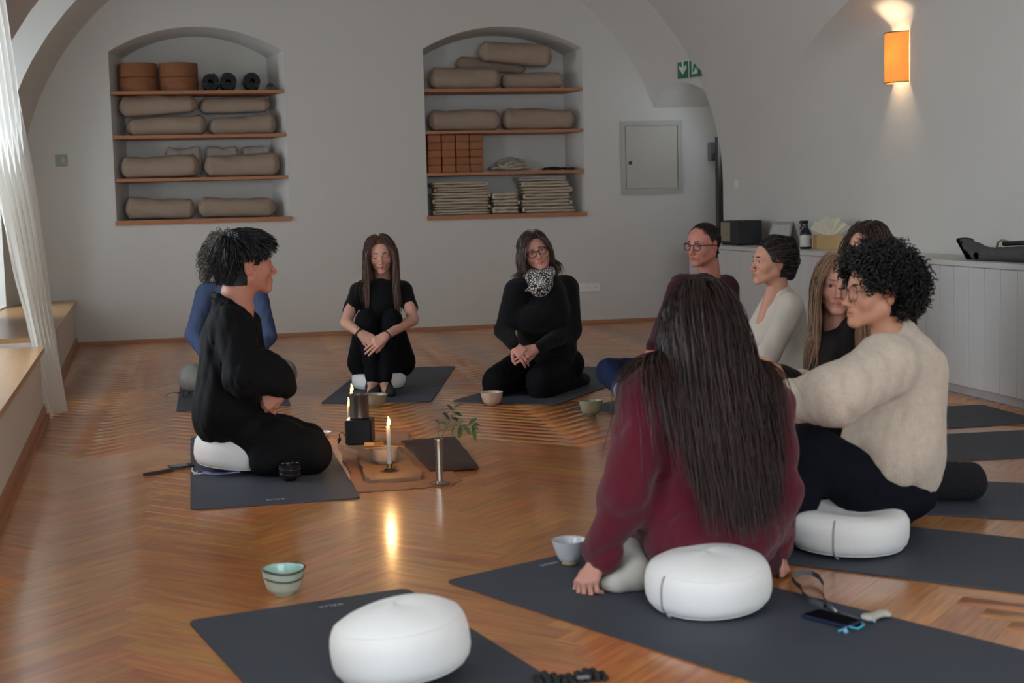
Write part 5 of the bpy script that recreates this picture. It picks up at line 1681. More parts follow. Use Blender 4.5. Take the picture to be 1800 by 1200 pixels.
# ================================================================== PEOPLE
def head_prims(male=False, closed=False, chin=1.0):
    jw = 1.08 if male else 1.0
    p = [ell((0, -.012, .030), (.0735, .094, .083)),
         ell((0, .022, .022), (.061, .060, .064), k=.03),
         ell((0, .024, -.034), (.056 * jw, .058, .066), k=.03)]
    for s in (-1, 1):
        p += [cap((s * .050 * jw, -.004, -.050), (s * .014, .068, -.096 * chin), .019, .014, k=.025),
              ell((s * .038, .056, -.030), (.023, .020, .020), k=.022)]
    p += [ell((0, .0735, -.096 * chin), (.020 * jw, .0155, .0145), k=.016),
          ell((0, .076, -.064), (.026, .015, .022), k=.018)]
    for s in (-1, 1):
        p += [cap((s * .040, .071, .017), (s * .010, .081, .015), .009, .010, k=.014),
              ell((s * .031, .097, -.001), (.020, .018, .0125), k=.010, sub=True)]
    p += [cap((0, .081, .010), (0, .1035, -.034), .0066, .0088, k=.011),
          ell((0, .1065, -.0370), (.0100, .0095, .0082), k=.008)]
    for s in (-1, 1):
        p += [ell((s * .0115, .0945, -.041), (.0075, .0085, .007), k=.006),
              ell((s * .006, .100, -.0475), (.003, .005, .003), k=.004, sub=True),
              ell((s * .031, .0700, 0), (.0140, .0140, .0140), k=.006)]
        if not closed:
            p += [ell((s * .031, .0860, -.0008), (.0142, .0105, .0060), k=.003, sub=True)]
    p += [cap((-.019, .083, -.0635), (0, .0905, -.0615), .0042, .0055, k=.006), cap((.019, .083, -.0635), (0, .0905, -.0615), .0042, .0055, k=.006),
          cap((-.015, .0835, -.0715), (0, .0895, -.0725), .0045, .0062, k=.006), cap((.015, .0835, -.0715), (0, .0895, -.0725), .0045, .0062, k=.006),
          cap((-.021, .0915, -.0672), (.021, .0915, -.0672), .0018, .0018, k=.003, sub=True)]
    a = math.radians(18)
    for s in (-1, 1):
        Re = np.array([[math.cos(a), s * math.sin(a), 0], [-s * math.sin(a), math.cos(a), 0], [0, 0, 1]])
        p += [ell((s * .0745, -.014, -.006), (.0065, .0175, .030), R=Re, k=.006),
              ell((s * .081, -.009, -.003), (.0055, .0095, .017), R=Re, k=.004, sub=True)]
    p += [cap((0, -.030, -.045), (0, -.050, -.175), .050 if not male else .057, .052 if not male else .060, k=.03)]
    return p


_HEADS = {}
def head_mesh(male, closed):
    key = (male, closed)
    if key not in _HEADS:
        V, Q = nets(head_prims(male, closed), .0036, pad=.004)
        _HEADS[key] = (V, Q)
    return _HEADS[key]


def frame(yaw, pitch=0, roll=0):
    """columns: person's right, forward, up.  yaw 0 faces the camera side (-Y), + turns to +X"""
    y, p, r = map(math.radians, (yaw, pitch, roll))
    f = np.array([math.sin(y), -math.cos(y), 0.0]); u = np.array([0, 0, 1.0])
    f2 = f * math.cos(p) - u * math.sin(p); u2 = u * math.cos(p) + f * math.sin(p)
    r0 = np.cross(f2, u2)
    r3 = r0 * math.cos(r) + u2 * math.sin(r); u3 = u2 * math.cos(r) - r0 * math.sin(r)
    return np.stack([r3, f2, u3], 1)


def scalp_mask(q, brow=.0, recede=0.0):
    x, y, z = q[:, 0], q[:, 1], q[:, 2]
    front = y < .028 + .50 * np.maximum(z, 0) - recede * (1 - np.clip(np.abs(x) / .05, 0, 1) * .3)
    low = (y < -.020) & (z > -.072)
    return np.where(z > .0, front, low)


def rot_axis(v, ax, a):
    ax = unit(ax); c, s = math.cos(a), math.sin(a)
    return v * c + np.cross(ax, v) * s + ax * (ax @ v) * (1 - c)


def hand_prims(W, d, n, thumb, curl=(.5, .5, .5, .5), tcurl=.4, sc=1.0, spread=.05, tout=.7):
    """W wrist, d towards the fingers, n back of the hand, thumb = +1/-1: thumb on the side thumb*cross(d,n)"""
    d = unit(d); n = unit(n - d * (n @ d)); l = np.cross(d, n) * thumb
    P_ = []
    W = np.asarray(W, float)
    offs = (.030, .010, -.011, -.030); dist = (.088, .091, .085, .076)
    lens = ((.042, .026, .020), (.046, .030, .021), (.043, .028, .021), (.033, .021, .018))
    P_.append(cap(W - d * .03 * sc, W + d * .015 * sc, .026 * sc, .026 * sc, k=.01, n=n, s=.78))
    for i in range(4):
        kn = W + (d * dist[i] + l * offs[i] * 1.0) * sc
        P_.append(cap(W + (d * .01 + l * offs[i] * .55) * sc, kn, .0155 * sc, .0125 * sc, k=.012))
    for i in range(4):
        p = W + (d * dist[i] + l * offs[i]) * sc
        dd = unit(d + l * spread * (1.5 - i))
        c = curl[i] if hasattr(curl, '__len__') else curl
        for j, (L_, f) in enumerate(zip(lens[i], (.85, 1.1, .7))):
            dd = rot_axis(dd, np.cross(dd, -n), c * f)
            q = p + dd * L_ * sc
            r0 = (.0095, .0086, .0078)[j] * sc * (.92 if i == 3 else 1); r1 = (.0086, .0078, .0068)[j] * sc * (.92 if i == 3 else 1)
            P_.append(cap(p, q, r0, r1, k=.004))
            p = q
    p = W + (d * .022 + l * .024 - n * .006) * sc
    dd = unit(d * .75 + l * tout - n * .25)
    for j, (L_, r0, r1) in enumerate(((.040, .0135, .0115), (.032, .0110, .0098), (.026, .0098, .0080))):
        q = p + dd * L_ * sc
        P_.append(cap(p, q, r0 * sc, r1 * sc, k=.006))
        p = q
        dd = rot_axis(dd, np.cross(dd, unit(d * .6 - l - n * .4)), tcurl * (.5 if j == 0 else .8))
    return P_


# ---- hair
def grow(roots, dirs, L, n, prims, off, gw=.2, wob=.03, seed=0, target=None, gdir=None):
    rr = np.random.RandomState(seed)
    p = roots.copy(); d = dirs.copy()
    g = np.array([0, 0, -1.0]) if gdir is None else gdir
    pts = [p]
    step = (L / n)[:, None]
    for i in range(n):
        gg = g if target is None else (target - p) / np.maximum(np.linalg.norm(target - p, axis=1), 1e-6)[:, None]
        d = d + gw * gg + rr.normal(0, wob, d.shape)
        d /= np.linalg.norm(d, axis=1)[:, None]
        q = p + d * step
        if prims:
            for _ in range(2):
                s = sdf(prims, q)
                push = np.maximum(off - s, 0)
                if push.max() <= 0: break
                e = 1e-3
                gr = np.stack([sdf(prims, q + np.eye(3)[k] * e) - s for k in range(3)], 1) / e
                gr /= np.maximum(np.linalg.norm(gr, axis=1), 1e-6)[:, None]
                q = q + gr * push[:, None]
        d = (q - p); d /= np.maximum(np.linalg.norm(d, axis=1), 1e-6)[:, None]
        p = q; pts.append(p)
    return np.stack(pts, 1)


def curlify(pts, amp, turns, seed=0):
    rr = np.random.RandomState(seed)
    N, K, _ = pts.shape
    t = np.linspace(0, 1, K)
    tan = np.gradient(pts, axis=1); tan /= np.maximum(np.linalg.norm(tan, axis=2), 1e-6)[..., None]
    ref = unit(rr.normal(size=3))
    s = np.cross(tan, ref); s /= np.maximum(np.linalg.norm(s, axis=2), 1e-6)[..., None]
    b = np.cross(tan, s)
    ph = rr.rand(N, 1) * 6.28 + 6.28 * t * (turns * rr.uniform(.7, 1.3, (N, 1)))
    am = amp * np.minimum(1, t * 5) * rr.uniform(.6, 1.3, (N, 1))
    return pts + s * (np.cos(ph) * am)[..., None] + b * (np.sin(ph) * am)[..., None]


def strand_mesh(pts, w, seed=0, var=.25, tip=.25, tipcol=(1, 1, 1)):
    rr = np.random.RandomState(seed)
    N, K, _ = pts.shape
    tan = np.gradient(pts, axis=1); tan /= np.maximum(np.linalg.norm(tan, axis=2), 1e-6)[..., None]
    ref = np.array([.31, .42, .85])
    s = np.cross(tan, ref); s /= np.maximum(np.linalg.norm(s, axis=2), 1e-6)[..., None]
    b = np.cross(tan, s)
    t = np.linspace(0, 1, K)
    prof = np.where(t < .7, .75 + .25 * np.minimum(1, t * 4), 1 - (1 - tip) * (t - .7) / .3)
    wid = (w * rr.uniform(.6, 1.4, (N, 1)) * prof)[..., None]
    ring = []
    for k in range(3):
        a = 2 * math.pi * k / 3
        ring.append(pts + s * math.cos(a) * wid + b * math.sin(a) * wid)
    V = np.stack(ring, 2).reshape(-1, 3)                      # N,K,3 verts
    i = np.arange(N)[:, None, None] * K * 3; j = np.arange(K - 1)[None, :, None] * 3; k = np.arange(3)[None, None, :]
    k2 = (k + 1) % 3
    Q = np.stack([i + j + k + 0 * k, i + j + k2, i + j + 3 + k2, i + j + 3 + k], -1).reshape(-1, 4)
    shade = rr.uniform(1 - var, 1 + var, (N, 1, 1)) * np.ones((N, K * 3, 1))
    col = np.repeat(shade.reshape(-1, 1), 3, 1)
    tt = np.repeat(np.tile(t, N), 3)[:, None] ** 1.5
    col = col * (1 + tt * (np.array(tipcol) - 1))
    return V, Q, col


class Person:
    def __init__(self, base, label, skin='#c08a74', hair='#2a1c16', name='person'):
        self.base = np.array([base[0], base[1], 0.0])
        self.root = empty(name, self.base)
        tag(self.root, label, 'person', 'people seated in a circle')
        self.skin = skin; self.hairc = hair
        self.isl = []
        self.mskin = mat('skin_' + skin.strip('#'), skin, rough=.5, var=.03, vscale=30, attr='col', subsurf=.12, spec=.35)
        self.mhair = mat('hair_' + hair.strip('#'), hair, rough=.42, var=.12, vscale=20, attr='col', spec=.45)

    def put(self, name, V, Q, material, cols=None, zmin=.0065):
        V = np.array(V); V[:, 2] = np.maximum(V[:, 2], zmin)
        me = np_mesh(name, V - self.base, Q, cols=cols)
        return link_mesh(name, me, material, self.root)

    def garment(self, name, prims, material, h=.010, disp=None, clip=None, it=1, zmin=.0065, label=None):
        V, Q = nets(prims, h, disp, clip)
        if it: V = relax(V, Q, it)
        o = self.put(name, V, Q, material, zmin=zmin)
        if label: o['label'] = label
        return o

    def flesh(self, prims, h=.006, it=1):
        V, Q = nets(prims, h)
        if it: V = relax(V, Q, it)
        self.isl.append((V, Q, np.ones((len(V), 3))))

    def head(self, origin, yaw, pitch=0, roll=0, sc=1.0, male=False, closed=False, recede=0.0, bald=False, lips=(.80, .50, .50), iris='#4a3626', wide=1.0):
        self.H = frame(yaw, pitch, roll); self.O = np.asarray(origin, float); self.S = sc
        V, Q = head_mesh(male, closed)
        V = V * np.array([wide, 1, 1])
        hc = np.array(lin(self.hairc)[:3]) / np.array(lin(self.skin)[:3])
        C = np.ones((len(V), 3))
        x, y, z = V.T
        Vr = V / np.array([wide, 1, 1])
        lp = [q for q in head_prims(male, closed) if q['t'] == 'c' and not q['sub'] and q['ra'] in (.0042, .0045)]
        ld_ = np.min([prim_d(q, Vr) for q in lp], 0)
        lf = np.clip(1 - (ld_ - .0008) / .0022, 0, 1)[:, None] * (y > .078)[:, None]
        C = C * (1 - lf) + np.array(lips) * lf
        line = (np.abs(x) < .021) & (y > .080) & (np.abs(z + .0672) < .0020)
        C[line] = np.array(lips) * .5
        cheek = np.exp(-(((np.abs(x) - .040) / .020) ** 2 + ((z + .030) / .020) ** 2)) * (y > .03)
        C *= 1 - cheek[:, None] * np.array([0.02, .13, .12])
        nose = np.exp(-((x / .014) ** 2 + ((z + .038) / .014) ** 2)) * (y > .085)
        C *= 1 - nose[:, None] * np.array([0.0, .10, .10])
        ear = (np.abs(x) > .0725) & (z < .030) & (z > -.042) & (y > -.034) & (y < .010)
        C[ear] *= np.array([1, .88, .86])
        sm = scalp_mask(V, recede=recede) & ~ear & (y + z * 0 < .09)
        C[sm] = hc
        self.isl.append((self.w(V), Q, C))
        # eyes
        for s in (-1, 1):
            if not closed:
                mb = MB(); mb.lathe([(.0128 * math.sin(t), -.0128 * math.cos(t)) for t in [math.pi * k / 12 for k in range(13)]], 20)
                Vw = self.w(np.array(mb.v) + np.array([s * .031, .0695, 0]))
                o = link_mesh('eye', np_mesh('eye', Vw - self.base, mb.f), mat('eye_white', '#b9aca4', rough=.2), self.root)
                mb = MB(); mb.lathe([(.001, .0131), (.0026, .01295)], 16)
                mb2 = MB(); mb2.lathe([(.0026, .01302), (.0058, .0117), (.0059, .0112)], 16)
                Rx = np.array([[1, 0, 0], [0, 0, 1], [0, -1, 0]])
                for nm, q, mm in (('pupil', mb, mat('pupil', '#0b0908', rough=.1)), ('iris', mb2, mat('iris_' + iris.strip('#'), iris, rough=.2))):
                    Vq = np.array(q.v) @ np.array([[1, 0, 0], [0, 0, -1], [0, 1, 0]]) + np.array([s * .031, .0695, 0])
                    oo = link_mesh(nm, np_mesh(nm, self.w(Vq) - self.base, q.f), mm, o)
                lash = [(s * (.019 + .024 * t), .0835 - .010 * (2 * t - 1) ** 2 * .9, .0036 + .0022 * math.sin(math.pi * t) - .002 * t) for t in np.linspace(0, 1, 9)]
            else:
                lash = [(s * (.020 + .023 * t), .0840 - .008 * (2 * t - 1) ** 2, -.0045 - .0020 * math.sin(math.pi * t)) for t in np.linspace(0, 1, 9)]
            mb = MB(); mb.tube(lash, [.0006, .0013, .0018, .0019, .0019, .0019, .0018, .0014, .0006], 5)
            link_mesh('eyelashes', np_mesh('eyelashes', self.w(np.array(mb.v)) - self.base, mb.f), mat('lash_dark', '#1a1210', rough=.7), self.root)
            br = [(s * (.011 + .038 * t), .0905 - .001 * t - .020 * t * t, .0175 + .0065 * math.sin(math.pi * (.15 + .65 * t))) for t in np.linspace(0, 1, 9)]
            mb = MB(); mb.tube(br, [.0022, .0034, .0038, .0038, .0036, .0033, .0028, .0022, .0012], 6)
            link_mesh('eyebrow', np_mesh('eyebrow', self.w(np.array(mb.v)) - self.base, mb.f), self.mhair_plain(), self.root)
        return self

    def mhair_plain(self):
        return mat('brow_' + self.hairc.strip('#'), self.hairc, rough=.7)

    def w(self, q):
        return self.O + (np.asarray(q) * self.S) @ self.H.T

    def wd(self, d):
        return np.asarray(d) @ self.H.T

    def skull(self, grow_=0.0):
        s = self.S
        return [ell(self.w((0, -.012, .030)), (np.array([.0745, .095, .084]) + grow_) * s, R=self.H),
                ell(self.w((0, .022, -.02)), (np.array([.062, .062, .085]) + grow_) * s, R=self.H, k=.03),
                cap(self.w((0, -.030, -.045)), self.w((0, -.050, -.17)), .050 * s, .055 * s, k=.03)]

    def roots(self, N, seed=0, recede=0.0, mask=None, ear=False):
        rr = np.random.RandomState(seed)
        q = rr.normal(size=(N * 6, 3)); q /= np.linalg.norm(q, axis=1)[:, None]
        loc = np.array([0, -.012, .030]) + q * np.array([.0745, .095, .084])
        m_ = scalp_mask(loc, recede=recede)
        if mask is not None: m_ &= mask(loc)
        if ear: m_ &= ~((loc[:, 2] < .032) & (loc[:, 1] > -.040) & (np.abs(loc[:, 0]) > .045))
        return loc[m_][:N]

    def hair(self, name, pts, w, seed=0, var=.25, tip=.25, zmin=.01, tipcol=(1, 1, 1)):
        V, Q, C = strand_mesh(pts, w, seed, var, tip, tipcol)
        V[:, 2] = np.maximum(V[:, 2], zmin)
        me = np_mesh(name, V - self.base, Q, cols=C)
        return link_mesh(name, me, self.mhair, self.root)

    def glasses(self, material, rw=.024, rh=.020, r=.0019, rnd_=2.4, y=.098, z=-.003):
        mb = MB(); mb.tube([(-.011, y, z + .004), (0, y + .003, z + .008), (.011, y, z + .004)], r, 6)
        g = link_mesh('glasses', np_mesh('glasses', self.w(np.array(mb.v)) - self.base, mb.f), material, self.root)
        def mk(name, mb):
            o = link_mesh(name, np_mesh(name, self.w(np.array(mb.v)) - self.base, mb.f), material, g)
        for s in (-1, 1):
            mb = MB()
            pts = []
            for k in range(28):
                a = 2 * math.pi * k / 28
                cx = math.copysign(abs(math.cos(a)) ** (2 / rnd_), math.cos(a)); sx = math.copysign(abs(math.sin(a)) ** (2 / rnd_), math.sin(a))
                pts.append((s * .034 + rw * cx, y - .004 * (abs(s * .034 + rw * cx) / .05) ** 2, z + rh * sx))
            mb.tube(pts, r, 6, closed=True); mk('rim', mb)
            mb = MB(); mb.tube([(s * .057, y - .006, z + .008), (s * .071, y - .022, z + .009), (s * .079, .02, z + .006), (s * .080, -.015, z + .003), (s * .078, -.03, z - .012)], r * .9, 6); mk('temple', mb)
        return g

    def finish(self):
        Vs, Qs, Cs = [], [], []
        n = 0
        for V, Q, C in self.isl:
            Vs.append(V); Qs.append(Q + n); Cs.append(C); n += len(V)
        return self.put('body', np.concatenate(Vs), np.concatenate(Qs), self.mskin, cols=np.concatenate(Cs))

    def core(self, prims, shrink=.016):
        q = []
        for p in prims:
            p = dict(p)
            if p['sub']: continue
            if p['t'] == 'c': p['ra'] = max(.012, p['ra'] - shrink); p['rb'] = max(.012, p['rb'] - shrink)
            else: p['r'] = np.maximum(.015, p['r'] - shrink)
            q.append(p)
        V, Q = nets(q, .018)
        self.isl.append((V, Q, np.ones((len(V), 3))))


def tangent(loc, d):
    """project local direction onto the scalp"""
    n = (loc - np.array([0, -.012, .030])) / np.array([.0745, .095, .084]) ** 2
    n /= np.linalg.norm(n, axis=1)[:, None]
    t = d - (d * n).sum(1)[:, None] * n
    return t / np.maximum(np.linalg.norm(t, axis=1), 1e-6)[:, None], n


def long_hair(pe, N, Lr, part=0.0, back=.35, coll=(), off=(.004, .022), w=.0022, seg=26, seed=0, gw=.75, wob=.05, name='hair', mask=None, recede=0.0, shield=1.0, tipcol=(1, 1, 1), wave=.004, lat=1.0, gdir=None):
    loc = pe.roots(N, seed, mask=mask, recede=recede)
    N = len(loc)
    rr = np.random.RandomState(seed + 5)
    sx = np.sign(loc[:, 0] - part); sx[sx == 0] = 1
    d = np.stack([sx * 1.0, np.full(N, -back), np.full(N, -.6)], 1)
    backness = np.clip((-loc[:, 1] - .02) / .06, 0, 1)
    d[:, 0] *= lat * (1 - .75 * backness)
    d[:, 2] -= backness * .6
    t, n_ = tangent(loc, d)
    L = rr.uniform(Lr[0], Lr[1], N)
    of = rr.uniform(off[0], off[1], N) ** 1.0
    sh = [ell(pe.w((0, .090, -.035)), np.array([.068, .060, .100]) * shield * pe.S, R=pe.H, k=.02), ell(pe.w((0, .075, -.145)), np.array([.040, .05, .06]) * shield * pe.S, R=pe.H, k=.03)] if shield else []
    pts = grow(pe.w(loc + n_ * .002), pe.wd(t), L * pe.S, seg, pe.skull() + sh + list(coll), of, gw=gw, wob=wob, seed=seed, gdir=gdir)
    if wave: pts = curlify(pts, wave, 1.3, seed)
    pe.hair(name, pts, w, seed, tipcol=tipcol)
    return pts


M_BLKC = mat('black_cotton', '#0e0e10', rough=.9, var=.08, vscale=20, bump=.15, bscale=180, sheen=.05, spec=.15)
M_BLKK = mat('black_kimono', '#0b0b0d', rough=.85, var=.08, vscale=14, bump=.2, bscale=120, spec=.2)
M_BLKT = mat('black_trouser', '#0d0d10', rough=.9, var=.06, bump=.12, bscale=160, spec=.15)
M_MAROON = mat('dark_red_knit', '#3a1420', rough=.95, var=.06, bump=.3, bscale=250, sheen=.1, spec=.15)
M_BURG = mat('burgundy_fleece', '#561121', rough=.95, var=.07, vscale=10, bump=.3, bscale=180, sheen=.15, spec=.15)
M_CREAM = mat('cream_knit', '#c2b9ad', rough=.95, var=.04, bump=.25, bscale=260, sheen=.1, spec=.15)
M_BEIGE = mat('beige_wool', '#cbbaa7', rough=.97, var=.08, vscale=40, bump=.5, bscale=140, sheen=.25, spec=.1)
M_NAVYC = mat('navy_cloth', '#0f1119', rough=.9, var=.08, bump=.12, bscale=160, spec=.15)
M_JEANS = mat('blue_denim', '#1b2644', rough=.9, var=.18, vscale=18, bump=.3, bscale=300, spec=.2)
M_JEANL = mat('denim_turn_up', '#7d8a9a', rough=.9, var=.1, bump=.3, bscale=300)
M_BLUE = mat('blue_shirt', '#3f4c68', rough=.85, var=.1, vscale=14, bump=.15, bscale=160, spec=.2)
M_GREYT = mat('grey_trouser', '#7d7d78', rough=.9, var=.06, bump=.15, bscale=160, spec=.2)
M_SOCKW = mat('white_sock', '#bdb8ae', rough=.95, var=.05, bump=.4, bscale=220)
M_SHOE = mat('black_slipper', '#0e0e10', rough=.8)
CAMV = np.array([0.15, -1.0, 0])                  # roughly towards the camera
J = P
# ------------------------------------------------ person hugging the knees (black t-shirt), facing the camera
def person_tee():
    pe = Person((0.98, 9.0), 'person with long brown hair in a black t-shirt hugging the knees on a cushion', skin='#c2927f', hair='#553a2c')
    Y = 8.98
    shirt = [cap(J(668, 530, Y), J(669, 612, Y + .06), .128, .125, n=CAMV, s=.74),
             cap(J(634, 510, Y), J(706, 508, Y), .050, .050, k=.05),
             cap(J(668, 503, Y - .0), J(668, 512, Y), .046, .070, k=.03),
             cap(J(629, 513, Y), J(615, 546, Y - .06), .052, .046, k=.04),
             cap(J(711, 511, Y), J(722, 541, Y - .06), .052, .047, k=.04)]
    pe.garment('t_shirt', shirt, M_BLKC, disp=folds(.004, 28, 1))
    arms = [cap(J(618, 535, Y - .04), J(609, 567, Y - .14), .040, .036), cap(J(609, 568, Y - .14), J(634, 586, Y - .32), .037, .024, k=.015),
            cap(J(719, 530, Y - .04), J(725, 561, Y - .14), .041, .037), cap(J(725, 562, Y - .14), J(680, 589, Y - .33), .038, .025, k=.015)]
    pe.flesh(arms[:2], .008); pe.flesh(arms[2:], .008)
    w1, w2 = J(634, 586, Y - .32), J(678, 590, Y - .335)
    pe.flesh(hand_prims(w1, J(662, 604, Y - .34) - w1, np.array([-.25, -1, .35]), 1, curl=(.35, .4, .45, .5), tcurl=.2, sc=.92, tout=.35), .0035)
    pe.flesh(hand_prims(w2, J(642, 616, Y - .37) - w2, np.array([.15, -1, .45]), -1, curl=(.25, .3, .35, .4), tcurl=.2, sc=.92, tout=.3), .0035)
    for nm, a, b in (('bracelet', J(632, 585, Y - .315), J(635, 588, Y - .325)), ('bracelet', J(681, 590, Y - .33), J(678, 592, Y - .337))):
        d = unit(b - a); s = unit(np.cross(d, [0, 0, 1])); t = np.cross(d, s)
        mb = MB(); mb.tube([a + (s * math.cos(q) + t * math.sin(q)) * .029 - pe.base for q in [2 * math.pi * k / 20 for k in range(20)]], .0045, 6, closed=True); mb.build(nm, mat('dark_beads', '#2c2320', rough=.5), pe.root, smooth=True)
    trs = [ell(J(670, 640, Y + .10), (.185, .14, .10)),
           cap(J(637, 636, Y + .08), J(644, 562, Y - .20), .098, .066, k=.04), cap(J(704, 636, Y + .08), J(688, 562, Y - .20), .098, .066, k=.04),
           cap(J(644, 562, Y - .20), J(655, 662, Y - .22), .064, .046, k=.02), cap(J(688, 562, Y - .20), J(676, 664, Y - .22), .064, .046, k=.02)]
    pe.garment('trousers', trs, M_BLKT, disp=folds(.005, 26, 2))
    pe.flesh([cap(J(655, 655, Y - .22), J(655, 676, Y - .22), .030, .031), cap(J(655, 677, Y - .22), J(653, 688, Y - .36), .030, .028)], .006)
    pe.flesh([cap(J(675, 655, Y - .22), J(676, 676, Y - .22), .030, .031), cap(J(676, 677, Y - .22), J(679, 689, Y - .36), .030, .028)], .006)
    for sx, a in ((-1, 654), (1, 677)):
        ank = G(a, 700, 0); 
        t0 = J(a, 672, Y - .20); 
        f = [cap((t0[0], Y - .19, .060), (t0[0], Y - .22, .035), .038, .040), cap((t0[0], Y - .21, .035), (t0[0] + .012 * sx, Y - .40, .030), .040, .034, k=.03, n=(0, 0, 1), s=.85)]
        pe.garment('slipper', f, M_SHOE, h=.007)
    pe.core(shirt)
    pe.head(J(669, 447, Y - .01), -7, 9, -3, closed=True, lips=(.85, .48, .48))
    long_hair(pe, 900, (.30, .47), part=.004, back=.10, coll=shirt, w=.0024, seed=3, off=(.003, .022), shield=1.12)
    pe.finish()


# ------------------------------------------------ kneeling person with the scarf
def person_scarf():
    pe = Person((1.95, 8.5), 'person with bob hair, glasses and patterned scarf kneeling in black clothes', skin='#bf8878', hair='#463830')
    fw = unit([-.45, -1, 0])
    top = [cap(J(952, 528, 8.50), J(962, 612, 8.56), .160, .185, n=fw, s=.80),
           cap(J(912, 508, 8.46), J(992, 503, 8.60), .066, .070, k=.06),
           cap(J(950, 482, 8.50), J(952, 508, 8.52), .062, .09, k=.04),
           ell(J(938, 560, 8.40), (.145, .09, .085), k=.05),
           cap(J(905, 512, 8.44), J(886, 580, 8.40), .066, .057, k=.04), cap(J(886, 581, 8.40), J(903, 606, 8.24), .056, .038, k=.02),
           cap(J(998, 508, 8.60), J(1005, 578, 8.50), .070, .062, k=.04), cap(J(1005, 580, 8.50), J(947, 611, 8.23), .060, .038, k=.02)]
    pe.garment('sweater', top, M_BLKC, disp=folds(.005, 24, 4))
    trs = [ell(J(972, 640, 8.66), (.200, .18, .13)),
           cap(J(925, 640, 8.58), J(872, 668, 8.34), .110, .082, k=.05), cap(J(985, 645, 8.58), J(950, 668, 8.20), .118, .088, k=.05),
           cap(J(870, 680, 8.34), J(950, 676, 8.80), .070, .055, k=.03), cap(J(952, 684, 8.20), J(1012, 672, 8.62), .078, .060, k=.03)]
    pe.garment('trousers', trs, M_BLKT, disp=folds(.005, 24, 5))
    f0 = J(1010, 674, 8.60); f1 = J(1026, 680, 8.66)
    pe.garment('sock', [cap((f0[0], f0[1], .055), (f1[0], f1[1], .04), .050, .036), cap((f1[0], f1[1], .04), (f1[0] + .03, f1[1] + .04, .03), .036, .028)], M_SHOE, h=.008)
    w1, w2 = J(903, 606, 8.24), J(944, 612, 8.22)
    pe.flesh(hand_prims(w1 + [0, 0, .0], J(922, 625, 8.17) - w1, np.array([-.5, -.6, .8]), 1, curl=(.5, .6, .7, .7), tcurl=.5, sc=.95, tout=.8), .0035)
    pe.flesh(hand_prims(w2, J(905, 626, 8.17) - w2, np.array([.2, -1, .5]), -1, curl=(.35, .45, .5, .55), tcurl=.3, sc=.95, tout=.4), .0035)
    pe.core(top)
    pe.head(J(942, 441, 8.48), -8, 2, -20, wide=1.10)
    sc_p = [cap(J(930, 484, 8.50), J(972, 474, 8.52), .040, .046, k=.03), cap(J(933, 486, 8.43), J(966, 478, 8.42), .034, .036, k=.03),
            ell(J(950, 497, 8.40), (.078, .045, .062), k=.035), ell(J(949, 508, 8.375), (.056, .032, .048), k=.035), cap(J(930, 508, 8.37), J(924, 511, 8.36), .012, .006, k=.02)]
    M_SCARF = bpy.data.materials.new('patterned_scarf'); M_SCARF.use_nodes = True
    nt = M_SCARF.node_tree; b = nt.nodes['Principled BSDF']; b.inputs['Roughness'].default_value = .9
    tc = nt.nodes.new('ShaderNodeTexCoord'); vo = nt.nodes.new('ShaderNodeTexVoronoi'); vo.inputs['Scale'].default_value = 75; vo.feature = 'DISTANCE_TO_EDGE'
    nz = nt.nodes.new('ShaderNodeTexNoise'); nz.inputs['Scale'].default_value = 16; nz.inputs['Detail'].default_value = 6
    ad = nt.nodes.new('ShaderNodeMath'); ad.operation = 'ADD'; mu = nt.nodes.new('ShaderNodeMath'); mu.operation = 'MULTIPLY'; mu.inputs[1].default_value = 2.6
    cr = nt.nodes.new('ShaderNodeValToRGB'); cr.color_ramp.elements[0].position = .84; cr.color_ramp.elements[1].position = .93
    cr.color_ramp.elements[0].color = lin('#17161a'); cr.color_ramp.elements[1].color = lin('#c9c4bc')
    nt.links.new(tc.outputs['Object'], vo.inputs['Vector']); nt.links.new(tc.outputs['Object'], nz.inputs['Vector'])
    nt.links.new(vo.outputs['Distance'], mu.inputs[0]); nt.links.new(mu.outputs[0], ad.inputs[0]); nt.links.new(nz.outputs['Fac'], ad.inputs[1])
    nt.links.new(ad.outputs[0], cr.inputs[0]); nt.links.new(cr.outputs[0], b.inputs['Base Color'])
    pe.garment('scarf', sc_p, M_SCARF, h=.006, disp=folds(.006, 42, 9, (1, 0, .4)), label='black and white patterned scarf')
    long_hair(pe, 900, (.15, .215), part=-.02, back=.05, coll=sc_p + top, w=.0026, seed=5, off=(.004, .022), shield=1.12)
    pe.glasses(mat('dark_rim', '#171415', rough=.35), r=.0025)
    pe.finish()


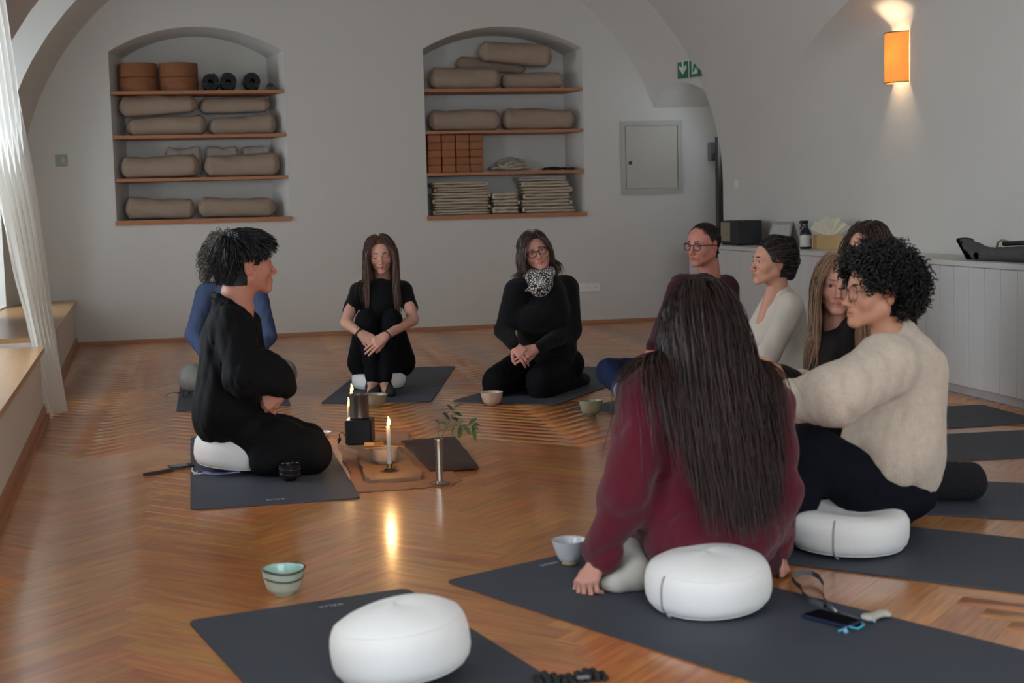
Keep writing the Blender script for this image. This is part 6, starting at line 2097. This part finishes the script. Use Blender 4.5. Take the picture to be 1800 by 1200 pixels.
# ------------------------------------------------ person in dark red sweater and jeans
def person_jeans():
    pe = Person((2.45, 7.75), 'person with glasses and receding hair in dark red sweater and jeans, hands clasped', skin='#b87a6a', hair='#261b17')
    fw = unit([-.85, -.5, 0])
    top = [cap(J(1236, 540, 7.74), J(1228, 640, 7.80), .140, .140, n=fw, s=.80),
           cap(J(1202, 500, 7.62), J(1274, 502, 7.86), .062, .064, k=.06),
           cap(J(1240, 492, 7.76), J(1238, 502, 7.75), .050, .080, k=.03),
           cap(J(1194, 505, 7.60), J(1166, 578, 7.55), .062, .054, k=.04), cap(J(1166, 580, 7.55), J(1150, 610, 7.42), .054, .047, k=.02),
           cap(J(1280, 508, 7.87), J(1285, 590, 7.80), .064, .056, k=.04), cap(J(1285, 592, 7.80), J(1190, 625, 7.52), .054, .042, k=.02)]
    pe.garment('sweater', top, M_MAROON, disp=folds(.005, 24, 14))
    trs = [ell(J(1228, 655, 7.80), (.165, .15, .12)),
           cap(J(1205, 655, 7.76), J(1072, 652, 7.56), .088, .072, k=.04), cap(J(1070, 655, 7.55), J(1100, 684, 7.38), .070, .060, k=.025),
           cap(J(1245, 662, 7.80), J(1300, 690, 7.45), .090, .075, k=.04), cap(J(1300, 695, 7.45), J(1200, 712, 7.32), .065, .05, k=.03)]
    pe.garment('jeans', trs, M_JEANS, disp=folds(.006, 22, 15))
    pe.garment('turn_up', [cap(J(1099, 685, 7.385), J(1113, 690, 7.35), .066, .062)], M_JEANL, h=.008, disp=folds(.003, 30, 3), label='pale turned-up jeans cuff')
    pe.garment('sock', [cap(J(1113, 692, 7.35), J(1160, 715, 7.28), .042, .036), cap(J(1160, 716, 7.28), J(1185, 712, 7.32), .036, .03)], M_SHOE, h=.008)
    w1, w2 = J(1150, 612, 7.42), J(1172, 628, 7.46)
    pe.flesh(hand_prims(w1, J(1130, 640, 7.36) - w1, np.array([-.8, -.4, .6]), -1, curl=(.7, .75, .8, .85), tcurl=.5, sc=1.05, tout=.6), .0038)
    pe.flesh(hand_prims(w2, J(1128, 636, 7.34) - w2, np.array([.1, -1, .35]), -1, curl=(.4, .45, .5, .55), tcurl=.3, sc=1.08, tout=.5), .0038)
    pe.core(top)
    pe.head(J(1236, 430, 7.74), -58, 3, 2, sc=1.06, male=True, recede=.033)
    # short cropped hair, receding at the front
    loc = pe.roots(2400, 8, recede=.030, ear=True); n = len(loc)
    d = np.stack([np.zeros(n), np.where(loc[:, 2] > .06, .8, -.25), np.where(loc[:, 2] > .06, .0, -1.0)], 1)
    t, nn_ = tangent(loc, d)
    rr = np.random.RandomState(2)
    thin = np.clip((loc[:, 2] - .06) / .04, 0, 1) * (loc[:, 1] > -.06)
    L = rr.uniform(.014, .022, n) * (1 - .4 * thin)
    pts = grow(pe.w(loc), pe.wd(unit_rows(t + nn_ * .30)), L, 4, pe.skull(), np.full(n, .001), gw=.05, wob=.08, seed=4)
    pe.hair('hair', pts, .0019, 3)
    pe.glasses(mat('black_thick_rim', '#121012', rough=.3), rw=.022, rh=.0195, r=.0026)
    pe.finish()


def unit_rows(a): return a / np.maximum(np.linalg.norm(a, axis=1), 1e-6)[:, None]


# ------------------------------------------------ person in cream with the bun
def person_cream():
    pe = Person((2.75, 6.72), 'person in profile with dark hair in a bun and a cream v-neck sweater', skin='#bd8a72', hair='#2a1e1b')
    fw = np.array([-1, -.1, 0])
    top = [cap(J(1374, 560, 6.74), J(1388, 690, 6.74), .122, .142, n=(0, 1, 0), s=1.15),
           cap(J(1388, 535, 6.60), J(1372, 532, 6.88), .062, .060, k=.05),
           cap(J(1374, 514, 6.72), J(1380, 540, 6.72), .050, .08, k=.03),
           ell(J(1340, 592, 6.74), (.075, .13, .080), k=.05),
           cap(J(1356, 535, 6.84), J(1325, 590, 6.82), .055, .05, k=.04),
           cap(J(1390, 540, 6.58), J(1352, 622, 6.50), .062, .056, k=.03), cap(J(1350, 624, 6.50), J(1298, 640, 6.60), .054, .042, k=.02),
           cap(J(1362, 536, 6.90), J(1318, 600, 6.92), .058, .052, k=.03), cap(J(1318, 602, 6.92), J(1290, 640, 6.75), .050, .04, k=.02),
           # open neckline
           cap(J(1348, 504, 6.70), J(1312, 598, 6.66), .052, .016, k=.008, sub=True), cap(J(1350, 498, 6.72), J(1340, 530, 6.68), .040, .016, k=.010, sub=True)]
    pe.garment('sweater', top, M_CREAM, disp=folds(.005, 26, 21))
    trs = [ell(J(1395, 705, 6.74), (.17, .18, .11)), cap(J(1380, 710, 6.65), J(1270, 730, 6.42), .09, .07), cap(J(1380, 705, 6.85), J(1260, 715, 6.98), .09, .07), cap(J(1270, 735, 6.42), J(1330, 735, 6.75), .06, .05)]
    pe.garment('trousers', trs, M_BLKT, h=.012)
    chest = [cap(J(1362, 508, 6.72), J(1338, 585, 6.72), .044, .040), cap(J(1368, 545, 6.73), J(1372, 600, 6.75), .055, .075, k=.03)]
    pe.flesh(chest, .008)
    wr = J(1298, 640, 6.60)
    pe.flesh(hand_prims(wr, J(1270, 655, 6.62) - wr, np.array([0, -.5, 1]), 1, sc=.92), .004)
    pe.core(top)
    pe.head(J(1356, 461, 6.72), -86, -4, 0)
    # hair combed back into a bun
    loc = pe.roots(1000, 12); n = len(loc)
    t, nn_ = tangent(loc, np.tile(np.array([0, -1.0, .1]), (n, 1)))
    tgt = pe.w(np.array([0, -.112, .045]))
    rr = np.random.RandomState(6)
    dist = np.linalg.norm(pe.w(loc) - tgt, axis=1)
    pts = grow(pe.w(loc + nn_ * .002), pe.wd(t), dist * 1.05, 12, pe.skull()[:2], rr.uniform(.003, .012, n) * (1 + 1.2 * (loc[:, 1] < -.03)), gw=.30, wob=.04, seed=3, target=tgt)
    N2 = 260
    bun = []
    for k in range(N2):
        a0 = rr.rand() * 6.28; tilt = rr.normal(0, .35); rad = rr.uniform(.024, .042)
        c0 = np.array([rr.normal(0, .006), -.112 + rr.normal(0, .009), .046 + rr.normal(0, .009)])
        bun.append([c0 + rad * np.array([math.cos(a0 + q), .55 * math.sin(a0 + q) * math.sin(tilt) , math.sin(a0 + q) * math.cos(tilt) * 1.1]) for q in np.linspace(0, 4.2, 13)])
    bun = pe.w(np.array(bun).reshape(-1, 3)).reshape(N2, 13, 3)
    # low roll of hair at the nape
    low = []
    for k in range(240):
        a0 = rr.rand() * 6.28; rad = rr.uniform(.014, .030); x0 = rr.uniform(-.045, .045)
        low.append([np.array([x0 + .002 * q, -.088 + rad * math.cos(a0 + q), -.040 + 1.5 * rad * math.sin(a0 + q)]) for q in np.linspace(0, 3.6, 13)])
    low = pe.w(np.array(low).reshape(-1, 3)).reshape(240, 13, 3)
    pe.hair('hair', np.concatenate([pts, bun, low]), .0028, 3)
    V, Q = nets([ell(pe.w((0, -.108, .046)), (.036, .030, .040), R=pe.H), ell(pe.w((0, -.086, -.030)), (.050, .028, .046), R=pe.H)], .006)
    me = np_mesh('bun', V - pe.base, Q, cols=np.ones((len(V), 3)) * .8); link_mesh('bun', me, pe.mhair, pe.root)
    pe.finish()


# ------------------------------------------------ smiling person with long fair hair
def person_fair():
    pe = Person((2.42, 5.25), 'smiling person with long fair hair behind the curly-haired person', skin='#c7907c', hair='#8a6a50')
    top = [cap(J(1500, 620, 5.25), J(1505, 740, 5.28), .125, .14, n=CAMV, s=.75), cap(J(1455, 608, 5.22), J(1550, 606, 5.30), .055, .055, k=.05), cap(J(1490, 575, 5.22), J(1495, 605, 5.24), .05, .075, k=.03),
           cap(J(1450, 612, 5.2), J(1436, 700, 5.12), .055, .048, k=.03), cap(J(1556, 612, 5.3), J(1566, 700, 5.25), .055, .048, k=.03), cap(J(1436, 702, 5.12), J(1480, 760, 5.0), .046, .036, k=.02), cap(J(1566, 702, 5.25), J(1520, 765, 5.02), .046, .036, k=.02)]
    pe.garment('top', top, mat('dark_brown_top', '#1c1614', rough=.9, bump=.15, bscale=200), disp=folds(.004, 26, 31))
    trs = [ell(J(1508, 800, 5.28), (.17, .16, .11)), cap(J(1480, 805, 5.22), J(1400, 820, 4.98), .09, .07), cap(J(1535, 805, 5.25), J(1590, 830, 5.0), .09, .07), cap(J(1400, 835, 4.98), J(1500, 850, 4.95), .06, .05)]
    pe.garment('trousers', trs, M_BLKT, h=.012)
    for (a, b, s) in (((1480, 760, 5.0), (1496, 772, 4.95), 1), ((1520, 765, 5.02), (1504, 776, 4.96), -1)):
        w_ = J(*a); pe.flesh(hand_prims(w_, J(*b) - w_, np.array([0, -.6, .8]), s, sc=.9), .004)
    pe.core(top)
    pe.head(J(1474, 500, 5.20), -24, 2, 4, lips=(.88, .50, .50))
    # teeth in the smile
    mb = MB(); mb.tube([(x, .0905 - 5 * x * x * 4, -.0672 + 2.0 * x * x) for x in np.linspace(-.014, .014, 9)], .0022, 6)
    link_mesh('teeth', np_mesh('teeth', pe.w(np.array(mb.v)) - pe.base, mb.f), mat('teeth', '#c9bfb4', rough=.3), pe.root)
    long_hair(pe, 1100, (.34, .50), part=.0, back=.10, coll=top, w=.0023, seed=33, off=(.003, .020))
    pe.finish()


# ------------------------------------------------ person half hidden behind the curly hair
def person_hidden():
    pe = Person((2.98, 5.95), 'person with smooth dark brown hair half hidden behind the curly-haired person', skin='#bd8672', hair='#3a2820')
    top = [cap(J(1548, 545, 5.98), J(1555, 680, 6.0), .125, .14, n=CAMV, s=.85), cap(J(1512, 530, 5.86), J(1585, 530, 6.1), .06, .06, k=.05), cap(J(1540, 495, 5.96), J(1545, 525, 5.98), .05, .08, k=.03),
           cap(J(1508, 535, 5.85), J(1490, 620, 5.8), .056, .05, k=.03), cap(J(1588, 535, 6.1), J(1596, 620, 6.1), .056, .05, k=.03), cap(J(1490, 622, 5.8), J(1460, 680, 5.75), .046, .036, k=.02), cap(J(1596, 622, 6.1), J(1540, 680, 5.85), .046, .036, k=.02)]
    pe.garment('top', top, M_BLKC, disp=folds(.004, 26, 41))
    trs = [ell(J(1556, 730, 6.0), (.17, .17, .13)), cap(J(1540, 735, 5.95), J(1430, 745, 5.75), .09, .07), cap(J(1560, 735, 6.1), J(1460, 730, 6.2), .09, .07), cap(J(1430, 757, 5.75), J(1530, 760, 6.0), .06, .05)]
    pe.garment('trousers', trs, M_BLKT, h=.012)
    for (a, b, s) in (((1460, 680, 5.75), (1440, 690, 5.72), 1), ((1540, 680, 5.85), (1515, 690, 5.75), -1)):
        w_ = J(*a); pe.flesh(hand_prims(w_, J(*b) - w_, np.array([0, -.6, .8]), s, sc=.9), .005)
    pe.core(top)
    pe.head(J(1525, 436, 5.95), -62, 6, 3)
    long_hair(pe, 900, (.26, .36), part=.0, back=.5, coll=top, w=.0026, seed=43, off=(.003, .018))
    pe.finish()


# ------------------------------------------------ curly-haired person in the beige pullover
def person_curly():
    pe = Person((2.02, 4.35), 'person with curly black hair and glasses in a beige wool pullover, on a white cushion', skin='#c48e72', hair='#0f0c0c')
    fw = unit([-.95, .15, 0])
    top = [cap(J(1588, 660, 4.40), J(1572, 790, 4.36), .142, .165, n=(0, 1, 0), s=1.05),
           cap(J(1560, 640, 4.24), J(1572, 640, 4.56), .100, .095, k=.06),
           cap(J(1578, 588, 4.38), J(1588, 640, 4.38), .062, .115, k=.05),
           cap(J(1570, 800, 4.36), J(1585, 830, 4.36), .150, .120, k=.05),
           cap(J(1545, 650, 4.20), J(1470, 692, 4.10), .098, .096, k=.05), cap(J(1470, 693, 4.10), J(1398, 704, 4.20), .092, .074, k=.03),
           cap(J(1560, 640, 4.58), J(1460, 690, 4.66), .085, .075, k=.04), cap(J(1460, 690, 4.66), J(1392, 672, 4.56), .070, .050, k=.03)]
    fo = folds(.013, 9, 51, (0, .3, 1)); fo2 = folds(.004, 28, 52)
    pe.garment('pullover', top, M_BEIGE, disp=lambda p: fo(p) + fo2(p), h=.009)
    mb = MB()
    cc = J(1585, 577, 4.38)
    trs = [ell(J(1556, 870, 4.36), (.165, .17, .088)),
           cap(J(1550, 872, 4.32), J(1425, 795, 4.30), .112, .088, k=.04), cap(J(1420, 795, 4.30), J(1388, 925, 4.30), .082, .070, k=.03),
           cap(J(1570, 870, 4.52), J(1450, 790, 4.62), .11, .085, k=.04), cap(J(1450, 790, 4.62), J(1420, 900, 4.6), .08, .07, k=.03)]
    pe.garment('trousers', trs, M_NAVYC, disp=folds(.007, 20, 53))
    f0 = J(1384, 950, 4.28)
    pe.garment('sock', [cap((f0[0], f0[1], .06), (f0[0] - .03, f0[1] + .02, .04), .045, .042), cap((f0[0] - .03, f0[1] + .02, .038), (f0[0] - .09, f0[1] + .12, .032), .040, .030)], M_SHOE, h=.008)
    f0 = J(1418, 925, 4.6)
    pe.garment('sock', [cap((f0[0], f0[1], .06), (f0[0] - .03, f0[1] + .02, .04), .045, .042), cap((f0[0] - .03, f0[1] + .02, .038), (f0[0] - .15, f0[1] + .05, .032), .040, .030)], M_SHOE, h=.008)
    pe.garment('cuff', [cap(J(1392, 668, 4.54), J(1374, 657, 4.50), .040, .034)], M_BLKC, h=.006, label='black inner cuff')
    w1 = J(1376, 657, 4.505)
    pe.flesh(hand_prims(w1, J(1345, 640, 4.44) - w1, np.array([-.1, -.7, .7]), 1, curl=(.35, .4, .45, .5), tcurl=.4, sc=1.0), .004)
    w2 = J(1396, 704, 4.20)
    pe.flesh(hand_prims(w2, J(1360, 712, 4.24) - w2, np.array([0, -.6, .8]), 1, curl=(.4, .4, .4, .4), sc=1.0), .004)
    pe.core(top)
    pe.head(J(1541, 514, 4.36), -91, -3, 0, sc=1.04, lips=(.86, .56, .54))
    # curly hair
    loc = pe.roots(2600, 55, ear=True, mask=lambda q: ~((q[:, 2] < .0) & (q[:, 1] > -.030))); n = len(loc)
    rr = np.random.RandomState(56)
    d = np.stack([np.sign(loc[:, 0]) * .3, np.where(loc[:, 1] > .0, .7, -.5), np.where(loc[:, 2] > .05, .1, -.35)], 1)
    t, nn_ = tangent(loc, d)
    L = rr.uniform(.045, .075, n) * np.where(loc[:, 2] < .0, .8, 1.0)
    pts = grow(pe.w(loc), pe.wd(unit_rows(t * .55 + nn_ * .80)), L, 16, pe.skull(), rr.uniform(.006, .03, n), gw=.10, wob=.14, seed=5)
    pts = curlify(pts, .0075, 2.6, 6)
    pe.hair('hair', pts, .0028, 7, tip=.6)
    V, Q = nets([ell(pe.w((0, -.022, .050)), (.088, .106, .074), R=pe.H), ell(pe.w((0, -.078, .005)), (.066, .048, .070), R=pe.H, k=.03)], .006, disp=folds(.010, 90, 57, stretch=1.0),
                clip=lambda p: -(0.030 + (p - pe.w((0, 0, 0))) @ (pe.H @ np.array([0, -1.0, .75]))))
    me = np_mesh('hair_volume', V - pe.base, Q, cols=np.ones((len(V), 3)) * .8); link_mesh('hair_volume', me, pe.mhair, pe.root)
    pe.glasses(mat('brown_thin_rim', '#5a4238', rough=.3), rw=.026, rh=.023, r=.0017, rnd_=3.0)
    mb = MB(); mb.lathe([(.001, .003), (.003, 0), (.001, -.003)], 10); 
    V = pe.w(np.array(mb.v) + np.array([.078, -.010, -.040])); 
    link_mesh('earring', np_mesh('earring', V - pe.base, mb.f), M_BRASS, pe.root)
    V = pe.w(np.array(mb.v) + np.array([-.078, -.010, -.040])); link_mesh('earring', np_mesh('earring', V - pe.base, mb.f), M_BRASS, pe.root)
    pe.finish()


# ------------------------------------------------ person seen from behind with very long hair, burgundy fleece
def person_burgundy():
    pe = Person((1.32, 3.98), 'person seen from behind with very long dark hair and burgundy sweater, on a mat', skin='#c08a78', hair='#2a1c18')
    top = [cap(J(1248, 735, 4.00), J(1250, 915, 3.96), .150, .205, n=(0, 1, 0), s=.80),
           cap(J(1160, 690, 4.00), J(1325, 695, 4.02), .088, .085, k=.07),
           cap(J(1235, 640, 4.02), J(1238, 690, 4.01), .065, .11, k=.05),
           ell(J(1252, 925, 3.96), (.218, .165, .105), k=.06),
           cap(J(1138, 705, 3.98), J(1100, 865, 3.93), .082, .072, k=.05), cap(J(1100, 867, 3.93), J(1058, 975, 3.98), .071, .056, k=.03),
           cap(J(1348, 712, 4.02), J(1362, 850, 3.96), .082, .072, k=.05), cap(J(1362, 855, 3.96), J(1360, 955, 4.02), .070, .054, k=.03)]
    fo = folds(.012, 9, 61, (1, 0, .3)); fo2 = folds(.004, 26, 62)
    pe.garment('sweater', top, M_BURG, disp=lambda p: fo(p) + fo2(p), h=.009)
    trs = [ell(J(1252, 985, 4.00), (.215, .17, .09)), cap(J(1190, 985, 4.05), J(1120, 940, 4.35), .09, .075), cap(J(1300, 985, 4.05), J(1275, 930, 4.36), .09, .075), cap(J(1120, 950, 4.35), J(1150, 985, 4.0), .06, .05), cap(J(1275, 945, 4.36), J(1200, 955, 4.32), .06, .05)]
    pe.garment('trousers', trs, mat('dark_burgundy_cloth', '#3d1420', rough=.95, bump=.2, bscale=200), h=.012)
    a = J(1112, 990, 3.98); 
    sk_ = [cap((a[0] + .01, a[1] + .06, .10), (a[0] + .01, a[1] - .015, .055), .042, .048), cap((a[0] + .012, a[1] - .02, .045), (a[0] - .055, a[1] - .03, .034), .046, .030, k=.03), cap((a[0] - .055, a[1] - .03, .032), (a[0] - .085, a[1] - .02, .03), .030, .022, k=.02)]
    pe.garment('sock', sk_, M_SOCKW, h=.006, label='white wool sock')
    w1 = J(1053, 982, 3.985)
    pe.flesh(hand_prims(w1, J(1032, 1022, 3.95) - w1, np.array([-.8, -.5, .3]), 1, curl=(.8, .9, .95, 1.0), tcurl=.5, sc=.95), .0035)
    w2 = J(1361, 958, 4.02)
    pe.flesh(hand_prims(w2, J(1372, 985, 4.0) - w2, np.array([.8, -.5, .2]), -1, curl=(.3, .35, .4, .4), tcurl=.3, sc=.92), .0035)
    pe.core(top)
    pe.head(J(1232, 566, 4.04), 176, -2, 0)
    hull = [cap(J(1232, 600, 4.03), J(1258, 780, 3.99), .085, .125, k=.06, n=(0, 1, 0), s=.9)]
    pts = long_hair(pe, 3000, (.42, .64), part=.0, back=1.1, lat=.4, gdir=unit([.03, -.42, -1]), coll=top + hull, w=.0019, seg=30, seed=63, off=(.003, .026), wob=.06, wave=.006, shield=0, tipcol=(1.6, 1.3, 1.2))
    pe.finish()


# ------------------------------------------------ grey-haired person in blue behind the host
def person_blue():
    pe = Person((0.02, 9.05), 'person with curly grey hair in a blue shirt sitting cross-legged behind the robed person', skin='#bd8b78', hair='#6d6760')
    top = [cap(J(405, 545, 9.05), J(408, 640, 9.10), .140, .155, n=CAMV, s=.75), cap(J(366, 512, 9.02), J(450, 512, 9.05), .058, .058, k=.05), cap(J(398, 490, 9.04), J(402, 512, 9.04), .05, .075, k=.03),
           cap(J(360, 517, 9.0), J(340, 588, 8.92), .058, .050, k=.03), cap(J(340, 589, 8.92), J(364, 625, 8.80), .050, .040, k=.02),
           cap(J(455, 520, 9.02), J(472, 590, 8.95), .058, .050, k=.03), cap(J(472, 591, 8.95), J(444, 630, 8.80), .050, .040, k=.02)]
    pe.garment('shirt', top, M_BLUE, disp=folds(.006, 26, 71))
    trs = [ell(J(410, 668, 9.08), (.18, .16, .12)), cap(J(385, 668, 9.02), J(338, 662, 8.86), .094, .080, k=.04), cap(J(338, 668, 8.84), J(420, 692, 8.70), .072, .05, k=.03),
           cap(J(435, 668, 9.02), J(498, 655, 8.88), .094, .084, k=.04), cap(J(498, 662, 8.86), J(410, 690, 8.72), .074, .05, k=.03)]
    pe.garment('trousers', trs, M_GREYT, disp=folds(.006, 22, 72))
    for (a, b, s) in (((364, 625, 8.80), (388, 640, 8.74), 1), ((444, 630, 8.80), (420, 644, 8.74), -1)):
        w_ = J(*a); pe.flesh(hand_prims(w_, J(*b) - w_, np.array([0, -.6, .8]), s, sc=1.0), .0045)
    pe.core(top)
    pe.head(J(395, 452, 9.03), 10, 4, 0, sc=1.04)
    loc = pe.roots(1100, 75); n = len(loc)
    rr = np.random.RandomState(76)
    d = np.stack([np.sign(loc[:, 0]) * .8, np.full(n, -.1), np.where(loc[:, 2] > .07, -.1, -1.0)], 1)
    t, nn_ = tangent(loc, d)
    L = rr.uniform(.08, .17, n) * np.where(loc[:, 2] > .08, .6, 1.0)
    pts = grow(pe.w(loc), pe.wd(unit_rows(t * .7 + nn_ * .6)), L, 16, pe.skull(), rr.uniform(.006, .03, n), gw=.22, wob=.10, seed=5)
    pts = curlify(pts, .010, 3.0, 6)
    pe.hair('hair', pts, .0028, 7, tip=.5, var=.45)
    pe.finish()


# ------------------------------------------------ the host in the black robe
def person_robe():
    pe = Person((0.12, 6.35), 'person with short black hair in a black robe kneeling on a cushion at left', skin='#bb7f6a', hair='#0d0b0c')
    fw = unit([.97, .25, 0])
    robe = [cap(J(402, 600, 6.30), J(400, 715, 6.32), .122, .140, n=(0, 1, 0), s=1.25),
            cap(J(402, 568, 6.16), J(420, 566, 6.44), .078, .074, k=.06),
            cap(J(398, 536, 6.30), J(405, 570, 6.30), .060, .095, k=.04),
            cap(J(392, 722, 6.32), J(385, 742, 6.32), .118, .100, k=.06, n=(0, 1, 0), s=1.3),
            cap(J(412, 575, 6.12), J(428, 655, 6.06), .078, .085, k=.05), cap(J(428, 660, 6.06), J(484, 664, 6.10), .084, .070, k=.04), cap(J(470, 640, 6.10), J(502, 682, 6.12), .060, .042, k=.04),
            cap(J(425, 575, 6.46), J(450, 655, 6.50), .072, .075, k=.05), cap(J(450, 660, 6.50), J(490, 676, 6.38), .07, .05, k=.04),
            # v-shaped neck opening
            cap(J(448, 518, 6.27), J(432, 548, 6.27), .034, .012, k=.015, sub=True)]
    fo = folds(.013, 10, 81, (.3, 0, 1)); fo2 = folds(.004, 28, 82)
    pe.garment('robe', robe, M_BLKK, disp=lambda p: fo(p) + fo2(p), h=.009)
    # folded collar band
    mb = MB()
    col_pts = [J(379, 520, 6.36), J(376, 519, 6.28), J(385, 522, 6.20), J(404, 532, 6.17), J(424, 545, 6.19), J(437, 556, 6.22), J(446, 570, 6.26)]
    V, Q = nets([cap(a, b, .016, .016, k=.012, n=(.5, -.3, .3), s=.8) for a, b in zip(col_pts[:-1], col_pts[1:])], .006)
    pe.put('collar', V, Q, M_BLKK)
    skirt = [ell(J(425, 745, 6.34), (.13, .15, .09)), cap(J(450, 762, 6.26), J(545, 790, 6.18), .105, .088, k=.05), cap(J(450, 755, 6.44), J(540, 775, 6.44), .100, .085, k=.05),
             cap(J(548, 802, 6.17), J(462, 812, 6.17), .080, .060, k=.04), cap(J(545, 795, 6.44), J(460, 800, 6.46), .078, .06, k=.04)]
    fo3 = folds(.007, 18, 83, (1, 0, .2))
    pe.garment('robe_skirt', skirt, M_BLKK, disp=fo3, h=.010)
    w1 = J(496, 690, 6.12)
    pe.flesh(hand_prims(w1, J(465, 708, 6.13) - w1, np.array([.2, -1, .4]), -1, curl=(1.15, 1.2, 1.25, 1.3), tcurl=.6, sc=.92, tout=.3), .004)
    w2 = J(492, 690, 6.36)
    pe.flesh(hand_prims(w2, J(470, 706, 6.30) - w2, np.array([.2, .8, .6]), 1, curl=(.6, .6, .65, .7), tcurl=.4, sc=1.0), .004)
    pe.core(robe)
    pe.flesh([cap(J(416, 505, 6.29), J(412, 545, 6.29), .062, .075), cap(J(425, 540, 6.28), J(415, 575, 6.30), .05, .07, k=.03)], .008)
    pe.head(J(433, 464, 6.29), 106, -2, -3, sc=1.17, male=True, lips=(.80, .48, .48))
    rr = np.random.RandomState(85)
    loc = pe.roots(2400, 86, ear=True, mask=lambda q: ~((q[:, 2] < -.015) & (q[:, 1] > -.055))); n = len(loc)
    top_ = np.clip((loc[:, 2] - .035) / .06, 0, 1)
    crown = np.clip((-loc[:, 1] - .03) / .05, 0, 1)
    d = np.stack([loc[:, 0] * 5.0, .9 * top_ * (1 - crown) - .30 * (1 - top_) - .3 * crown, -.15 - .95 * (1 - top_) - .8 * crown], 1)
    t, nn_ = tangent(loc, d)
    frontz = np.clip((loc[:, 1] - .0) / .05, 0, 1) * top_
    nape = np.clip((-loc[:, 1] - .05) / .03, 0, 1)
    L = (rr.uniform(.020, .032, n) + .034 * top_ + .012 * frontz + .014 * nape) * pe.S
    gl = pe.wd(unit_rows(d + np.array([0, 0, -.35])))
    pts = grow(pe.w(loc), pe.wd(unit_rows(t + nn_ * (.25 + .25 * top_)[:, None])), L, 12, pe.skull(), rr.uniform(.004, .017, n), gw=.36, wob=.06, seed=9, gdir=gl)
    pe.hair('hair', pts, .0027, 10)
    pe.finish()


for fn in (person_burgundy, person_curly, person_robe, person_tee, person_scarf, person_jeans, person_cream, person_fair, person_hidden, person_blue):
    fn()
